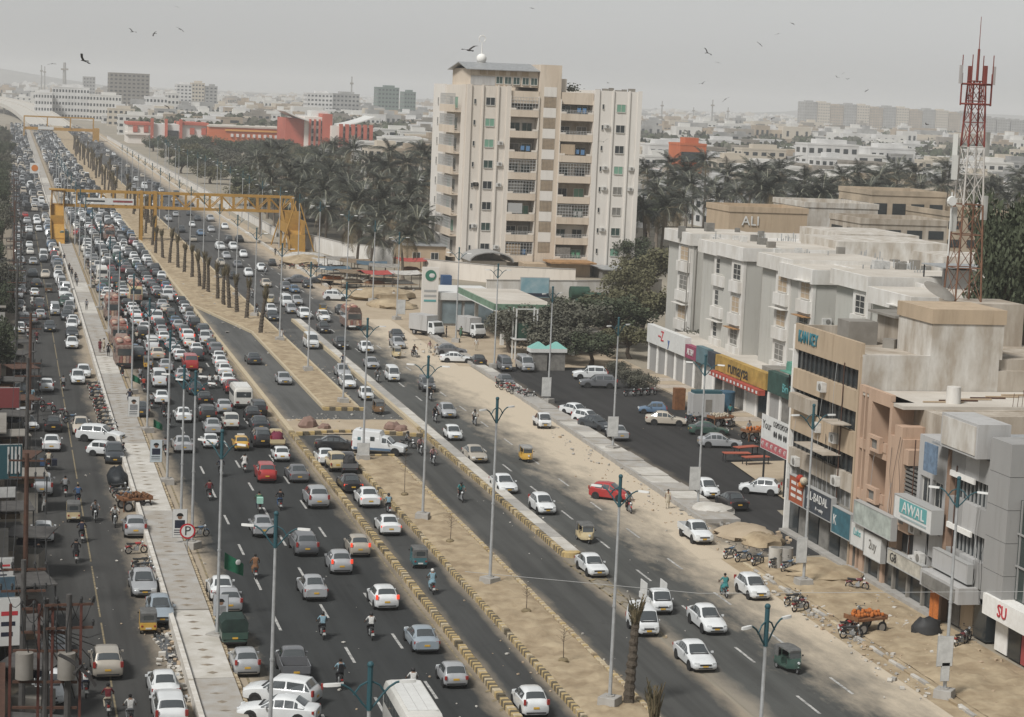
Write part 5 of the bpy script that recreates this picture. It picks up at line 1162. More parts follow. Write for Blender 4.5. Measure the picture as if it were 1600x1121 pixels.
PLACED = []
def spawn(kind, loc, rz, col, label, cat, group, detail=1, brake=False, name=None):
    sp = S[kind]; o = empty(name or sp.name, loc, rz, label, cat, group)
    o.scale = tuple(sp.k*random.uniform(.95, 1.05) for _ in range(3)) if sp.name not in ('motorcycle',) else (sp.k,)*3
    pm = PAINTS[col] if isinstance(col, str) else col
    for p in sp.parts:
        if p[3] > detail-0 and detail < 1: continue
        q = link(p[0], p[1], o, p[2] or (0, 0, 0))
        for sl in q.material_slots:
            if sl.material is PAINT0: sl.link = 'OBJECT'; sl.material = pm
            elif brake and sl.material is m_tail: sl.link = 'OBJECT'; sl.material = m_brake
        if len(p) > 4 and detail > 0: link('rim', p[4], q)
    PLACED.append((loc[0], loc[1], sp.L))
    return o
# ---------------------------------------------------------------- people
m_skin = mat('skin', (.20, .115, .075), .7); m_hair = mat('hair', (.012, .011, .01), .8); m_shoe = mat('shoe', (.03, .026, .022), .7)
SH0 = mat('shirt_slot', (.5, .5, .5), .9); TR0 = mat('trouser_slot', (.08, .08, .09), .9)
CLOTH = {n: mat('cloth_' + n, c, .92, .35, 9) for n, c in dict(white=(.62, .61, .58), grey=(.25, .255, .26), black=(.018, .018, .02), maroon=(.13, .02, .025), red=(.36, .05, .03), brown=(.20, .10, .05), skyblue=(.22, .34, .40), teal=(.05, .22, .22), blue=(.05, .10, .20), check=(.22, .22, .23), pink=(.42, .25, .25), cream=(.50, .44, .34), green=(.06, .15, .09), navy=(.025, .03, .05), orange=(.50, .16, .04)).items()}
def skin_mesh(name, J, E, classes):
    me = bpy.data.meshes.new(name); names = list(J); ix = {n: i for i, n in enumerate(names)}
    me.from_pydata([J[n][0] for n in names], [(ix[a], ix[b]) for a, b in E], [])
    o = bpy.data.objects.new(name, me); coll.objects.link(o)
    md = o.modifiers.new('skin', 'SKIN')
    sv = me.skin_vertices[0].data
    for n in names: r_ = J[n][1]; sv[ix[n]].radius = (r_, r_) if not isinstance(r_, tuple) else r_; sv[ix[n]].use_root = (n == 'pelvis')
    sd = o.modifiers.new('sub', 'SUBSURF'); sd.levels = 1; sd.render_levels = 1
    bpy.context.view_layer.update()
    out = bpy.data.meshes.new_from_object(o.evaluated_get(bpy.context.evaluated_depsgraph_get())); out.name = name
    bpy.data.objects.remove(o); bpy.data.meshes.remove(me)
    out.materials.clear()
    for m in (SH0, TR0, m_skin, m_shoe): out.materials.append(m)
    segs = [(Vector(J[a][0]), Vector(J[b][0]), classes(a, b)) for a, b in E]
    for p in out.polygons:
        c = p.center; best = None
        for a, b, k in segs:
            d = b-a; t = max(0, min(1, (c-a).dot(d)/max(d.length_squared, 1e-9))); q = (c-(a+d*t)).length
            if best is None or q < best[0]: best = (q, k)
        p.material_index = best[1]; p.use_smooth = True
    return out
def pose(name, pel, chest, head, sh, el, wr, hip, kn, an, toe, sleeve=True):
    J = {'pelvis': (pel, (.135, .11)), 'waist': (tuple((a+b)/2 for a, b in zip(pel, chest)), (.125, .10)), 'chest': (chest, (.155, .115)), 'neck': (tuple(Vector(chest).lerp(Vector(head), .60)), .05), 'jaw': (tuple(Vector(chest).lerp(Vector(head), .82)), .07), 'head': (head, .092), 'crown': ((head[0], head[1]-.015, head[2]+.085), .065)}
    E = [('pelvis', 'waist'), ('waist', 'chest'), ('chest', 'neck'), ('neck', 'jaw'), ('jaw', 'head'), ('head', 'crown')]
    J['nose'] = ((head[0], head[1]+.115, head[2]-.015), .016); E.append(('head', 'nose'))
    for i, s_ in enumerate(('l', 'r')):
        def g(v): 
            v = v[i] if isinstance(v, list) else v
            return ((-1 if s_ == 'l' else 1)*v[0], v[1], v[2])
        J['sh'+s_] = (g(sh), .062); J['el'+s_] = (g(el), .046); J['wr'+s_] = (g(wr), .030)
        d = (Vector(g(wr))-Vector(g(el))).normalized(); pm_ = Vector(g(wr))+d*.07; J['palm'+s_] = (tuple(pm_), (.036, .02))
        E += [('chest', 'sh'+s_), ('sh'+s_, 'el'+s_), ('el'+s_, 'wr'+s_), ('wr'+s_, 'palm'+s_)]
        sd = d.cross(Vector((0, 0, 1))); sd = sd.normalized() if sd.length > .1 else Vector((0, 1, 0))
        for f in range(4):
            b_ = pm_ + sd*(f-1.5)*.02 + d*.055; t_ = b_ + d*(.035, .045, .04, .028)[f] - Vector((0, 0, .02)); J['f%d%s' % (f, s_)] = (tuple(b_), .0095); J['t%d%s' % (f, s_)] = (tuple(t_), .008); E += [('palm'+s_, 'f%d%s' % (f, s_)), ('f%d%s' % (f, s_), 't%d%s' % (f, s_))]
        th = Vector(g(wr)) + d*.04 + sd*-.05; J['th'+s_] = (tuple(th), .011); E.append(('wr'+s_, 'th'+s_))
        J['hip'+s_] = (g(hip), .092); J['kn'+s_] = (g(kn), .064); J['an'+s_] = (g(an), .042); J['toe'+s_] = (g(toe), (.042, .03))
        E += [('pelvis', 'hip'+s_), ('hip'+s_, 'kn'+s_), ('kn'+s_, 'an'+s_), ('an'+s_, 'toe'+s_)]
    def cls(a, b):
        if b.startswith('toe'): return 3
        if b[:2] in ('kn', 'an', 'hi'): return 1
        if b[:2] in ('wr', 'pa', 'th') or b[0] in 'ft' and b[1].isdigit(): return 2
        if b in ('jaw', 'head', 'crown', 'nose', 'neck'): return 2
        return 0
    body = skin_mesh(name, J, E, cls)
    hb = MB(); h = Vector(head); hb.ball((h.x, h.y-.018, h.z+.035), .112, 0, 10, 7, (.95, 1.05, .95))
    v = [p for p in hb.v]; hb.v = [(x, y, max(z, head[2]-.03 + (.06 if y > head[1]+.05 else 0))) for x, y, z in v]
    hm = MB(); hm.ball((h.x, h.y-.01, h.z+.02), .145, 0, 10, 7, (.92, 1.08, .95))
    return body, hb.mesh('hair', [m_hair], 60), hm.mesh('helmet', [m_trim], 60)
POSE = {
 'stand': pose('body', (0, 0, .94), (0, -.01, 1.36), (0, .03, 1.60), (.18, 0, 1.42), (.25, -.02, 1.16), (.26, .05, .93), (.09, 0, .90), (.10, .02, .50), (.10, -.02, .09), (.11, .14, .045)),
 'walk': pose('body', (0, 0, .93), (0, .02, 1.35), (0, .06, 1.59), (.18, .01, 1.41), [(.23, .12, 1.17), (.23, -.14, 1.17)], [(.22, .28, 1.0), (.22, -.16, .93)], (.09, 0, .90), [(.10, -.06, .50), (.10, .18, .52)], [(.10, -.30, .14), (.10, .22, .10)], [(.10, -.20, .05), (.11, .38, .07)]),
 'ride': pose('body', (0, -.24, .95), (0, -.12, 1.36), (0, -.03, 1.60), (.185, -.10, 1.42), (.31, .03, 1.20), (.33, .22, 1.07), (.10, -.22, .93), (.20, .16, .76), (.16, -.02, .38), (.17, .13, .33)),
 'pillion': pose('body', (0, -.60, 1.0), (0, -.55, 1.41), (0, -.50, 1.65), (.18, -.53, 1.47), (.22, -.42, 1.22), (.14, -.22, 1.08), (.10, -.58, .98), (.22, -.26, .82), (.18, -.44, .42), (.19, -.30, .37)),
 'sit': pose('body', (0, 0, .50), (0, .03, .92), (0, .08, 1.16), (.18, .04, .98), (.25, .12, .74), (.16, .32, .62), (.10, .02, .48), (.12, .42, .50), (.12, .40, .10), (.12, .54, .05)),
}
km = MB(); km.loft([[(w_*math.cos(a), d_*math.sin(a), z) for a in [2*math.pi*i/12 for i in range(12)]] for z, w_, d_ in ((1.0, .17, .135), (.8, .19, .16), (.55, .22, .19), (.54, .21, .18))]); KAMEEZ = km.mesh('kameez', [SH0], 60)
kr = MB(); kr.loft([[(w_*math.cos(a), -.24+y0+d_*math.sin(a), z) for a in [2*math.pi*i/12 for i in range(12)]] for z, w_, d_, y0 in ((1.02, .17, .14, 0), (.86, .24, .24, .03), (.74, .28, .28, .05))]); KAMEEZ_R = kr.mesh('kameez', [SH0], 60)
def person(loc, rz, ps, shirt, trouser, label, group=None, hat='hair', kameez=False, hatcol=None):
    o = empty('person', loc, rz, label, 'person', group); b, hr, hm = POSE[ps]; o.scale = (.80,)*3
    q = link('body', b, o); setmat(q, SH0, CLOTH[shirt]); setmat(q, TR0, CLOTH[trouser])
    h = link(hat, hm if hat == 'helmet' else hr, o)
    if hatcol: setmat(h, m_trim, CLOTH[hatcol]); setmat(h, m_hair, CLOTH[hatcol])
    if kameez: k = link('kameez', KAMEEZ_R if ps == 'ride' else KAMEEZ, o); setmat(k, SH0, CLOTH[shirt])
    return o
def place(kind, px, py, d):
    L = S[kind].L; p = at(px, py); a = 0.0 if d == 'a' else (180.0 if d == 't' else float(d))
    off = L/2*abs(math.cos(R(a))) + .68*abs(math.sin(R(a)))
    return (p.x, p.y + off*.96, .012), -R(a) + random.uniform(-.02, .02)
CATS = dict(sedan='car', old_sedan='car', hatch='car', small_hatch='car', suv='car', van='van', hiace='van', pickup='pickup', mini_pickup='pickup', jeep='jeep', bus='bus', coaster='bus', deco_bus='bus', truck='truck', ambulance='ambulance', rickshaw='rickshaw', rickshaw_dark='rickshaw', bike='motorcycle')
def V(kind, col, px, py, d, label, group, det=1, brake=False):
    loc, rz = place(kind, px, py, d)
    return spawn(kind, loc, rz, col, label, CATS[kind], group, det, brake)
gS, gM, gL, gR, gP = 'vehicles on the left service road', 'vehicles on the jammed main carriageway', 'vehicles in the slip lanes and U-turn', 'vehicles on the right carriageway', 'cars in the parking area'
for row in '''sedan white 31 595 t|white sedan facing the camera beside the left utility pole|S
hatch dark 32 621 a|dark hatchback parked by the left edge below a white sedan|S
sedan silver 37 648 t|silver car parked at the left edge facing the camera|S
small_hatch white 43 676 160|small white hatchback parked askew at the left edge|S
hatch white 73 614 a|white hatchback driving away in the middle of the service road|S
hatch white 122 602 t|white car with yellow plate parked above the motorbike row|S
hatch white 131 592 t|white car parked right behind another white car above the motorbike row|S
sedan black 84 677 a|black sedan with a man in white beside it on the service road|S
sedan beige 127 681 t|beige sedan parked facing the camera left of the motorbike row|S
sedan white 81 707 a|white sedan with red tail lights driving away on the service road|S
suv white 158 694 112|white estate car parked askew against the walkway, upper of two|S
small_hatch white 166 716 108|white saloon parked askew against the walkway, lower of two|S
suv dark 180 727 t|dark car beside the cloth covered vehicle|S
suv silver 66 778 a|silver estate car beside the man in white at the left edge|S
hatch white 68 850 a|white hatchback parked at the left edge below the silver estate|S
hatch silver 212 842 a|silver white hatchback parked beside the walkway near the fruit cart|S
sedan silver 226 935 t|silver sedan facing the camera beside the walkway|S
sedan silverblue 253 978 t|pale blue sedan squeezed between rickshaw and walkway|S
suv champagne 168 1065 a|champagne off-roader with a spare wheel on its back door|S
sedan white 258 1100 a|white sedan with red tail lights at the bottom beside the rubbish|S
suv white 268 1142 a|white off-roader with spare wheel cut by the bottom edge|S
sedan white 78 1106 t|white sedan behind the wires at the bottom left|S
sedan grey 86 1040 t|grey car behind the rusty pole frame|S
rickshaw_dark cream 115 818 a|cream rickshaw seen from behind on the service road|S
rickshaw_dark yellow 232 993 a|yellow rickshaw with grey hood parked beside the pale blue sedan|S
sedan dark 78 520 t|dark sedan facing the camera alone on the upper service road|S
old_sedan silver 49 508 a|silver sedan driving away left of the dark sedan|S
sedan dark 113 530 t|dark car parked by the walkway above a white car|S
sedan white 113 546 t|white car parked by the walkway below a dark car|S
sedan dark 105 502 t|black car parked by the walkway, rear of the parked row|S
old_sedan silver 52 415 t|silver car facing the camera in mid road near the parked white van|S
suv silver 18 432 100|silver car turned sideways at the left edge|S
hatch white 28 468 t|white car at the left edge below the sideways silver car|S
hiace white 68 408 t|white van by the walkway near the footbridge stairs|S
rickshaw_dark brown 76 458 a|brown rickshaw beside the parked row|S
sedan maroon 197 577 a|maroon sedan behind the lamp post beside the walkway|M
rickshaw_dark yellow 232 578 a|yellow rickshaw with dark hood in the jam|M
sedan silver 260 583 a|silver sedan right of the yellow rickshaw in the jam|M
hiace red 299 581 a|red van with a blue rear window in the jam|M
sedan silver 286 598 a|silver sedan with lit brake lights above a lamp bracket|M|b
hiace white 250 607 a|white van beside the red jacket rider|M
sedan white 254 633 a|white sedan level with the first portrait banner|M
sedan dark 221 653 a|dark sedan half hidden by the first portrait banner|M
sedan dark 307 619 a|dark sedan with lit brake lights beside four riders|M|b
old_sedan black 321 634 a|black car below the dark sedan with brake lights|M
hatch silver 351 648 a|silver hatchback left of the big white minibus|M
coaster offwhite 380 640 a|white minibus with a wide dark rear window beside the kerb|M
sedan white 357 604 a|white sedan beside the kerb, lowest of three in line|M|b
sedan white 352 589 a|white sedan beside the kerb, middle of three in line|M|b
sedan white 346 576 a|white sedan beside the kerb, uppermost of three in line|M|b
sedan maroon 365 617 a|dark red car squeezed behind the white minibus|M|b
sedan white 288 662 a|white sedan with dark tail lights right of two riders|M
suv black 325 661 a|black off-roader with a red lamp on its back|M
jeep offwhite 362 673 a|cream jeep with lettering on a dark hood|M
sedan silver 334 681 a|silver sedan left of the cream jeep|M
sedan silver 287 709 a|silver car alone behind a lamp post, near the second portrait banner|M
small_hatch white 330 702 a|small white hatchback below the silver sedan|M
small_hatch yellow 378 706 a|cream and yellow taxi with a roof board|M
sedan black 397 660 a|black car beside the kerb right of the cream jeep|M
suv black 405 652 a|dark estate car beside the kerb, upper|M
sedan dark 408 676 a|dark sedan beside the kerb with red tail strip|M
suv black 411 701 a|black off-roader beside the kerb behind the red topped pickup|M
mini_pickup cream 434 702 a|small pickup with a maroon canvas load beside the kerb|M
small_hatch white 441 723 a|small white hatchback below the maroon canvas pickup|M
suv red 418 756 a|red sporty hatchback in the middle lane|M
sedan grey 468 756 a|dark grey sedan right of the red hatchback|M
suv silver 498 797 a|silver estate car near the striped kerb|M
sedan silver 413 842 a|silver sedan behind the lamp bracket below the green box rider|M
suv grey 479 871 a|dark grey estate car in the second lane|M
hatch silver 534 899 a|silver hatchback braking, orange lights lit|M|b
hatch champagne 563 872 a|champagne hatchback braking beside the striped kerb|M|b
sedan silver 493 941 a|silver sedan below the dark grey estate|M
hatch white 604 955 a|white hatchback with lit brake lights near the striped kerb|M|b
sedan silverblue 667 1023 a|blue grey sedan beside the striped kerb|M
small_hatch silver 713 1078 a|old silver hatchback at the end of the striped kerb|M
pickup grey 464 1070 a|grey pickup with an empty load bed|M
suv white 446 1113 -62|white estate car turned across the lane behind the pickup|M
sedan white 440 1138 -70|white car cut by the bottom edge below the white estate|M
sedan white 349 943 a|white sedan beside the walkway behind a flag pole|M
hatch silver 359 960 a|silver hatchback behind the striped banner by the walkway|M
pickup green 366 1014 a|dark green pickup with a canvas cover beside the walkway|M
hatch silver 386 1060 a|silver five door with a split rear window by the walkway|M
bus offwhite 662 1195 a|white bus roof rising from the bottom edge|M
old_sedan silver 446 603 t|silver car alone on the turning lane|L
sedan dark 398 571 a|black car in the jam beside the turning lane kerb|M
sedan white 579 795 a|white sedan in the slip lane, upper of two|L|b
sedan white 612 839 a|white sedan in the slip lane, lower of two|L|b
sedan black 551 772 a|black sedan in the slip lane behind the loaded pickup|L|b
mini_pickup grey 547 742 a|small pickup loaded with black goods in the slip lane|L
jeep cream 527 739 a|cream jeep with an orange panel in its back|L
sedan white 512 729 a|white sedan waiting at the U-turn|L
sedan black 530 706 96|black sedan turning behind the ambulance|L
ambulance white 598 714 112|white ambulance van turning at the median gap|L
rickshaw_dark teal 657 890 a|dark teal rickshaw in the slip lane|L
hatch white 838 1124 a|white hatchback at the bottom in the slip lane|L
sedan white 547 609 t|white sedan facing the camera left of the separator, upper|L
sedan silver 539 592 t|silver sedan behind a white sedan left of the separator|L
small_hatch white 575 627 t|white saloon facing the camera left of the separator, lower|L
rickshaw_dark brown 594 649 t|brown rickshaw with a headlamp coming towards the U-turn|L
hiace white 489 547 t|white van facing the camera left of the separator tip|L
sedan dark 428 503 t|dark sedan facing the camera beside the sand median|R
van white 616 598 t|white minivan with dark grille on the right carriageway|R
jeep grey 671 614 t|grey jeep with a rider beside it on the right carriageway|R
hatch silver 703 655 t|silver hatchback with a rider on its left|R
small_hatch white 712 690 t|small white hatchback in the middle of the right carriageway|R
sedan champagne 749 725 t|champagne sedan near the separator|R
sedan white 795 773 t|white sedan beside a lamp post by the separator|R
hatch white 855 806 t|white hatchback with a wide black grille|R
old_sedan white 935 904 t|white saloon near the painted taper|R
mini_pickup white 1035 962 t|white mini pickup with cargo racks|R
van white 1014 997 t|white minivan half behind the bare palm trunk|R
sedan white 1120 994 t|white sedan, upper of two side by side at the lower right|R
sedan white 1102 1052 t|white sedan, lower of two at the lower right|R
hatch white 1188 940 t|white car parked on the sand beside the motorbikes|R
pickup white 1100 853 t|white pickup at the parking exit|R
hatch red 962 786 128|red hatchback cutting across the sandy shoulder|R
rickshaw yellow 826 724 t|yellow and white rickshaw near the pickup with scrap|R
rickshaw_dark cream 920 851 t|cream rickshaw with a black roof on the right carriageway|R
rickshaw_dark green 1243 1056 168|dark green rickshaw on the sandy lower right|R
mini_pickup white 852 671 t|white pickup loaded with rusty scrap on the shoulder|R
sedan black 509 522 t|black sedan in front of a white car above the separator|R
suv white 508 505 t|white car behind a black sedan above the separator|R
sedan black 536 547 t|black sedan in the second lane of the right carriageway|R
old_sedan white 575 553 t|white saloon above the white minivan|R
suv white 478 500 t|white car above the separator tip|R
deco_bus deco 553 517 t|decorated red bus with bundles on its roof|R
hiace white 449 481 t|white van beside a silver sedan near the sand heap|R
sedan silver 466 478 t|silver sedan right of a white van near the sand heap|R
rickshaw cream 424 476 t|cream rickshaw left of the white van|R
rickshaw_dark yellow 506 492 t|yellow rickshaw behind the black sedan|R
suv white 526 471 100|white estate car turned sideways on the sand|R
suv dark 503 444 -80|dark car parked sideways by the rubble yard|R
sedan grey 463 443 -95|grey car crossing the far lanes sideways|R
sedan grey 449 455 t|grey sedan in the crowd of rickshaws|R
sedan silver 625 546 t|silver car by the white box truck|R
sedan dark 624 533 t|dark car loaded with white goods near the box truck|R
rickshaw cream 622 561 t|cream rickshaw below the silver car near the box truck|R
truck white 672 528 150|white box truck with a grey cargo body by the fuel station|R
truck white 742 530 160|white truck at the fuel station wall|R
sedan grey 706 556 95|grey sedan parked sideways before the fuel station|P
sedan white 716 568 98|white sedan parked sideways in front of a grey sedan|P
sedan black 752 574 a|black car beside the white sideways sedan|P
old_sedan silver 584 578 t|silver saloon beside a rider on the right carriageway|R
van grey 792 582 t|grey car behind the lamp post at the lot entrance|P
hiace silver 826 583 t|silver van at the far end of the parking area|P
old_sedan grey 795 606 t|grey saloon at the lot entrance|P
old_sedan white 908 654 150|white saloon parked by the footpath, first of four|P
hatch white 926 667 150|white hatchback parked by the footpath, second of four|P
sedan dark 940 676 150|dark car parked by the footpath, third of four|P
sedan silver 972 691 a|silver sedan beside the white banner on the footpath|P
suv grey 938 608 -82|dark grey estate car at the back of the lot|P
suv white 925 595 -82|white estate car behind the dark grey one|P
small_hatch blue 1024 649 -75|old blue hatchback beside the terrace|P
sedan beige 1046 667 105|beige sedan beside the heap of motorbikes|P
sedan silver 1130 702 100|silver sedan seen from its side on the lot|P
sedan green 1112 682 100|dark green car behind the silver sedan|P
hatch white 1114 781 t|white hatchback beside the rubble at the footpath end|P
sedan black 1155 800 a|black sedan with red tail lights leaving the lot|P
hatch white 1196 777 -60|white hatchback before the sandy island|P'''.split('\n'):
    f = row.split('|'); k, c, px, py, d = f[0].split()
    V(k, c, float(px), float(py), d if d in 'at' else float(d), f[1], {'S': gS, 'M': gM, 'L': gL, 'R': gR, 'P': gP}[f[2]], 1, len(f) > 3)
# loads and covers on some of the vehicles
def thing(name, label, cat, mb, m, loc, rz=0, group=None, smooth=None, k=1.0):
    o = mb.build(name, m, None, loc, rz, smooth); o.scale = (k,)*3; return tag(o, label, cat, group)
def lump(sx, sy, sz, seed, n=12, h=7):
    r_ = random.Random(seed); mb = MB(); mb.ball((0, 0, 0), 1.0, 0, n, h)
    mb.v = [(x*sx*r_.uniform(.82, 1.12), y*sy*r_.uniform(.82, 1.12), max(0, z+.35)*sz*r_.uniform(.85, 1.1)) for x, y, z in mb.v]; return mb
p = place('mini_pickup', 434, 702, 'a')[0]; thing('canvas_load', 'maroon canvas bundle on the small pickup by the kerb', 'load', lump(.7, .95, .75, 1), mat('maroon_canvas', (.17, .03, .055), .9, .3, 3), (p[0], p[1]-.56, .53), smooth=50, k=.8)
p = place('mini_pickup', 547, 742, 'a')[0]; thing('goods', 'black goods piled on the small pickup in the slip lane', 'load', lump(.65, .85, .8, 2), m_trim, (p[0], p[1]-.56, .53), smooth=20, k=.8)
p = place('mini_pickup', 852, 671, 't')[0]; thing('scrap_load', 'rusty scrap frames on the white shoulder pickup', 'load', lump(.65, .85, .7, 3, 7, 4), m_rust, (p[0], p[1]+.56, .53), smooth=10, k=.8)
p = place('pickup', 366, 1014, 'a')[0]; mb = MB(); mb.loft([[(.82, y, .0), (.86, y, .55), (.6, y, .82+dz), (-.6, y, .82+dz), (-.86, y, .55), (-.82, y, 0)] for y, dz in ((-.85, 0), (-.3, .06), (.3, .02), (.85, .06))]); thing('canvas_cover', 'dark green canvas cover on the green pickup', 'cover', mb, mat('green_canvas', (.025, .045, .038), .85, .4, 2), (p[0], p[1]-1.14, .86), smooth=40, k=.8)
q = at(185, 763); thing('covered_car', 'vehicle under a black tarpaulin beside the walkway', 'covered car', lump(.95, 2.0, 1.15, 5, 16, 9), mat('tarpaulin', (.022, .026, .03), .55, .4, 2, .3), (q.x, q.y+1.6, 0), smooth=70, k=.8)
p = place('mini_pickup', 1035, 962, 't')[0]; mb = MB()
for sx in (-1, 1): mb.obox((sx*.72, .75, 1.45), (.05, 1.5, .9))
thing('cargo_racks', 'pale cargo racks standing on the white mini pickup', 'rack', mb, m_sg_w, (p[0], p[1], 0), k=.8)
p = place('small_hatch', 378, 706, 'a')[0]; mb = MB(); mb.box(-.35, .35, -.12, .12, 0, .12); thing('roof_board', 'small board on the taxi roof', 'roof board', mb, m_sg_w, (p[0], p[1]-.16, 1.13), k=.8)

# ---- riders: (bike colour, px, py, dir, shirt, trousers, helmet?, label words)
riders = '''black 99 612 a grey black hair|grey shirt rider beside the white hatchback on the service road
black 76 736 a cream brown hair|rider with wide side loads on the service road
red 102 778 a grey black hair|grey shirt rider on a red motorbike left of the cream rickshaw
black 122 792 a blue navy hair|blue shirt rider just ahead of the cream rickshaw
black 149 818 t grey black hair|rider facing the camera below the motorbike row
black 180 826 t white black hair|white shirt rider facing the camera beside the fruit cart
black 128 850 a navy black hair|navy shirt rider below the cream rickshaw
black 119 882 a black black helmet|rider all in black in mid service road
black 59 886 a black navy hair|dark rider at the left edge below the wires
black 134 1094 a white navy helmet|white shirt rider with a red disc on the back
maroon 169 1122 a maroon cream hair|maroon shirt rider at the bottom of the service road
black 204 1140 a white grey hair|white shirt rider cut by the bottom edge
black 50 480 a white white hair|left of two white clad riders on the upper service road
black 67 481 a white white hair|right of two white clad riders on the upper service road
black 38 495 a white white hair|white clad rider near the left edge above the silver sedan
maroon 57 538 a maroon black hair|maroon clad rider below the dark sedan
black 43 530 a white grey hair|white clad rider left of the maroon clad rider
black 191 592 a black black hair|rider beside the walkway above the first banner
black 219 598 a brown black hair|brown shirt rider ahead of the red jacket rider
black 225 614 a red navy hair|red jacket rider in the jammed carriageway
black 203 634 a navy navy helmet|dark rider at the walkway kerb beside the first banner
black 237 640 a grey black helmet|grey clad rider right of the first banner
black 256 653 a black black helmet|black clad rider ahead of the vest rider
black 264 670 a check black helmet|rider in a patterned vest left of a white sedan
black 259 713 a check black helmet|rider in a striped shirt beside the second banner
red 328 609 a white grey hair|white shirt rider, left of the pair before the kerb
red 338 608 a white grey hair|white shirt rider, right of the pair before the kerb
black 314 597 a cream grey hair|pale rider behind the dark sedan with brake lights
black 383 740 a white white helmet|rider in a long white kameez in the open lane
black 346 747 a navy black helmet|dark rider behind the tall lamp post
maroon 328 784 a maroon black hair|maroon shirt rider alone in the left lane
black 406 803 a green navy hair|rider with a pale green box on the back
black 439 799 a black blue hair|black shirt rider right of the green box rider
black 400 907 a brown brown hair|brown clad rider in the left lane
black 506 1002 a skyblue black helmet|pale blue shirt rider, left of two level riders
black 582 1003 a white black helmet|white shirt rider, right of two level riders
black 534 1080 a skyblue black hair|rider with a black backpack at the bottom
black 648 1095 a white grey helmet|white shirt rider just above the bus roof
black 678 931 a skyblue skyblue helmet|rider in light blue kameez and white helmet in the slip lane
black 609 806 a skyblue black helmet|blue shirt rider beside the white slip lane sedan
black 640 704 110 grey black helmet|rider crossing right of the ambulance
black 659 713 t pink black hair|rider in pale checks left of the lamp post by the separator
black 679 729 t pink navy hair|rider in pale red checks by the separator
black 723 787 t teal black helmet|teal shirt rider in the wide slip lane
black 591 599 t grey black helmet|rider left of the white minivan
black 674 628 t black black hair|dark rider left of the grey jeep
black 682 662 t black navy helmet|dark rider left of the silver hatchback
black 744 667 t white black helmet|white shirt rider alone in the outer right lane
teal 1137 937 a teal teal hair|rider in a teal kameez beside the white sand car
red 987 804 t grey black hair|front rider on the red motorbike near the lamp bracket
black 537 575 a navy grey hair|dark rider beside the silver sedan left of the separator
black 500 505 t white white hair|white clad rider in front of the yellow rickshaw
black 402 492 t black grey hair|dark rider on the sand median edge
black 394 466 t white grey hair|white clad rider left of the cream rickshaw far lane
black 415 430 t black grey hair|rider among the far rickshaws'''.split('\n')
for row in riders:
    a, lab = row.split('|'); col, px, py, d, sh, tr, hat = a.split()
    loc, rz = place('bike', float(px), float(py), d if d in 'at' else float(d))
    spawn('bike', loc, rz, col, 'motorcycle ridden by the ' + lab.split(' on the service')[0] if len(lab.split()) < 12 else 'motorcycle under ' + lab, 'motorcycle', 'ridden motorcycles', 1)
    person(loc, rz, 'ride', sh, tr, lab, 'motorcycle riders', hat, sh == tr, 'white' if '678' == px else None)
for px, py, d, sh, tr, lab in ((987, 804, 't', 'cream', 'black', 'pillion passenger on the red motorbike near the lamp bracket'), (219, 598, 'a', 'grey', 'grey', 'pillion passenger behind the brown shirt rider')):
    loc, rz = place('bike', px, py, d); person(loc, rz, 'pillion', sh, tr, lab, 'motorcycle riders')
loc, rz = place('bike', 406, 803, 'a'); mb = MB(); mb.box(-.25, .25, -1.0, -.55, .85, 1.35); thing('delivery_box', 'pale green delivery box behind the rider', 'box', mb, mat('box_green', (.30, .52, .43), .7), loc, rz, k=.8)
loc, rz = place('bike', 76, 736, 'a'); mb = MB(); mb.box(-.75, -.3, -.9, -.2, .45, 1.0); thing('pannier', 'left pannier of the wide loaded motorbike', 'pannier', mb, CLOTH['blue'], loc, rz, k=.8); mb = MB(); mb.box(.3, .75, -.9, -.2, .45, 1.0); thing('pannier', 'right pannier of the wide loaded motorbike', 'pannier', mb, CLOTH['navy'], loc, rz, k=.8)
loc, rz = place('bike', 534, 1080, 'a'); mb = MB(); mb.loft([[(x*s_, -.42+y, z) for x, y in ((.17, 0), (.15, -.16), (-.15, -.16), (-.17, 0))] for z, s_ in ((1.05, .9), (1.2, 1.05), (1.42, .95), (1.5, .6))]); thing('backpack', 'black backpack on the rider at the bottom', 'backpack', mb, CLOTH['black'], loc, rz, smooth=50, k=.8)
loc, rz = place('bike', 134, 1094, 'a'); mb = MB(); mb.tube((0, -.345, 1.3), (0, -.33, 1.3), .11, .11, 12); thing('shirt_print', 'round red print on the white shirt of the rider', 'print', mb, CLOTH['red'], loc, rz, k=.8)

# ---- parked motorbikes
def parked(px, py, n, dx, dy, d, lab, group):
    for i in range(n):
        p = at(px, py); loc = (p.x+dx*i+random.uniform(-.1, .1), p.y+dy*i+random.uniform(-.1, .1), .012)
        spawn('bike', loc, -R(d)+random.uniform(-.25, .25), random.choice(['black', 'black', 'maroon', 'dark', 'red', 'blue']), '%s of %s motorcycles parked %s' % (nth(i+1) if n > 1 else 'one', ['no', 'one', 'two', 'three', 'four', 'five', 'six', 'seven', 'eight', 'nine', 'ten', 'eleven', 'twelve', 'thirteen', 'fourteen'][n], lab) if n > 1 else 'single motorcycle parked ' + lab, 'motorcycle', group, 1)
parked(176, 690, 14, -.03, 2.2, 70, 'in a row against the walkway, counted from the white cars', 'motorbikes along the walkway'); parked(172, 690, 12, -.9, 3.0, 65, 'in the outer row left of the walkway row', 'motorbikes along the walkway')
parked(200, 792, 4, -.1, 1.5, 75, 'below the tarpaulin covered car', 'motorbikes along the walkway'); parked(213, 866, 1, 0, 0, 80, 'below the fruit cart by the walkway', None); parked(226, 905, 3, 0, 1.2, 85, 'above the silver sedan by the walkway', 'motorbikes along the walkway')
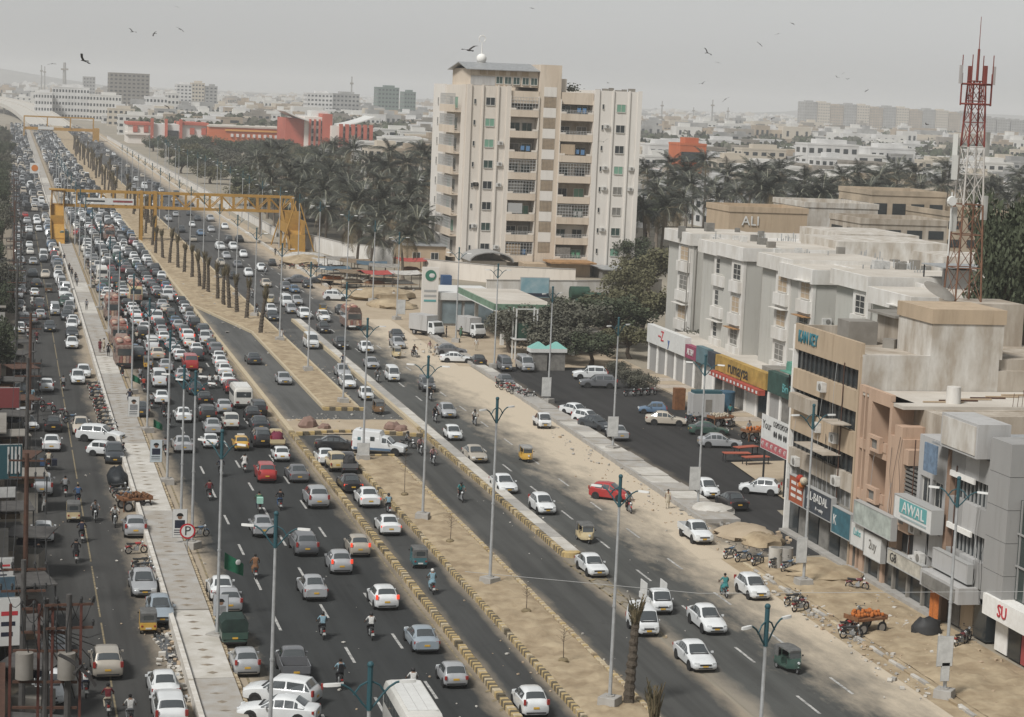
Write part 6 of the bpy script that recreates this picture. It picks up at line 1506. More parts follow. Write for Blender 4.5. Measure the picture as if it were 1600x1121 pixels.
parked(310, 840, 1, 0, 0, 80, 'behind the round P sign', None); parked(1140, 873, 5, .62, -.95, 60, 'on the sand beside the white car', 'motorbikes on the sand'); parked(1250, 956, 2, .1, 1.4, 75, 'beside the lamp post on the sand', 'motorbikes on the sand'); parked(1332, 998, 2, .2, 1.2, 75, 'left of the orange fruit cart', 'motorbikes on the sand')
parked(1340, 922, 1, 0, 0, 100, 'before the glass shop front', None); parked(1345, 970, 1, 0, 0, 10, 'behind the orange fruit cart', None); parked(826, 624, 6, -.2, 1.5, 80, 'on the upper end of the footpath', 'motorbikes by the lot'); parked(1078, 660, 5, .7, -.7, 60, 'in a heap beside the beige sedan', 'motorbikes by the lot'); parked(985, 620, 4, .8, .3, 70, 'by the shrub at the back of the lot', 'motorbikes by the lot'); parked(1190, 694, 3, .9, -.4, 70, 'under the billboard', 'motorbikes by the lot'); parked(1505, 1010, 2, .5, .8, 60, 'under the dark shop canopy', 'motorbikes on the sand'); parked(440, 420, 6, 1.6, .5, 60, 'near the sand heap by the footbridge', 'motorbikes by the rubble')

# ---- pedestrians
for px, py, ps, d, sh, tr, kz, lab in ((94, 671, 'stand', 90, 'white', 'grey', 0, 'person in a white shirt beside the black sedan'), (192, 720, 'walk', 90, 'navy', 'black', 0, 'person in dark clothes stepping onto the walkway'), (69, 800, 'walk', 200, 'white', 'white', 1, 'person in white kameez crossing at the left edge'), (50, 630, 'walk', 0, 'skyblue', 'grey', 0, 'person with a blue bag among the left parked cars'),
    (135, 490, 'walk', 0, 'check', 'black', 0, 'person in grey walking on the upper walkway'), (156, 557, 'stand', 30, 'maroon', 'maroon', 1, 'person in maroon on the walkway edge'), (162, 555, 'stand', 60, 'cream', 'cream', 1, 'person in cream kameez on the walkway'), (169, 563, 'stand', 10, 'black', 'black', 1, 'person in black at the walkway kerb'), (118, 445, 'walk', 0, 'black', 'black', 1, 'person in a black robe high on the walkway'), (108, 430, 'walk', 180, 'black', 'black', 1, 'left one of two dark robed people on the far walkway'), (112, 437, 'walk', 180, 'black', 'grey', 1, 'right one of two dark robed people on the far walkway'), (100, 410, 'walk', 0, 'navy', 'black', 1, 'person in navy on the far walkway'), (120, 452, 'stand', 0, 'grey', 'black', 0, 'person in grey at the far walkway edge'),
    (440, 533, 'stand', 180, 'white', 'white', 1, 'person in white kameez at a lamp post on the median'), (1043, 795, 'walk', 200, 'cream', 'cream', 1, 'person in cream kameez and cap on the sandy shoulder'), (1140, 655, 'stand', 0, 'teal', 'black', 0, 'person in a teal shirt at the market stalls'), (1170, 682, 'stand', 180, 'grey', 'black', 0, 'person in grey beside the orange stall'), (720, 528, 'walk', 180, 'green', 'green', 1, 'person in green kameez at the fuel station'), (697, 528, 'stand', 90, 'black', 'black', 0, 'person in black behind the box truck'), (682, 558, 'walk', 100, 'white', 'white', 1, 'person in white kameez left of the grey sideways sedan'), (671, 552, 'walk', 150, 'pink', 'cream', 0, 'person in pink behind the person in white'), (650, 560, 'ride', 160, 'black', 'black', 0, 'dark clad person at the shoulder before the fuel station'),
    (744, 548, 'stand', 180, 'white', 'cream', 0, 'person in white beside the open green car door'), (430, 400, 'walk', 0, 'black', 'black', 0, 'person in black beside the footbridge stairs'), (516, 462, 'stand', 0, 'brown', 'cream', 1, 'person in brown among the far rickshaws'), (565, 450, 'stand', 90, 'cream', 'cream', 1, 'person in cream at the rubble yard stalls'), (1245, 770, 'stand', 180, 'red', 'navy', 0, 'person in red beside the balloons'), (615, 470, 'stand', 0, 'white', 'white', 1, 'person in white beside the red stall')):
    p = at(px, py)
    if ps == 'ride': loc, rz = place('bike', px, py, d); spawn('bike', loc, rz, 'black', 'motorcycle under the dark clad person before the fuel station', 'motorcycle', 'ridden motorcycles', 1); person(loc, rz, ps, sh, tr, lab, 'motorcycle riders'); continue
    onw = 8.7 < p.x < 10.7
    person((p.x, p.y, .37 if onw else .012), -R(d), ps, sh, tr, lab, 'pedestrians', 'hair', bool(kz))

# ---- the traffic jam beyond: every vehicle on its own
rnd = random.Random(5)
def free(x, y, L): return all(abs(x-a) > 1.5 or abs(y-b) > (L+l_)/2+.5 for a, b, l_ in PLACED)
KINDS = [('sedan', 24), ('hatch', 20), ('small_hatch', 16), ('old_sedan', 12), ('suv', 10), ('van', 6), ('hiace', 4), ('pickup', 2), ('rickshaw_dark', 4), ('jeep', 2)]
COLS = [('white', 34), ('silver', 17), ('grey', 13), ('black', 11), ('dark', 13), ('beige', 3), ('champagne', 3), ('red', 1.5), ('maroon', 2), ('blue', 3), ('green', 1), ('offwhite', 5)]
def pick(tab):
    t = rnd.uniform(0, sum(w_ for _, w_ in tab))
    for k, w_ in tab:
        t -= w_
        if t <= 0: return k
    return tab[-1][0]
cname = dict(sedan='sedan', old_sedan='saloon', hatch='hatchback', small_hatch='small hatchback', suv='estate car', van='minivan', hiace='van', pickup='pickup', rickshaw_dark='rickshaw', jeep='jeep', deco_bus='decorated bus', coaster='minibus', bus='bus')
for px, py, kd, lab in ((176, 503, 'deco_bus', 'decorated red bus beside the walkway, uppermost of three'), (186, 545, 'deco_bus', 'decorated red bus beside the walkway, middle of three'), (194, 577, 'deco_bus', 'decorated red bus beside the walkway, lowest of three'), (212, 476, 'deco_bus', 'cream painted bus in the middle of the jam'), (171, 378, 'deco_bus', 'decorated bus near the footbridge')):
    V(kd, 'deco' if 'cream' not in lab else 'cream', px, py, 'a', lab, gM)
V('bus', 'green', 100, 382, 'a', 'dark green bus beside the footbridge stairs', gM); V('hiace', 'white', 262, 473, 'a', 'white van tall among the cars left of the palm median', gM); V('coaster', 'offwhite', 160, 440, 'a', 'white minibus among the jammed cars near the walkway', gM)
lanes = [(12.7, 'first'), (14.9, 'second'), (17.1, 'third'), (19.3, 'fourth'), (21.4, 'fifth')]
NC = 0
for li, (x, ln) in enumerate(lanes):
    y = 212.0 + rnd.uniform(0, 4); c = 0
    while y < 452:
        k = pick(KINDS); col = pick(COLS) if k != 'rickshaw_dark' else rnd.choice(['yellow', 'cream', 'brown', 'green']); L = S[k].L; xx = x+rnd.uniform(-.4, .4)
        if free(xx, y+L/2, L):
            c += 1; NC += 1
            spawn(k, (xx, y+L/2, .012), rnd.uniform(-.05, .05), col, '%s %s, %s in the jam, %s lane from the walkway' % (col, cname[k], nth(c), ln), CATS[k], gM, 1 if y < 300 else 0, rnd.random() < .3)
            y += L + rnd.uniform(.9, 3.0)
        else: y += 1.2
for (x, d, step, ylim, words) in ((1.7, 180, (0.8, 5), 440, 'left parked row'), (7.3, 180, (.5, 2.5), 440, 'row parked along the walkway'), (3.7, 0, (5, 20), 440, 'line driving up the service road'), (5.5, 180, (6, 24), 440, 'line coming down the service road')):
    y = 236.0; c = 0
    while y < ylim:
        k = pick(KINDS[:7]); col = pick(COLS); L = S[k].L; xx = x+rnd.uniform(-.3, .3)
        if free(xx, y+L/2, L):
            c += 1; NC += 1; spawn(k, (xx, y+L/2, .012), -R(d)+rnd.uniform(-.06, .06), col, '%s %s, %s from the camera in the %s' % (col, cname[k], nth(c), words), CATS[k], gS, 1 if y < 290 else 0)
        y += L + rnd.uniform(*step)
for x, step, words in ((32.2, (16, 50), 'inner lane, far right road'), (35.2, (9, 32), 'second lane, far right road'), (38.2, (9, 32), 'third lane, far right road'), (41.2, (14, 50), 'outer lane, far right road')):
    y = 262.0; c = 0
    while y < 560:
        k = pick(KINDS); col = pick(COLS) if k != 'rickshaw_dark' else 'yellow'; L = S[k].L; xx = x+rnd.uniform(-.5, .5)
        if free(xx, y+L/2, L):
            c += 1; NC += 1; spawn(k, (xx, y+L/2, .012), math.pi+rnd.uniform(-.05, .05), col, '%s %s, %s from the camera in the %s' % (col, cname[k], nth(c), words), CATS[k], gR, 1 if y < 300 else 0)
        y += L + rnd.uniform(*step)
c = 0
for k in range(26):                                              # riders filtering through the jam
    for tr_ in range(20):
        x = rnd.choice([11.7, 11.7, 13.8, 16.0, 18.2, 20.3]) + rnd.uniform(-.2, .2); y = rnd.uniform(205, 330)
        if all(abs(x-a) > 1.15 or abs(y-b) > (1.9+l_)/2 for a, b, l_ in PLACED):
            c += 1; sh = rnd.choice(['white', 'white', 'grey', 'black', 'maroon', 'skyblue', 'navy', 'cream', 'red'])
            spawn('bike', (x, y, .012), 0, rnd.choice(['black', 'red', 'dark']), 'motorcycle under the %s filtering rider in the jam' % nth(c), 'motorcycle', 'motorcycles filtering through the jam', 1)
            person((x, y, .012), 0, 'ride', sh, rnd.choice(['black', 'grey', 'navy']), '%s shirt rider filtering through the jam, %s of those placed there' % (sh, nth(c)), 'riders filtering through the jam'); break
# far traffic too distant to tell apart: one mass
def far_mass():
    mb = MB(); cols = ['white', 'silver', 'grey', 'dark', 'black', 'grey', 'dark', 'beige']; ms = [PAINTS[c_] for c_ in cols] + [m_cglass]
    def add(x, y):
        c_ = rnd.randint(0, 7); w_, l_, h = rnd.choice([(.68, 3.45, 1.15), (.65, 2.9, 1.2), (.68, 3.4, 1.35), (.76, 4.2, 1.85)])
        mb.loft([[(w_, yy, .3), (w_, yy, .9*h/1.45), (w_*.7, yy, z), (-w_*.7, yy, z), (-w_, yy, .9*h/1.45), (-w_, yy, .3)] for yy, z in ((y, .85*h/1.45), (y+l_*.22, h), (y+l_*.62, h), (y+l_*.8, .95*h/1.45), (y+l_, .8*h/1.45))], c_)
        mb.box(-w_*.6, w_*.6, y+l_*.05, y+l_*.16, .95*h/1.45, h*.95, 8)
        k = len(mb.v)
        for i in range(k-38, k): vx, vy, vz = mb.v[i]; mb.v[i] = (vx+x, vy, vz)
    for x in (12.7, 14.9, 17.1, 19.3, 21.4, 1.7, 3.8, 5.6, 7.4):
        y = 456.0
        while y < 1270: add(x+rnd.uniform(-.4, .4), y); y += rnd.uniform(5.4, 11.5)
    for x in (32.5, 35.4, 38.4):
        y = 566
        while y < 1270: add(x+rnd.uniform(-.4, .4), y); y += rnd.uniform(14, 60)
    o = mb.build('far_traffic', ms, smooth=40); tag(o, 'mass of distant cars jammed beyond the footbridge', 'traffic', kind='stuff')
far_mass()
# ---------------------------------------------------------------- street furniture
m_pole = mat('lamp_pole', (.46, .47, .47), .5, .25, 3, metal=.3); m_teal = mat('bracket_teal', (.025, .075, .09), .6)
m_yel = mat('bridge_yellow', (.40, .225, .045), .75, .55, 2, col2=(.24, .14, .045)); m_board = mat('blank_board', (.56, .56, .54), .7, .3, 2)
def lamp_meshes(h):
    a = MB(); a.tube((0, 0, .3), (0, 0, h-.9), .095, .06, 8); a.tube((0, 0, h*.45), (0, 0, h*.45+.1), .10, .10, 8)
    pl = MB(); pl.loft([[(x*s, y*s, z) for x, y in ((-.45, -.45), (.45, -.45), (.45, .45), (-.45, .45))] for z, s in ((-.1, 1), (.42, .95), (.44, .9))]); pl.tube((0, 0, .44), (0, 0, .5), .22, .22, 8)
    b = MB(); b.tube((0, 0, h-1.0), (0, 0, h+.35), .085, .085, 8); b.ball((0, 0, h+.42), .11, 0, 8, 6)
    arms = []
    for s in (-1, 1):
        m_ = MB(); pts = [(s*.05, 0, h-.95)] + [(s*(.1+.85*t), 0, h-.95+.8*math.sin(t*math.pi*.5)) for t in (.15, .35, .6, .85, 1)]; m_.path(pts, .034, 6)
        m_.path([(s*.06, 0, h-.1), (s*.3, 0, h-.22), (s*.5, 0, h-.5)], .03, 5); arms.append(m_.mesh('arm', [m_teal], 50))
    hd = []
    for s in (-1, 1):
        m_ = MB(); m_.loft([[(s*x, y*w_, h-.15+z*.8) for y, z in ((-1, -.05), (1, -.05), (.7, .06), (-.7, .06))] for x, w_ in ((.92, .045), (1.05, .085), (1.35, .085), (1.45, .045))]); hd.append(m_.mesh('lamp_head', [m_sg_w], 40))
    return a.mesh('pole', [m_pole], 40), pl.mesh('plinth', [m_conc]), b.mesh('bracket', [m_teal], 40), arms, hd
LMP = lamp_meshes(10.4); LAMPS = []
def lamp(loc, label, group, rz=0, detail=1):
    o = empty('street_lamp', loc, rz + random.choice([-.7, -.4, .35, .6, .1]), label, 'street lamp', group)
    link('pole', LMP[0], o); link('bracket', LMP[2], o)
    if detail: link('plinth', LMP[1], o)
    for a in LMP[3]: link('arm', a, o)
    for a in LMP[4]: link('lamp_head', a, o)
    LAMPS.append(loc); return o
def lx(px, py, z=0): p = at(px, py, z); return (p.x, p.y)
for px, py, lab in ((952, 1107, 'median lamp post beside the tall bare palm trunk'), (765, 917, 'median lamp post below the white slip lane cars'), (660, 815, 'median lamp post right of the leafless sapling'), (567, 722, 'lamp post with a small sign at the median tip near the ambulance'), (536, 632, 'lamp post at the lower tip of the sandy island'), (481, 582, 'second lamp post from the tip of the sandy island')):
    x, y = lx(px, py); lamp((x, y, .15), lab, 'lamp posts on the median')
for px, py, lab in ((1475, 1090, 'roadside lamp post nearest the camera on the right sand'), (1255, 915, 'roadside lamp post beside the two barrels'), (1090, 795, 'roadside lamp post at the broken end of the footpath'), (957, 705, 'footpath lamp post beside the silver sedan'), (856, 630, 'footpath lamp post beside the pickup with scrap'), (772, 575, 'footpath lamp post at the lot entrance'), (712, 535, 'lamp post before the box truck')):
    x, y = lx(px, py); lamp((x, y, 0), lab, 'lamp posts along the right roadside')
for px, py, z, lab in ((431, 826, 10.2, 'lamp post with teal bracket standing over the grey pickup'), (578, 1070, 10.2, 'lamp bracket rising from the bottom edge beside the bus'), (1198, 975, 10.2, 'lamp bracket and post left of the green rickshaw'), (347, 693, 10.2, 'lamp post with a flag beside the white sedans by the walkway'), (288, 588, 10.2, 'lamp post before the silver car near the second banner')):
    x, y = lx(px, py, z); lamp((x, y, 0), lab, 'lamp posts on the lower carriageways')
rnd = random.Random(2)
for px, py, lab in ((209, 676, 'walkway lamp post carrying the first portrait banner'), (241, 757, 'walkway lamp post carrying the second portrait banner'), (277, 857, 'walkway lamp post carrying the third portrait banner')):
    x, y = lx(px, py); lamp((11.15, y, 0), lab, 'lamp posts along the walkway')
for k in range(14): lamp((11.1, 190+k*25+rnd.uniform(-2, 2), 0), '%s lamp post along the walkway above the portrait banners' % nth(k+1), 'lamp posts along the walkway', 0, 1 if k < 5 else 0)
for k in range(15): lamp((29.6 if k < 2 else 29.9, 233+k*25, .1), '%s lamp post on the palm median beyond the sandy island' % nth(k+1), 'lamp posts on the median', 0, 1 if k < 4 else 0)
for k in range(22): lamp((46.5+rnd.uniform(-1.0, 1.5), 258+k*22, 0), '%s lamp post along the far right roadside' % nth(k+1), 'lamp posts along the right roadside', 0, 1 if k < 4 else 0)
# boards and banners on the posts
def banner(px, py, Y, wd, h, label, m, deco=0, rz=0.0):
    p = onY(px, py, Y); o = empty('pole_banner', (p.x, Y, p.z-h/2), rz, label, 'banner', 'boards on the lamp posts')
    mb = MB(); mb.box(-wd/2, wd/2, -.03, .0, 0, h); mb.build('panel', m, o); mb = MB(); mb.box(-wd/2-.03, wd/2+.03, .002, .03, -.03, h+.03); mb.build('frame', m_grille, o)
    if deco:                                                     # a portrait print: dark hair, face, dark coat, strips of text
        mb = MB(); mb.box(-wd*.36, wd*.36, -.034, -.031, h*.33, h*.62); mb.build('print_coat', CLOTH['grey'] if deco == 1 else CLOTH['navy'], o)
        mb = MB(); n = 12; c = (0, h*.73); mb.face([(c[0]+wd*.17*math.cos(2*math.pi*i/n), -.036, c[1]+h*.085*math.sin(2*math.pi*i/n)) for i in range(n)]); mb.build('print_face', m_skin, o)
        mb = MB(); mb.face([(c[0]+wd*.25*math.cos(math.pi*i/8), -.038, c[1]+h*.03+h*.12*math.sin(math.pi*i/8)) for i in range(9)]); mb.build('print_hair', m_hair, o)
        for k in range(3): mb = MB(); mb.box(-wd*.4, wd*.34, -.034, -.031, h*(.08+k*.08), h*(.115+k*.08)); mb.build('print_line', CLOTH['navy'] if k else CLOTH['grey'], o)
    return o
w_ = at(209, 676).y; banner(209, 636, w_-.2, .85, 1.6, 'first portrait banner from the jam, on a walkway lamp post', m_sg_w, 1)
w_ = at(241, 757).y; banner(244, 705, w_-.2, .8, 1.55, 'second portrait banner with a figure in a dark coat', mat('banner_blue', (.45, .5, .52), .7), 2)
w_ = at(277, 857).y; banner(281, 818, w_-.2, .85, 1.7, 'third portrait banner above the round P sign', m_sg_w, 2)
banner(345, 952, 109.5, .75, 1.5, 'striped portrait banner on the flag post beside white cars', mat('banner_stripe', (.4, .42, .44), .7), 1)
for px, py, bx, by, wd, h, lab in ((1477, 1018, 1475, 1090, .78, 1.45, 'white board on the nearest right roadside post'), (1477, 1050, 1475, 1090, .4, .9, 'lower narrow white board on the nearest right roadside post'), (1253, 860, 1255, 915, .62, 1.5, 'white board on the post beside the barrels'), (1086, 748, 1090, 795, .75, 1.6, 'white board on the post at the footpath end'), (958, 667, 957, 705, .85, 1.6, 'white board on the footpath post beside the silver sedan'), (854, 605, 856, 630, .85, 1.75, 'white board on the footpath post above the pickup'), (568, 702, 567, 722, .9, .9, 'small printed board at the median tip near the ambulance'), (627, 480, 712, 535, .9, 1.6, 'white board at the fuel station')):
    p0 = at(bx, by); banner(px, py, p0.y-.2, wd, h, lab, m_board)
# flags
for px, py, Y, lab in ((351, 876, 109.8, 'green flag with a white emblem on the walkway post'), (207, 590, 166, 'small green flag on the first walkway post'), (240, 661, 142, 'small green flag on the second walkway post')):
    p = onY(px, py, Y); o = empty('flag', tuple(p), .4, lab, 'flag', 'green flags on posts'); s_ = 1.0 if Y < 120 else .6
    mb = MB(); rings = []
    for i in range(7): x = i/6*1.2*s_; rings.append([(x, .10*math.sin(i*1.3), -.45*s_-i*.09*s_), (x, .10*math.sin(i*1.3), .45*s_-i*.13*s_), (x, .10*math.sin(i*1.3)+.01, .45*s_-i*.13*s_), (x, .10*math.sin(i*1.3)+.01, -.45*s_-i*.09*s_)])
    mb.loft(rings); mb.build('cloth', mat('flag_green', (.02, .13, .07), .9, .3, 3), o, smooth=60)
    if Y < 120: mb = MB(); mb.ball((.75, -.12, -.15), .16, 0, 8, 6, (1, .2, 1)); mb.build('emblem', m_sg_w, o)
# no parking sign
q = at(292, 868); Y = q.y; p = onY(293, 830, Y); o = empty('road_sign', (p.x, Y, 0), 0, 'round white road sign with a bold black P and red ring', 'road sign')
mb = MB(); mb.tube((0, 0, 0), (0, 0, p.z), .04, .04, 6); mb.build('post', m_metal, o)
mb = MB(); mb.tube((0, -.04, p.z), (0, -.06, p.z), .47, .47, 24); mb.build('rim', mat('sign_red_ring', (.42, .02, .03), .5), o)
mb = MB(); mb.tube((0, -.061, p.z), (0, -.07, p.z), .37, .37, 24); mb.build('disc', m_sg_w, o)
letters('P', .80, m_black, o, (0, -.075, p.z), (R(90), 0, 0), .006)

# footbridge over the road
FBY = 380.0
fb = empty('footbridge', (0, 0, 0), 0, 'yellow steel footbridge with stair towers across the whole road', 'footbridge')
for y in (FBY-1.1, FBY+1.1):
    mb = MB()
    for z in (6.0, 8.6): mb.box(7.4, 50, y-.13, y+.13, z-.2, z+.2)
    mb.build('chord', m_yel, fb)
    n = 20
    for i in range(n+1):
        x = 7.5+42.4*i/n; mb = MB(); mb.box(x-.11, x+.11, y-.10, y+.10, 6.2, 8.4); mb.build('upright', m_yel, fb)
        if i < n and (i > 9 or i == 4): mb = MB(); a, b = ((x, y, 6.2), (x+42.4/n, y, 8.4)) if i % 2 else ((x, y, 8.4), (x+42.4/n, y, 6.2)); mb.tube(a, b, .09, .09, 5); mb.build('diagonal', m_yel, fb)
part('deck', fb, m_yel, (7.4, 50, FBY-1.05, FBY+1.05, 5.9, 6.05))
for x in (23.0, 25.4): 
    for y in (FBY-1.3, FBY+1.3): part('column', fb, m_yel, (x-.25, x+.25, y-.2, y+.2, 0, 8.9))
pn = part('advert_panel', fb, m_sg_w, (13.0, 21.6, FBY-1.32, FBY-1.25, 6.4, 7.5)); part('advert_stripe', pn, m_glass, (13.2, 16.6, FBY-1.34, FBY-1.322, 6.8, 7.1)); part('advert_stripe', pn, mat('advert_red', (.3, .06, .06), .6, .5, 4), (18, 21.4, FBY-1.34, FBY-1.322, 6.8, 7.15))
for x0, x1, y1, y2 in ((7.2, 9.4, 378.8, 366), (47.6, 50.2, 378.8, 366)):
    mb = MB(); mb.loft([[(x0, y1, 6.05), (x1, y1, 6.05), (x1, y1, 5.8), (x0, y1, 5.8)], [(x0, (y1+y2)/2, 3.2), (x1, (y1+y2)/2, 3.2), (x1, (y1+y2)/2, 2.95), (x0, (y1+y2)/2, 2.95)], [(x0, (y1+y2)/2-1.6, 3.2), (x1, (y1+y2)/2-1.6, 3.2), (x1, (y1+y2)/2-1.6, 2.95), (x0, (y1+y2)/2-1.6, 2.95)], [(x0, y2-2, .1), (x1, y2-2, .1), (x1, y2-2, -.1), (x0, y2-2, -.1)]]); mb.build('stair_flight', m_yel, fb)
    for x in (x0, x1):
        mb = MB(); mb.loft([[(x-.03, y1, 6.0), (x+.03, y1, 6.0), (x+.03, y1, 7.5), (x-.03, y1, 7.5)], [(x-.03, (y1+y2)/2, 3.1), (x+.03, (y1+y2)/2, 3.1), (x+.03, (y1+y2)/2, 4.6), (x-.03, (y1+y2)/2, 4.6)], [(x-.03, y2-2, 0), (x+.03, y2-2, 0), (x+.03, y2-2, 1.4), (x-.03, y2-2, 1.4)]]); mb.build('balustrade', m_yel, fb)
    for y in (378.6, 373.0): 
        for x in (x0+.2, x1-.2): part('column', fb, m_yel, (x-.15, x+.15, y-.15, y+.15, 0, 5.8 if y > 375 else 3.0))
    part('stair_roof', fb, m_yel, (x0-.2, x1+.2, 377.2, 381.2, 8.7, 8.85)) if x0 < 20 else None
    part('stair_panel', fb, m_yel, (x0-.1, x1+.1, 365.9, 366.0, 0, 1.2), (x0, x1, 371.3, 371.45, 3.2, 4.7))
for y in (365.5, 378.9):                                          # splayed end frames of the right stair tower
    for x0, x1 in ((47.4, 48.6), (50.4, 49.2)):
        mb = MB(); mb.tube((x0-(1.3 if x0 < 49 else -1.6), y, 0), (x1, y, 8.7), .13, .11, 6); mb.build('splayed_leg', m_yel, fb)
part('stair_panel', fb, m_yel, (47.3, 47.4, 366, 378.8, 2.9, 4.6)); part('stair_panel', fb, m_yel, (47.5, 50.3, 371.6, 371.7, 3.2, 6.6)); part('stair_panel', fb, m_yel, (50.25, 50.35, 366, 378.8, 2.9, 5.2))
part('lower_flight', fb, m_yel, (47.6, 50.2, 364.2, 364.35, 0, 3.0))
g2 = empty('sign_gantry', (0, 0, 0), 0, 'far yellow gantry across the road before the flyover', 'gantry')
for y in (999, 1001.5):
    for z in (4.6, 10.4): part('chord', g2, m_yel, (6.5, 38, y-.25, y+.25, z-.3, z+.3))
    for k in range(4): part('upright', g2, m_yel, (6.5+k*10.4, 7.0+k*10.4, y-.24, y+.24, -.5 if k in (0, 3) else 4.7, 10.6))
part('deck', g2, m_yel, (6.5, 38, 999.3, 1001.2, 4.4, 5.6)); part('sign_panel', g2, m_sg_w, (13, 20, 998.5, 998.7, 4.6, 6.0)); part('stair', g2, m_yel, (38, 40.5, 995, 1002, 0, 6))
o = empty('fuel_sign', (6.6, 560, 0), 0, 'white square sign with a round orange emblem far up the service road', 'sign'); part('post', o, m_metal, (-.1, .1, -.1, .1, 0, 4)); part('panel', o, m_sg_w, (-1.2, 1.2, -.15, -.1, 3.6, 6.2)); mb = MB(); mb.tube((0, -.16, 4.9), (0, -.2, 4.9), .85, .85, 12); mb.build('emblem', mat('emblem_orange', (.5, .16, .03), .6), o)

# telecom mast on the corner block
tm = empty('telecom_mast', (61.9, 129.4, 15.9), 0, 'red and white lattice telecom mast on the corner block roof', 'telecom mast')
m_mr = mat('mast_red', (.20, .05, .04), .8, .5, 3, col2=(.12, .04, .03)); m_mw = mat('mast_white', (.50, .485, .46), .8, .5, 3, col2=(.3, .25, .2)); m_rr = mat('mast_rust', (.20, .105, .065), .9, .6, 3, col2=(.10, .05, .035))
def mw(z): return .92-.5*(z/14.5)
zz = [0, 2.2, 4.4, 6.4, 8.4, 10.2, 11.8, 13.2, 14.5]
for i in range(8):
    m = m_rr if zz[i] < 5 else (m_mw if zz[i] < 10 else m_mr); a, b = zz[i], zz[i+1]; w0, w1 = mw(a), mw(b)
    cs = [(-1, -1), (1, -1), (1, 1), (-1, 1)]
    for k in range(4):
        c0, c1 = cs[k], cs[(k+1) % 4]
        mb = MB(); mb.tube((c0[0]*w0, c0[1]*w0, a), (c0[0]*w1, c0[1]*w1, b), .07, .06, 6); mb.build('leg', m, tm)
        mb = MB(); mb.tube((c0[0]*w0, c0[1]*w0, a), (c1[0]*w1, c1[1]*w1, b), .026, .026, 4); mb.build('brace', m, tm); mb = MB(); mb.tube((c1[0]*w0, c1[1]*w0, a), (c0[0]*w1, c0[1]*w1, b), .026, .026, 4); mb.build('brace', m, tm)
        mb = MB(); mb.tube((c0[0]*w1, c0[1]*w1, b), (c1[0]*w1, c1[1]*w1, b), .035, .035, 5); mb.build('strut', m, tm)
for z in (13.0, 14.3):
    mb = MB(); n = 8; rr_ = [(1.0*math.cos(2*math.pi*i/n), 1.0*math.sin(2*math.pi*i/n), z) for i in range(n+1)]; mb.path(rr_, .06, 5); [mb.tube((0, 0, z), q_, .04, .04, 4) for q_ in rr_[:-1:2]]; mb.build('platform_ring', m_mr, tm)
for i in range(8):
    a = i*math.pi/4; x, y = 1.05*math.cos(a), 1.05*math.sin(a); mb = MB(); mb.tube((x, y, 12.9), (x, y, 16.2 if i % 2 else 15.0), .04, .035, 5); mb.build('mount_pole', m_mr, tm)
    if i % 2 == 0: mb = MB(); mb.obox((x*1.12, y*1.12, 14.9), (.16, .22, 1.2), a); mb.build('antenna', m_mr if i % 4 else mat('antenna_grey', (.36, .34, .33), .7), tm)
for z, a in ((10.2, 2.6), (10.4, 0.3), (8.8, 3.0), (5.4, 3.3), (6.2, .1)): mb = MB(); mb.obox((math.cos(a)*1.15, math.sin(a)*1.15-.1, z), (.34, .3, 1.6), a); mb.build('antenna', mat('antenna_pale', (.50, .50, .47), .7), tm)
mb = MB(); mb.tube((0, 0, 14.4), (0, 0, 16.6), .09, .08, 6, 0); mb.tube((0, 0, 16.6), (0, 0, 18.7), .03, .02, 5); mb.build('top_rod', m_mr, tm)
mb = MB(); mb.tube((-1.5, -.6, 6.6), (-1.5, -.75, 6.6), .35, .30, 12); mb.tube((-1.5, -.6, 3), (-1.5, -.6, 7.2), .05); mb.build('dish', m_sg_w, tm)
mb = MB(); mb.loft([[(r_*math.cos(t), .2*r_*r_, r_*math.sin(t)) for t in [2*math.pi*i/16 for i in range(16)]] for r_ in (1.15, .8, .4, .05)]); o = mb.build('roof_dish', m_concd, tm, (-2.0, -1.0, .9), .6); o.rotation_euler = (R(-60), 0, .6)

# fuel station, walls and sheds round the tower
fs = empty('fuel_totem', (50.1, 251.5, 0), 0, 'tall white fuel price totem with a round green emblem', 'sign')
part('slab', fs, m_offw, (-1.0, 1.0, -.25, .25, 0, 7.2)); mb = MB(); mb.tube((0, -.26, 6.2), (0, -.3, 6.2), .68, .68, 20); mb.build('emblem', mat('emblem_green', (.04, .16, .11), .6), fs)
mb = MB(); mb.ball((.15, -.31, 6.2), .36, 0, 10, 6, (1, .1, .8)); mb.build('emblem_wing', m_sg_w, fs)
for k in range(3): part('price_strip', fs, m_grille if k else m_tealtxt, (-.75, .75, -.28, -.252, 3.0+k*.6, 3.25+k*.6))
st = empty('fuel_station', (0, 0, 0), 0, 'fuel station with grey shop and green edged canopy', 'fuel station')
part('shop_wall', st, m_grey_l, (51.6, 58.5, 252, 262, -1, 3.2)); part('shop_band', st, m_sg_w, (51.3, 58.8, 251.6, 262, 3.2, 4.1)); part('shop_glass', st, mat('slate_panel', (.20, .25, .27), .5, .3, 1), (51.8, 54.2, 251.85, 251.98, .3, 3.0)); part('shop_glass', st, MATS['slate_panel'], (54.6, 58.2, 251.85, 251.98, .3, 3.0))
part('canopy', st, m_roofdirt, (53.4, 60.6, 230.2, 249.8, 4.7, 4.9)); part('canopy_fascia', st, mat('fascia_green', (.17, .27, .19), .6, .4, 1), (53.2, 53.4, 230.0, 250, 4.3, 5.0), (53.4, 60.6, 230.0, 230.2, 4.3, 5.0)); part('canopy_edge', st, m_sg_w, (53.15, 60.7, 229.95, 250.05, 4.2, 4.3))
for x, y in ((55, 233), (59, 233), (55, 247), (59, 247)): part('canopy_post', st, m_sg_w, (x-.2, x+.2, y-.2, y+.2, 0, 4.2))
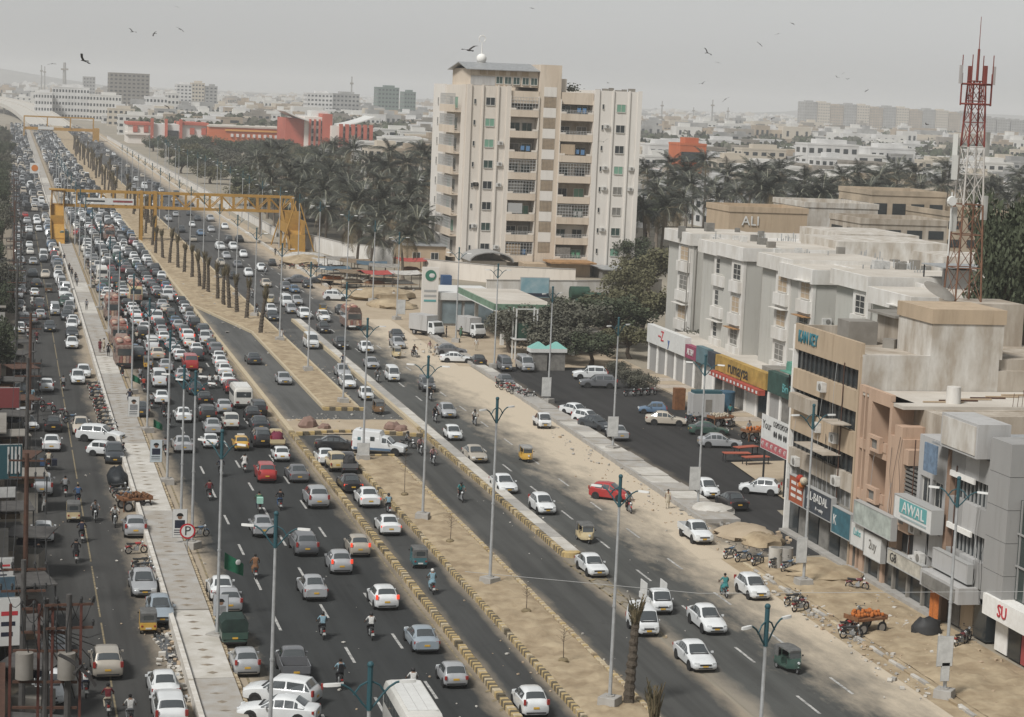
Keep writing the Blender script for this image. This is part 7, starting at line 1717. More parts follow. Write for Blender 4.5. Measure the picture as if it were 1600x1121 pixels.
part('side_wall', st, m_white, (60.9, 61.2, 224, 246, 0, 3.0)); part('blue_tank', st, CLOTH['blue'], (54, 55.2, 263, 264.5, 3, 5.2)); part('side_shed', st, m_concd, (61.3, 65, 226, 240, 0, 2.4))
def wall_line(label, pts, h, m, th=.25, cat='wall'):
    o = empty('boundary_wall', (0, 0, 0), 0, label, cat)
    for a, b in zip(pts, pts[1:]):
        a, b = Vector((*a, 0)), Vector((*b, 0)); c = (a+b)/2; d = b-a
        mb = MB(); mb.obox((c.x, c.y, h/2-.1), (d.length, th, h+.2), math.atan2(d.y, d.x)); mb.build('panel', m, o); mb = MB(); mb.obox((c.x, c.y, h+.04), (d.length+.02, th+.12, .10), math.atan2(d.y, d.x)); mb.build('coping', m_conc, o)
    return o
wall_line('white boundary wall curving before the palm grove', [(50.5, 395), (51.5, 372), (55, 352), (62, 343)], 2.6, m_flat_w)
wall_line('beige compound wall below the tower entrance', [(63, 322), (72, 312), (84, 309)], 2.6, m_beige); wall_line('long white wall behind the fuel station', [(64.5, 284), (78, 286), (92, 291)], 2.9, m_flat_w)
wall_line('low white wall along the far right roadside', [(49.5, 400), (48.8, 560), (47.5, 760), (46.5, 1050)], 1.6, m_flat_w)
o = empty('billboard', (71.5, 284.4, 0), 0, 'blue green landscape billboard on the long white wall', 'billboard'); part('panel', o, mat('bill_blue', (.12, .25, .30), .6, .7, .6, col2=(.35, .42, .44)), (-2.0, 2.0, -.2, -.1, .6, 3.3)); part('strip', o, CLOTH['navy'], (-2.0, 2.0, -.23, -.202, .7, 1.2)); part('frame', o, m_grille, (-2.1, 2.1, -.1, 0, .5, 3.4))
ls = empty('low_house', (62.5, 336, 0), 0, 'low tan house left of the tower foot', 'house'); part('wall', ls, m_tan, (0, 6.8, 0, 10, -1, 3.6)); part('roof', ls, m_metal, (-.3, 7.1, -.3, 10.3, 3.6, 3.75)); window(ls, (2, -.02, 2), 1.3, 1.2); window(ls, (5, -.02, 2), 1.3, 1.2)
gn = at(818, 562); o = empty('tank_stand', (gn.x, gn.y, 0), 0, 'green tank on a raised white frame before the grey trees', 'tank stand')
for x in (-1.15, 1.15):
    for y in (-.7, .7): part('post', o, m_sg_w, (x-.07, x+.07, y-.07, y+.07, 0, 5.6))
part('platform', o, m_sg_w, (-1.35, 1.35, -.9, .9, 2.2, 2.35)); part('tank', o, mat('tank_green', (.03, .075, .05), .7, .4, 1), (-1.0, 1.0, -.6, .6, 2.4, 3.9)); part('top_rail', o, m_sg_w, (-1.2, 1.2, -.75, -.65, 5.5, 5.6))
for px, py, lab in ((843, 580, 'left teal roofed kiosk at the back of the lot'), (871, 580, 'right teal roofed kiosk at the back of the lot')):
    q = at(px, py); o = empty('kiosk', (q.x, q.y+1, 0), 0, lab, 'kiosk', 'teal roofed kiosks'); part('booth', o, m_shade, (-.85, .85, -.7, .7, 0, 1.9)); part('band', o, m_sg_w, (-1.0, 1.0, -.85, .85, 1.9, 2.3))
    mb = MB(); mb.loft([[(x*s, y*s, z) for x, y in ((-1, -.85), (1, -.85), (1, .85), (-1, .85))] for z, s in ((2.3, 1), (2.95, .1))]); mb.build('roof', mat('kiosk_teal', (.17, .36, .32), .7), o)
for i, (px, py, s_) in enumerate(((905, 455, 3), (930, 465, 3.2), (915, 475, 2.4))):
    q = at(px, py+12, 1.0); o = empty('roof_tank', (q.x, q.y, 0), 0, ['left dark green plastic tank below the long white wall', 'right dark green plastic tank below the long white wall', 'lower dark green tank near the grey trees'][i], 'tank', 'dark green tanks'); part('stand', o, m_conc, (-1.2, 1.2, -1, 1, 0, .9)); mb = MB(); mb.tube((-1.3, 0, 1.8), (1.3, 0, 1.8), .9, .9, 12); mb.build('drum', MATS['tank_green'], o, smooth=40)

# rubble yard, stalls, carts
def stall(px, py, wd, dp, h, m, lab, goods=None):
    q = at(px, py); o = empty('market_stall', (q.x, q.y, 0), random.uniform(-.3, .3), lab, 'stall', 'makeshift stalls')
    for x in (-wd/2, wd/2):
        for y in (-dp/2, dp/2): mb = MB(); mb.tube((x, y, 0), (x, y, h), .05, .05, 5); mb.build('post', m_bark2, o)
    mb = MB(); n = 5; rings = []
    for i in range(n+1): x = -wd/2-.2+(wd+.4)*i/n; sag = -.18*math.sin(math.pi*i/n); rings.append([(x, -dp/2-.3, h-.1+sag), (x, 0, h+.25+sag*.5), (x, dp/2+.3, h-.05+sag), (x, dp/2+.3, h-.09+sag), (x, 0, h+.21+sag*.5), (x, -dp/2-.3, h-.14+sag)])
    mb.loft(rings); mb.build('awning', m, o, smooth=50)
    part('table', o, m_tan, (-wd/2+.1, wd/2-.1, -dp/2+.1, dp/2-.2, .7, .8)); 
    if goods: mb = lump(wd*.4, dp*.3, .4, int(px)); k = mb.build('goods', goods, o, (0, 0, .8), smooth=40)
canv = [mat('canvas_grey', (.30, .28, .25), .95, .5, 2), mat('canvas_brown', (.24, .18, .12), .95, .5, 2), mat('canvas_blue', (.08, .13, .17), .9, .4, 2), mat('canvas_white', (.52, .5, .46), .9, .4, 2), mat('canvas_red', (.38, .07, .06), .9, .3, 2)]
for i, (px, py, m, lab) in enumerate(((530, 428, 0, 'grey canvas stall at the left of the rubble yard'), (555, 432, 1, 'brown canvas stall in the rubble yard'), (580, 436, 2, 'dark blue stall in the middle of the rubble yard'), (600, 440, 0, 'grey stall before the low tan house'), (585, 452, 4, 'small red stall in the rubble yard'), (548, 450, 1, 'brown stall nearest the sideways estate car'), (520, 445, 2, 'blue grey stall beside the parked dark car'), (628, 452, 3, 'white stall right of the rubble yard'), (640, 430, 4, 'red and white stall beside the fuel totem'))):
    stall(px, py, 4.2, 3.2, 2.5, canv[m], lab, CLOTH[['brown', 'cream', 'orange', 'white'][i % 4]])
for px, py, sx, sy, sz, m, lab in ((595, 466, 5.5, 4.5, 1.1, m_sand, 'heap of orange sand in the rubble yard'), (480, 412, 4.5, 7, 1.0, m_sand, 'sand heap beside the white sacks'), (612, 480, 3.5, 3, .8, m_sand, 'small sand heap behind the decorated bus'), (500, 415, 3.5, 4.0, .9, canv[3], 'pile of white sacks beside the sand heap'), (478, 404, 3.2, 4.0, .8, canv[3], 'second pile of white sacks near the footbridge'), (1165, 838, 2.0, 2.2, .6, m_sand2, 'rubble heap at the broken end of the footpath'), (1110, 800, 1.6, 1.8, .5, m_conc_l, 'pale rubble at the foot of a roadside lamp post'), (1190, 850, 1.6, 1.5, .55, m_sand, 'brown heap with orange cloth behind the barrels'), (1290, 900, 2.0, 2.5, .5, m_sand, 'earth heap before the dark lettered shop')):
    q = at(px, py); thing('heap', lab, 'heap', lump(sx, sy, sz, int(px), 16, 9), m, (q.x, q.y, -.05), random.uniform(0, 3), 'heaps of sand, sacks and rubble', 30)
for px, py, sx, sz, lab in ((482, 670, 1.05, 1.0, 'reddish boulder left of the U-turn'), (508, 672, .7, .5, 'low boulder beside the left one'), (615, 674, 1.0, .8, 'reddish boulder right of the U-turn'), (628, 676, .8, .6, 'smaller boulder at the right end of the U-turn')):
    q = at(px, py); thing('boulder', lab, 'boulder', lump(sx*.85, sx*.65, sz*.75, int(px)+1, 9, 6), mat('red_rock', (.25, .165, .135), .95, .6, 2, .5, col2=(.14, .09, .07)), (q.x, q.y+.4, 0), .4, 'boulders at the U-turn', 15)
def cart(px, py, lab, goods, wood, rz=0.3):
    q = at(px, py); o = empty('hand_cart', (q.x, q.y+.6, 0), rz, lab, 'cart'); part('tray', o, wood, (-1.0, 1.0, -.6, .6, .75, .88)); part('rim_board', o, wood, (-1.05, -1.0, -.6, .6, .75, 1.0), (1.0, 1.05, -.6, .6, .75, 1.0))
    for x in (-.65, .65):
        for y in (-.62, .62): w2 = link('wheel', wheel_meshes(.34, .05)[0], o, (x, y, .34), R(90)); link('rim', wheel_meshes(.34, .05)[1], w2)
    for x in (-.9, .9): part('leg', o, wood, (x-.04, x+.04, -.5, -.42, 0, .75))
    mb = MB(); r_ = random.Random(int(px))
    for k in range(40): mb.ball((r_.uniform(-.85, .85), r_.uniform(-.5, .5), .93+r_.uniform(0, .2)), .11, 0, 6, 4)
    k = mb.build('goods', goods, o, smooth=60); k['kind'] = 'stuff'
m_wood = mat('cart_wood', (.22, .10, .045), .9, .4, 4)
cart(211, 800, 'brown wooden fruit cart beside the walkway', CLOTH['brown'], m_wood); cart(1358, 992, 'cart piled with orange fruit on the sand', CLOTH['orange'], m_wood); cart(1128, 668, 'fruit cart with pale fruit at the market stalls', CLOTH['cream'], m_wood); cart(1182, 690, 'red brown cart beside the billboard', CLOTH['orange'], m_wood)
for px, lab, m in ((1214, 'left of two concrete barrels beside the lamp post', m_conc_l), (1231, 'right of two concrete barrels beside the lamp post', m_conc)):
    q = at(px, 889); o = empty('concrete_barrel', (q.x, q.y+.4, 0), 0, lab, 'barrel', 'two concrete barrels'); mb = MB(); mb.tube((0, 0, 0), (0, 0, 1.25), .42, .42, 16); mb.build('wall', m, o, smooth=40); mb = MB(); mb.tube((0, 0, 1.2), (0, 0, 1.26), .34, .34, 16); mb.build('mouth', m_shade, o)
for i, (px, py, m) in enumerate(((1250, 748, 'red'), (1256, 752, 'cream'), (1253, 758, 'orange'))):
    q = onX(px, py, 50.4); mb = MB(); mb.ball((0, 0, 0), .27, 0, 10, 7); thing('balloon', '%s balloon hung at the corner block' % ['upper red', 'pale yellow', 'lower orange'][i], 'balloon', mb, CLOTH[m], tuple(q), 0, 'balloons on the corner', 60)
for i, (px, py) in enumerate(((1150, 722), (1180, 728), (1165, 712))):
    q = at(px, py); o = empty('bench_table', (q.x, q.y, 0), .2*i, '%s red table on the island by the billboard' % ['left', 'right', 'rear'][i], 'table', 'red tables'); part('top', o, mat('table_red', (.33, .09, .055), .8), (-1.1, 1.1, -.4, .4, .7, .76)); [part('leg', o, m_black, (x-.03, x+.03, y-.03, y+.03, 0, .7)) for x in (-1, 1) for y in (-.3, .3)]
q = at(1165, 655); bx = empty('utility_box', (at(1102, 650).x, at(1102, 650).y, 0), 0, 'big grey utility cabinet on the terrace', 'cabinet'); part('cabinet', bx, m_grey_l, (-1.5, 1.5, -.8, .8, 0, 2.1)); part('door', bx, m_concd, (-.3, .3, -.83, -.802, .5, 1.6)); part('top', bx, m_teal, (-1.3, 1.3, -.6, .6, 2.1, 2.35))
q = at(1131, 645); mb = MB(); mb.tube((0, 0, 0), (0, 0, 2.0), .95, .95, 16); thing('water_tank', 'round blue water tank on the terrace', 'tank', mb, mat('tank_blue', (.05, .12, .18), .6, .3, 2), (q.x, q.y, 0), smooth=40)
q = at(1060, 640); mb = MB(); mb.box(-.5, .5, -.4, .4, 0, 2.0); thing('cupboard', 'brown cupboard standing on the terrace edge', 'cupboard', mb, m_wood, (q.x, q.y, 0))
q = at(1455, 955); mb = MB(); rings = [[(.05*math.sin(i), -.55+.11*i, z) for z in (0.15, 2.0)] + [(.05*math.sin(i)+.02, -.55+.11*i, z) for z in (2.0, .15)] for i in range(11)]; mb.loft(rings); thing('hanging_cloth', 'orange cloth hanging at the wooden shop front', 'cloth', mb, CLOTH['orange'], (50.4, 106.2, 0))
q = at(1448, 990); mb = lump(.9, .7, .7, 4); thing('bundle', 'dark bundle on the sand before the orange cloth', 'bundle', mb, m_trim, (q.x, q.y, 0), smooth=40)

# ---------------------------------------------------------------- left edge: shop fronts, poles and wires
lr = empty('left_shops', (0, 0, 0), 0, 'dark shop row along the left edge behind poles and wires', 'shops')
r_ = random.Random(8)
for k in range(18):
    y0 = 52+k*14; part('shop', lr, r_.choice([m_concd, m_stucco, m_grey, m_shade]), (-12, -1.6+r_.uniform(-.6, .3), y0, y0+13.8, -1, r_.uniform(3.8, 7.2))); part('shop_awning', lr, r_.choice([m_concd, m_shade, m_concd, m_rust]), (-2.2, -.2+r_.uniform(-.4, .9), y0+2, y0+11, 2.9, 3.0)); 
for px, py, Y, wd, h, m, txt, lab in ((16, 972, 88, 1.0, 2.0, m_sg_w, 'red', 'white sign with red script at the left edge'), (8, 918, 91, .8, .9, canv[2], None, 'small blue sign above the white script sign'), (8, 890, 95, .7, 1.0, m_board, 'red', 'pale sign with red print at the left edge'), (15, 722, 118, 1.3, 1.9, m_teal, None, 'slatted blue grey hoarding at the left edge'), (14, 622, 150, 1.4, 1.4, mat('dull_red', (.2, .05, .05), .7), None, 'dull red sign among the left poles'), (10, 770, 112, .9, .5, m_board, None, 'thin white sign edge at the left')):
    p = onY(px, py, Y); o = empty('side_sign', (p.x, Y, p.z-h/2), .15, lab, 'sign', 'signs along the left edge'); part('panel', o, m, (-wd/2, wd/2, -.04, 0, 0, h)); part('frame', o, m_grille, (-wd/2-.04, wd/2+.04, .002, .06, -.04, h+.04))
    if txt: [part('print_line', o, m_redtxt if k == 2 else CLOTH['navy'], (-wd*.38, wd*(.1+.1*k), -.046, -.042, h*(.2+.22*k), h*(.29+.22*k))) for k in range(3)]
    if 'slatted' in lab: [part('slat', o, m_board, (-wd*.1+k*.2, -wd*.1+k*.2+.1, -.07, -.042, .3, h-.1)) for k in range(4)]
m_up = mat('utility_pole', (.09, .085, .08), .9, .4, 2)
POLE = []
def upole(x, y, h, lab, rust=False, xf=False):
    o = empty('utility_pole', (x, y, 0), random.uniform(-.1, .1), lab, 'utility pole', 'utility poles on the left edge'); mb = MB(); mb.tube((0, 0, 0), (0, 0, h), .15, .11, 8); mb.build('pole', m_rust if rust else m_up, o)
    for z in (h-.4, h-1.3):
        part('cross_arm', o, m_rust, (-.9, .9, -.045, .045, z-.045, z+.045))
        for xx in (-.9, -.45, .45, .9): mb = MB(); mb.tube((xx, 0, z+.06), (xx, 0, z+.22), .05, .06, 6); mb.tube((xx, 0, z+.22), (xx, 0, z+.32), .08, .04, 6); mb.build('insulator', m_trim, o)
    if xf:
        for xx in (-.75, .8): mb = MB(); mb.tube((xx, -.3, h-3.0), (xx, -.3, h-2.0), .34, .34, 10); mb.build('transformer', m_concd, o, smooth=40)
        for z in (h-3.2, h-2.0, h-4.2): part('frame_bar', o, m_rust, (-1.2, 1.2, -.10, -.02, z-.05, z+.05))
        for xx in (-1.3, -.25, .25, 1.3): part('frame_post', o, mat('red_oxide', (.11, .04, .03), .9, .4, 3), (xx-.05, xx+.05, -.12, -.01, h-5.2, h-.2))
        for k in range(5): mb = MB(); mb.path([(-.9+k*.45, -.2, h-.2), (-.8+k*.4, -.5, h-1.1), (-.6+k*.35, -.3, h-2.0)], .025, 4); mb.build('cable', m_trim, o)
    POLE.append((x, y, h)); return o
p = at(72, 960, 8.0); upole(p.x, p.y, 8.6, 'rusty transformer frame on poles at the bottom left', False, True); p = at(108, 945, 8.4); upole(p.x, p.y, 8.8, 'dark pole with a stack of insulators beside the transformer frame')
p = at(42, 720, 8.2); upole(p.x, p.y, 8.6, 'rusty pole with cross arms beside the slatted hoarding', True); p = at(37, 890, 8.0); upole(p.x, p.y, 8.4, 'grey pole with many slanting wires at the left edge')
for k in range(12): upole(1.2+random.uniform(-.6, .8), 150+k*28, 8.4+random.uniform(-.4, .6), '%s utility pole up the left edge beyond the hoarding' % nth(k+1), k % 3 == 1)
r_ = random.Random(19)
for k in range(16):                                              # shop clutter along the left pavement
    Y = 74+k*9+r_.uniform(-2, 2); o = empty('pavement_stand', (r_.uniform(.2, 1.5), Y, 0), r_.uniform(-.4, .4), '%s cluttered pavement stand from the camera along the left edge' % nth(k+1), 'stand', 'pavement stands on the left edge')
    part('frame', o, r_.choice([m_shade, m_rust, m_concd]), (-.7, .7, -.9, .9, 0, r_.uniform(.8, 1.9))); part('goods', o, r_.choice([CLOTH['navy'], CLOTH['brown'], m_shade, canv[1]]), (-.6, .5, -.7, .6, 1.9, 2.2)); part('tarpaulin', o, r_.choice([m_up, m_up, m_concd, m_rust]), (-1.2, 1.3, -1.5, 1.5, 2.5, 2.57))
    for x in (-1.1, 1.2): part('post', o, m_black, (x-.04, x+.04, -1.4, -1.32, 0, 2.5))
wr = MB(); PL = sorted(POLE, key=lambda q_: q_[1])
for a, b in zip(PL, PL[1:]):
    for dx in (-.9, -.45, .45, .9):
        pts = [(a[0]+(b[0]-a[0])*t+dx, a[1]+(b[1]-a[1])*t, a[2]-.1+(b[2]-a[2])*t-.9*math.sin(math.pi*t)) for t in [i/8 for i in range(9)]]; wr.path(pts, .018, 3)
for k in range(7): wr.path([(PL[1][0]-.3, PL[1][1], 7.6), (PL[1][0]+.6+k*.22, PL[1][1]+5+k*.6, 4.8), (PL[1][0]+1.2+k*.25, PL[1][1]+9+k, 1.5+.3*k)], .03, 4)
o = wr.build('overhead_wires', m_trim); tag(o, 'tangle of overhead wires along the left edge', 'wires', kind='stuff')
mb = MB(); mb.path([(20, 90, 7.0), (30, 87, 6.6), (46, 84, 7.2), (60, 82, 8.4)], .012, 3); tag(mb.build('overhead_wire', m_grille), 'single thin wire crossing the lower right carriageway', 'wire')

# litter and rubble too small to count
lt = MB(); r_ = random.Random(12)
def scatter(px, py, n, sx, sy, big=.22, m=0):
    q = at(px, py)
    for k in range(n): s_ = .04+big*.8*r_.random()**2.5; lt.obox((q.x+r_.gauss(0, sx), q.y+r_.gauss(0, sy), s_*.3+.01), (s_, s_*r_.uniform(.5, 1.2), s_*r_.uniform(.2, .7)), r_.uniform(0, 6), m if r_.random() < .7 else r_.randint(0, 2), r_.uniform(-.4, .4))
for px, py, n, sx, sy, b_, m in ((268, 1010, 90, .45, 3.5, .35, 0), (285, 1065, 70, .4, 2.5, .35, 0), (262, 990, 60, .5, 2.5, .3, 2), (1280, 960, 120, .5, 5, .3, 0), (1310, 985, 70, .5, 3, .3, 1), (1400, 1055, 60, .5, 3, .3, 0), (1400, 960, 90, .8, 5, .25, 2), (1110, 805, 110, .9, 2.5, .4, 1), (1185, 845, 80, 1.2, 2, .4, 2), (1030, 770, 70, .3, 6, .25, 1), (590, 730, 90, .8, 2.0, .4, 1), (510, 600, 80, .7, 6, .3, 1), (900, 700, 60, .5, 8, .25, 1), (560, 440, 120, 4, 10, .5, 1), (470, 660, 50, 1.0, 1.2, .3, 2), (330, 470, 120, 2, 30, .4, 1), (660, 545, 80, 3, 5, .4, 0), (1100, 660, 90, 2.5, 4, .35, 2), (860, 1000, 60, .7, 7, .15, 2), (760, 900, 50, .7, 8, .15, 2), (545, 1010, 40, 4, 14, .16, 0), (150, 880, 40, 2.5, 18, .14, 0), (900, 900, 40, 4, 16, .14, 0), (1430, 985, 60, .7, 4, .3, 0), (1380, 1020, 60, .8, 5, .22, 2), (700, 850, 260, .8, 22, .13, 2), (800, 950, 160, .9, 10, .13, 1), (870, 1050, 120, .9, 6, .14, 2), (1430, 1010, 200, 1.6, 9, .16, 2), (1320, 940, 160, 1.6, 6, .15, 1), (1000, 780, 120, 1.2, 10, .14, 2), (560, 660, 120, 3, 2.5, .2, 1), (450, 540, 160, 1.5, 20, .2, 2)): scatter(px, py, n, sx, sy, b_, m)
o = lt.build('litter', [m_conc_l, m_conc, m_tan]); tag(o, 'scattered litter and broken stones on road edges', 'litter', kind='stuff')
pd = MB(); q = at(262, 1005); pd.face([(q.x+.55*math.cos(t)*(1+.25*math.sin(3*t)), q.y+4.2*math.sin(t), .014) for t in [2*math.pi*i/20 for i in range(20)]]); struct(pd.build('puddle', mat('puddle', (.03, .03, .03), .06, spec=.6)), 'dark puddle beside the walkway rubbish')
# birds
def bird_mesh(seed):
    r_ = random.Random(seed); f = r_.uniform(-.25, .45); b = MB(); b.loft([[(x*s, y, z*s) for x, z in ((.09, 0), (0, .07), (-.09, 0), (0, -.07))] for y, s in ((.34, .2), (.22, .8), (0, 1), (-.25, .6), (-.5, .9), (-.52, .1))])
    for s in (-1, 1):
        b.loft([[(s*x, y+.12, z), (s*x, y-.14, z+.005), (s*x, y-.14, z-.012), (s*x, y+.12, z-.015)] for x, y, z in ((.05, .05, .03), (.35, .10, .03+f*.3), (.62, .02, .03+f*.6), (.80, -.08, .02+f*.62))])
    return b.mesh('bird', [mat('bird_dark', (.035, .032, .03), .9)], 60)
BM = [bird_mesh(i) for i in range(5)]
for i, (px, py, D) in enumerate(((131, 95, 210), (81, 100, 420), (207, 50, 380), (241, 53, 420), (282, 46, 380), (733, 79, 180), (277, 11, 700), (1105, 83, 330), (1122, 98, 600), (1187, 69, 480), (1097, 131, 500), (1134, 155, 380), (943, 222, 330), (1238, 37, 480), (1216, 53, 560), (1308, 121, 700), (1317, 115, 800), (1324, 124, 700), (1354, 142, 700), (831, 13, 480), (950, 130, 800), (1207, 185, 500), (1448, 195, 500), (261, 167, 420), (123, 1045, 75))):
    d = ray(px, py).normalized(); p = Vector((0, 0, CAM_H)) + d*D; k = link('bird', BM[i % 5], None, tuple(p), random.uniform(0, 6)); k.rotation_euler = (random.uniform(-.2, .2), random.uniform(-.7, .7), random.uniform(-1.2, 1.2)); k.scale = (1.05,)*3
    tag(k, '%s dark bird from the left in flight over the city' % nth(i+1) if i < 24 else 'dark bird flying low over the service road', 'bird', 'birds in flight')
# ---------------------------------------------------------------- far city
m_hw = [mat('house_white', (.58, .57, .54), .9, .35, .12, col2=(.42, .40, .36)), mat('house_cream', (.50, .45, .37), .9, .35, .12, col2=(.36, .31, .25)), mat('house_grey', (.36, .355, .34), .9, .35, .12), mat('house_tan', (.42, .345, .26), .9, .35, .12), mat('house_pale', (.63, .62, .60), .9, .25, .12), mat('house_dun', (.30, .27, .23), .9, .35, .12)]
m_brick = mat('mall_red', (.46, .12, .08), .85, .3, .1); m_ora = mat('mall_orange', (.54, .15, .06), .85, .25, .1)
def block(name, label, X0, X1, Y0, Y1, H, m, cat='house', group=None, rows=0, cols=0, sidecols=0, wm=None, room=True, rail=False, wfrac=.55):
    o = empty(name, ((X0+X1)/2, Y0, 0), 0, label, cat, group); hw = (X1-X0)/2; D = Y1-Y0
    mb = MB(); mb.box(-hw, hw, 0, D, -1, H); mb.build('wall', m, o)
    mb = MB(); t = .25
    mb.box(-hw-.1, hw+.1, -.1, t, H, H+.7); mb.box(-hw-.1, hw+.1, D-t, D+.1, H, H+.7); mb.box(-hw-.1, -hw+t, t, D-t, H, H+.7); mb.box(hw-t, hw+.1, t, D-t, H, H+.7); mb.build('parapet', m, o)
    if room: mb = MB(); a = random.uniform(.15, .5); mb.box(-hw*a, hw*.7, D*.35, D*.8, H, H+2.4); mb.build('roof_room', m, o)
    if rows:
        mb = MB(); fh = H/rows
        for r in range(rows):
            z = r*fh+fh*.32
            for c in range(cols):
                x = -hw+2*hw*(c+.5)/cols; ww = 2*hw/cols*wfrac*.5; mb.box(x-ww, x+ww, -.06, .05, z, z+fh*.42)
            for c in range(sidecols):
                y = D*(c+.5)/sidecols; ww = D/sidecols*wfrac*.5; mb.box(-hw-.06, -hw+.05, y-ww, y+ww, z, z+fh*.42)
        w2 = mb.build('windows', wm or m_glass, o); w2['kind'] = 'stuff'
    return o
def pxblock(name, label, px0, px1, ptop, Y, D, m, **k):
    a, b = onY(px0, ptop, Y), onY(px1, ptop, Y); return block(name, label, a.x, b.x, Y, Y+D, (a.z+b.z)/2, m, **k)
# named landmarks
pxblock('construction_tower', 'unfinished grey concrete tower on the left skyline', 171, 234, 116, 1750, 30, m_concd, cat='building', rows=11, cols=9, sidecols=4, wm=m_black, room=False)
pxblock('construction_tower', 'smaller block right of the unfinished grey tower', 130, 149, 121, 2500, 20, m_hw[2], cat='building', rows=8, cols=4, wm=m_black, room=False)
for px0, px1, pt, Y, m, r_, c_, lab in ((276, 300, 133, 1900, 4, 9, 4, 'left pale slab of the far apartment group'), (300, 320, 131, 1900, 1, 9, 4, 'middle cream slab of the far apartment group'), (321, 340, 136, 1900, 2, 9, 3, 'right grey slab of the far apartment group'), (480, 520, 147, 1750, 4, 7, 7, 'left wing of the pale apartments behind the red block'), (520, 562, 148, 1780, 2, 7, 7, 'right wing of the pale apartments behind the red block'), (591, 624, 138, 1850, 5, 9, 6, 'dark green netted building under construction'), (632, 650, 145, 1900, 4, 8, 4, 'small white block right of the netted building'),
        (55, 82, 146, 1500, 4, 4, 6, 'left part of the long white building near the flyover'), (82, 140, 138, 1520, 4, 5, 12, 'middle part of the long white building near the flyover'), (140, 190, 150, 1500, 0, 4, 10, 'right part of the long white building near the flyover'), (228, 262, 153, 1500, 4, 4, 6, 'white block below the unfinished tower'), (262, 280, 147, 1550, 0, 5, 3, 'narrow white block beside the far apartments')):
    pxblock('apartment_block', lab, px0, px1, pt, Y, 22, m_hw[m] if 'netted' not in lab else mat('net_green', (.13, .17, .15), .9), cat='building', rows=r_, cols=c_, sidecols=3)
for i in range(13): pxblock('apartment_slab', '%s slab from the left in the long apartment row on the horizon' % nth(i+1), 1258+i*20.5, 1258+i*20.5+19.6, 160+i*1.35+(3 if i % 3 == 2 else 0), 2700, 26, m_hw[[2, 1, 3][i % 3]], cat='building', group='long apartment row', rows=10, cols=5, sidecols=3, wm=m_shade)
for i in range(5): pxblock('apartment_slab', '%s slab of the lower row right of the mast' % nth(i+1), 1515+i*22, 1535+i*22, 183+i*2, 2500, 26, m_hw[2], cat='building', group='long apartment row', rows=8, cols=5, wm=m_shade)
# the red and white mall
ml = empty('mall', (0, 0, 0), 0, 'long red orange and white mall with a curved roof block', 'building')
def mp(nm, m, px0, px1, z0, z1, Y, D): a, b = onY(px0, 200, Y), onY(px1, 200, Y); return part(nm, ml, m, (a.x, b.x, Y, Y+D, z0, z1))
mp('wing', m_offw, 200, 240, -1, 8.4, 990, 30); mp('wing_band', m_brick, 199, 241, 8.4, 9.6, 989.5, 31); mp('wing_band', m_offw, 198, 242, 4.0, 4.9, 989, 20); mp('wing', m_sg_w, 240, 326, -1, 9.4, 985, 30); mp('wing_band', m_brick, 280, 326, 9.4, 10.6, 984, 31)
for px in (236, 258, 281): mp('column', m_brick, px, px+4, -1, 11.8, 983, 4)
mp('dark_floor', m_glass, 261, 279, 3, 6.6, 984.4, 1); 
for px in (211, 228, 300, 318): mp('window', m_brick, px-3, px+4, 5.2, 8.2, 983.9 if px > 240 else 988.9, 1)
mp('hall', m_ora, 326, 446, -1, 9.2, 975, 40); mp('hall_roof', m_roofdirt, 326, 446, 9.2, 9.9, 974.5, 41); mp('hall_band', mat('mall_yellow', (.55, .28, .07), .8), 352, 446, 7.6, 8.4, 974.4, 1); mp('hall_base', m_sg_w, 352, 446, 0, 2.6, 974, 2)
for k in range(10): mp('hall_window', m_sg_w, 361+k*8.6, 365+k*8.6, 5.0, 6.4, 974.3, 1)
mp('block', m_brick, 446, 476, -1, 15, 940, 30); mp('block', m_offw, 476, 520, -1, 16, 938, 30); mp('block', m_brick, 504, 519, -1, 17.5, 936, 31); mp('block', m_offw, 519, 579, -1, 12.5, 930, 30)
for k in range(3): mp('fin', m_brick, 483+k*7.5, 486+k*7.5, -1, 15, 937, 2)
for k in range(6): mp('fin', m_brick, 531+k*9.4, 536+k*9.4, -1, 13.5, 928, 3)
for k in range(5):
    for r in range(4): mp('window', m_glass, 537+k*9.4, 539.6+k*9.4, 1.5+r*3, 3.4+r*3, 929.9, .5)
for r in range(4):
    for k in range(3): mp('window', m_glass, 487+k*7.5, 490+k*7.5, 2+r*3.4, 4+r*3.4, 937.9, .5)
for px0, px1, z0, z1, flip in ((444, 482, 17.5, 15.2, 0), (536, 584, 13.6, 16.0, 1)):
    a, b = onY(px0, 190, 935), onY(px1, 190, 935); mb = MB(); rings = []
    for i in range(9): t = i/8; x = a.x+(b.x-a.x)*t; z = (z0+(z1-z0)*t) + (1.6*((1-t)**2) if not flip else 1.8*t*t) - .6; rings.append([(x, 933, z), (x, 962, z), (x, 962, z-.5), (x, 933, z-.5)])
    mb.loft(rings); mb.build('curved_roof', m_sg_w, ml, smooth=40)
mp('roof_room', m_sg_w, 485, 512, 16, 18.6, 950, 12)
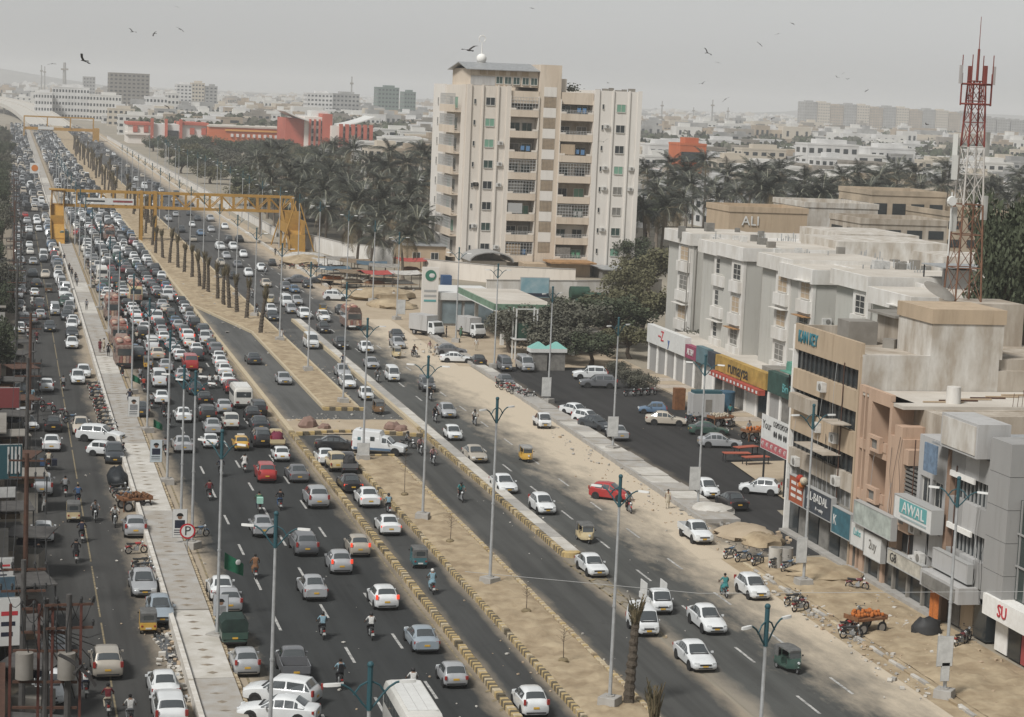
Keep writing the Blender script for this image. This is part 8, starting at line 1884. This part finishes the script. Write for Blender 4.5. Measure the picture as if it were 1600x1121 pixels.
# buildings right behind the flats
for px0, px1, pt, Y, D, m, lab, rw in ((1140, 1262, 333, 252, 9, m_tan, 'tan block with ALI painted on its wall behind the flats', 0), (1258, 1372, 326, 262, 12, m_stucco_w, 'whitewashed block behind the flats roof', 0), (1362, 1478, 307, 275, 12, mat('ochre_house', (.45, .37, .275), .9, .4, .3), 'ochre house with deep balconies behind the flats', 2), (1478, 1600, 340, 262, 14, MATS['ochre_house'], 'ochre and white house behind the mast', 3), (1345, 1480, 352, 240, 10, m_stucco, 'brown stucco block behind the flats roof', 3), (1565, 1640, 510, 150, 12, m_stucco_w, 'low white roofed building at the right edge', 2)):
    b = pxblock('house', lab, px0, px1, pt, Y, D, m, cat='house', rows=rw*2, cols=4, sidecols=2, room=False, wfrac=.7)
    if 'ALI' in lab: letters('ALI', 1.7, m_sg_w, b, (-2.4, -.12, onY(1168, 346, 252).z), (R(90), 0, 0), .03)
# houses of the middle distance, one by one
rnd = random.Random(99); k = 0; hs2 = []
for i in range(520):
    zone = rnd.random()
    if zone < .62: px = rnd.uniform(995, 1640); Y = 430*(2.6**rnd.random())+rnd.uniform(0, 500)*rnd.random()
    elif zone < .82: px = rnd.uniform(575, 700); Y = rnd.uniform(620, 1500)
    else: px = rnd.uniform(150, 575); Y = rnd.uniform(1050, 1700)
    p = onY(px, 250, Y)
    if any(abs(p.x-a) < 13 and abs(Y-b) < 15 for a, b in hs2): continue
    if p.x < 62 or (Y < 1040 and px < 600 and Y > 900): continue
    hs2.append((p.x, Y))
cnt = {}
hs2 = sorted(hs2, key=lambda q: q[1])[:270]
for k, (x, Y) in enumerate(sorted(hs2)):
    wd = rnd.uniform(9, 20); H = rnd.choice([4, 4.5, 7, 7, 7.5, 10, 10.5]); m = rnd.choice([0, 0, 4, 4, 1, 2, 3, 5])
    side = proj((x, Y, 5))[0]; where = 'right of the tower' if side > 850 else ('just left of the tower' if side > 570 else 'behind the mall')
    cn_ = ['white', 'cream', 'grey', 'tan', 'whitewashed', 'dun'][m]; cnt[(cn_, where)] = cnt.get((cn_, where), 0)+1
    block('house', '%s %s house from the left %s' % (nth(cnt[(cn_, where)]), cn_, where), x-wd/2, x+wd/2, Y, Y+rnd.uniform(8, 14), H, m_hw[m], 'house', 'middle distance houses', int(H/3.2), rnd.randint(2, 5), 2, room=rnd.random() < .6)
pxblock('house', 'red brick house between the palms right of the tower', 1063, 1104, 228, 640, 12, m_ora, cat='house', rows=2, cols=1, wfrac=.9); pxblock('house', 'long white three storey house right of the red brick one', 1262, 1342, 228, 820, 14, m_hw[4], cat='house', rows=3, cols=6, sidecols=2); pxblock('house', 'white house with grey windows left of the red brick one', 1015, 1060, 228, 820, 14, m_hw[4], cat='house', rows=2, cols=4); pxblock('house', 'wide white hall far right of the tower', 1360, 1430, 234, 860, 18, m_hw[4], cat='house', rows=2, cols=6)
# farther than that it reads as one mass
def far_city():
    mb = MB(); ms = m_hw + [m_glass]; tr = MB()
    for i in range(5200):
        px = rnd.uniform(-60, 1680); Y = 1450 + 4800*(rnd.random()**1.6)
        p = onY(px, 200, Y)
        if abs(p.x-20) < 45 and Y < 2200: continue
        wd = rnd.uniform(8, 22); D = rnd.uniform(8, 16); H = rnd.choice([4, 4, 7, 7, 7, 10, 13, 16 if rnd.random() < .3 else 7]); m = rnd.choice([0, 0, 4, 1, 2, 3, 5]); x = p.x
        mb.box(x-wd/2, x+wd/2, Y, Y+D, -1, H, m)
        if rnd.random() < .5: mb.box(x-wd*.3, x+wd*.1, Y+D*.3, Y+D*.7, H, H+2.6, m)
        if Y < 3000:
            for c in range(3): xx = x-wd/2+wd*(c+.5)/3; mb.box(xx-.9, xx+.9, Y-.06, Y, H*.55, H*.8, 6)
    o = mb.build('far_city', ms); tag(o, 'hazy mass of far houses up to the horizon', 'city', kind='stuff')
    for i in range(3000):
        px = rnd.uniform(-60, 1680); Y = 1000 + 4200*(rnd.random()**1.5); p = onY(px, 200, Y); x = p.x
        if x < 62 and Y < 2300 and x > -12: continue
        h = rnd.uniform(5, 11); w_ = rnd.uniform(3, 8); n = 26 if Y < 2200 else 12
        for q in range(n):
            a = rnd.uniform(0, 6.28); r_ = w_*(rnd.random()**.5)*.9; z = h*(.35+.65*rnd.random()); s_ = w_*rnd.uniform(.25, .5); cx, cy = x+r_*math.cos(a), Y+r_*math.sin(a)
            t = rnd.uniform(0, 3.1); u = Vector((math.cos(t), math.sin(t), rnd.uniform(-.5, .5)))*s_; v = Vector((rnd.uniform(-.4, .4), rnd.uniform(-.4, .4), 1))*s_*.7; c_ = Vector((cx, cy, z)); tr.face([c_-u, c_-v, c_+u, c_+v], q % 2)
    o = tr.build('far_trees', [m_leaf, m_leaf3]); tag(o, 'hazy mass of far tree crowns among the houses', 'trees', kind='stuff')
far_city()
for px, pt, Y, lab in ((65, 102, 2600, 'left thin mast on the left skyline'), (70, 104, 2650, 'second thin mast on the left skyline'), (101, 98, 2400, 'thick water tower mast on the left skyline'), (550, 120, 2100, 'mast behind the pale apartments'), (1035, 158, 2200, 'lattice mast left on the right skyline'), (1114, 156, 2000, 'mast with a platform on the right skyline'), (1138, 168, 2300, 'thin mast right of the platform mast'), (1084, 168, 2600, 'pylon on the right skyline'), (935, 150, 2600, 'mast behind the tower wing')):
    p = onY(px, pt, Y); o = empty('far_mast', (p.x, Y, 0), 0, lab, 'mast', 'masts on the skyline'); w0 = 2.2 if 'thick' in lab else .9; mb = MB(); mb.tube((0, 0, 0), (0, 0, p.z), w0*1.4, w0*.7, 5); mb.build('shaft', m_hw[2], o); part('platform', o, m_hw[5], (-w0*1.8, w0*1.8, -w0, w0, p.z*.82, p.z*.86))
# ---------------------------------------------------------------- hazy air
hz = MB(); hz.box(-9200, 14200, -500, 16300, -8, 118)
hm_ = bpy.data.materials.new('haze'); hm_.use_nodes = True; hn = hm_.node_tree; hn.nodes.remove(hn.nodes['Principled BSDF'])
pv = hn.nodes.new('ShaderNodeVolumePrincipled'); pv.inputs['Color'].default_value = (.83, .845, .86, 1); pv.inputs['Density'].default_value = HAZE; pv.inputs['Anisotropy'].default_value = .0
hn.links.new(pv.outputs[0], hn.nodes['Material Output'].inputs['Volume'])
ho = hz.build('haze', hm_); tag(ho, 'pale dusty haze filling the air', 'haze', kind='stuff')
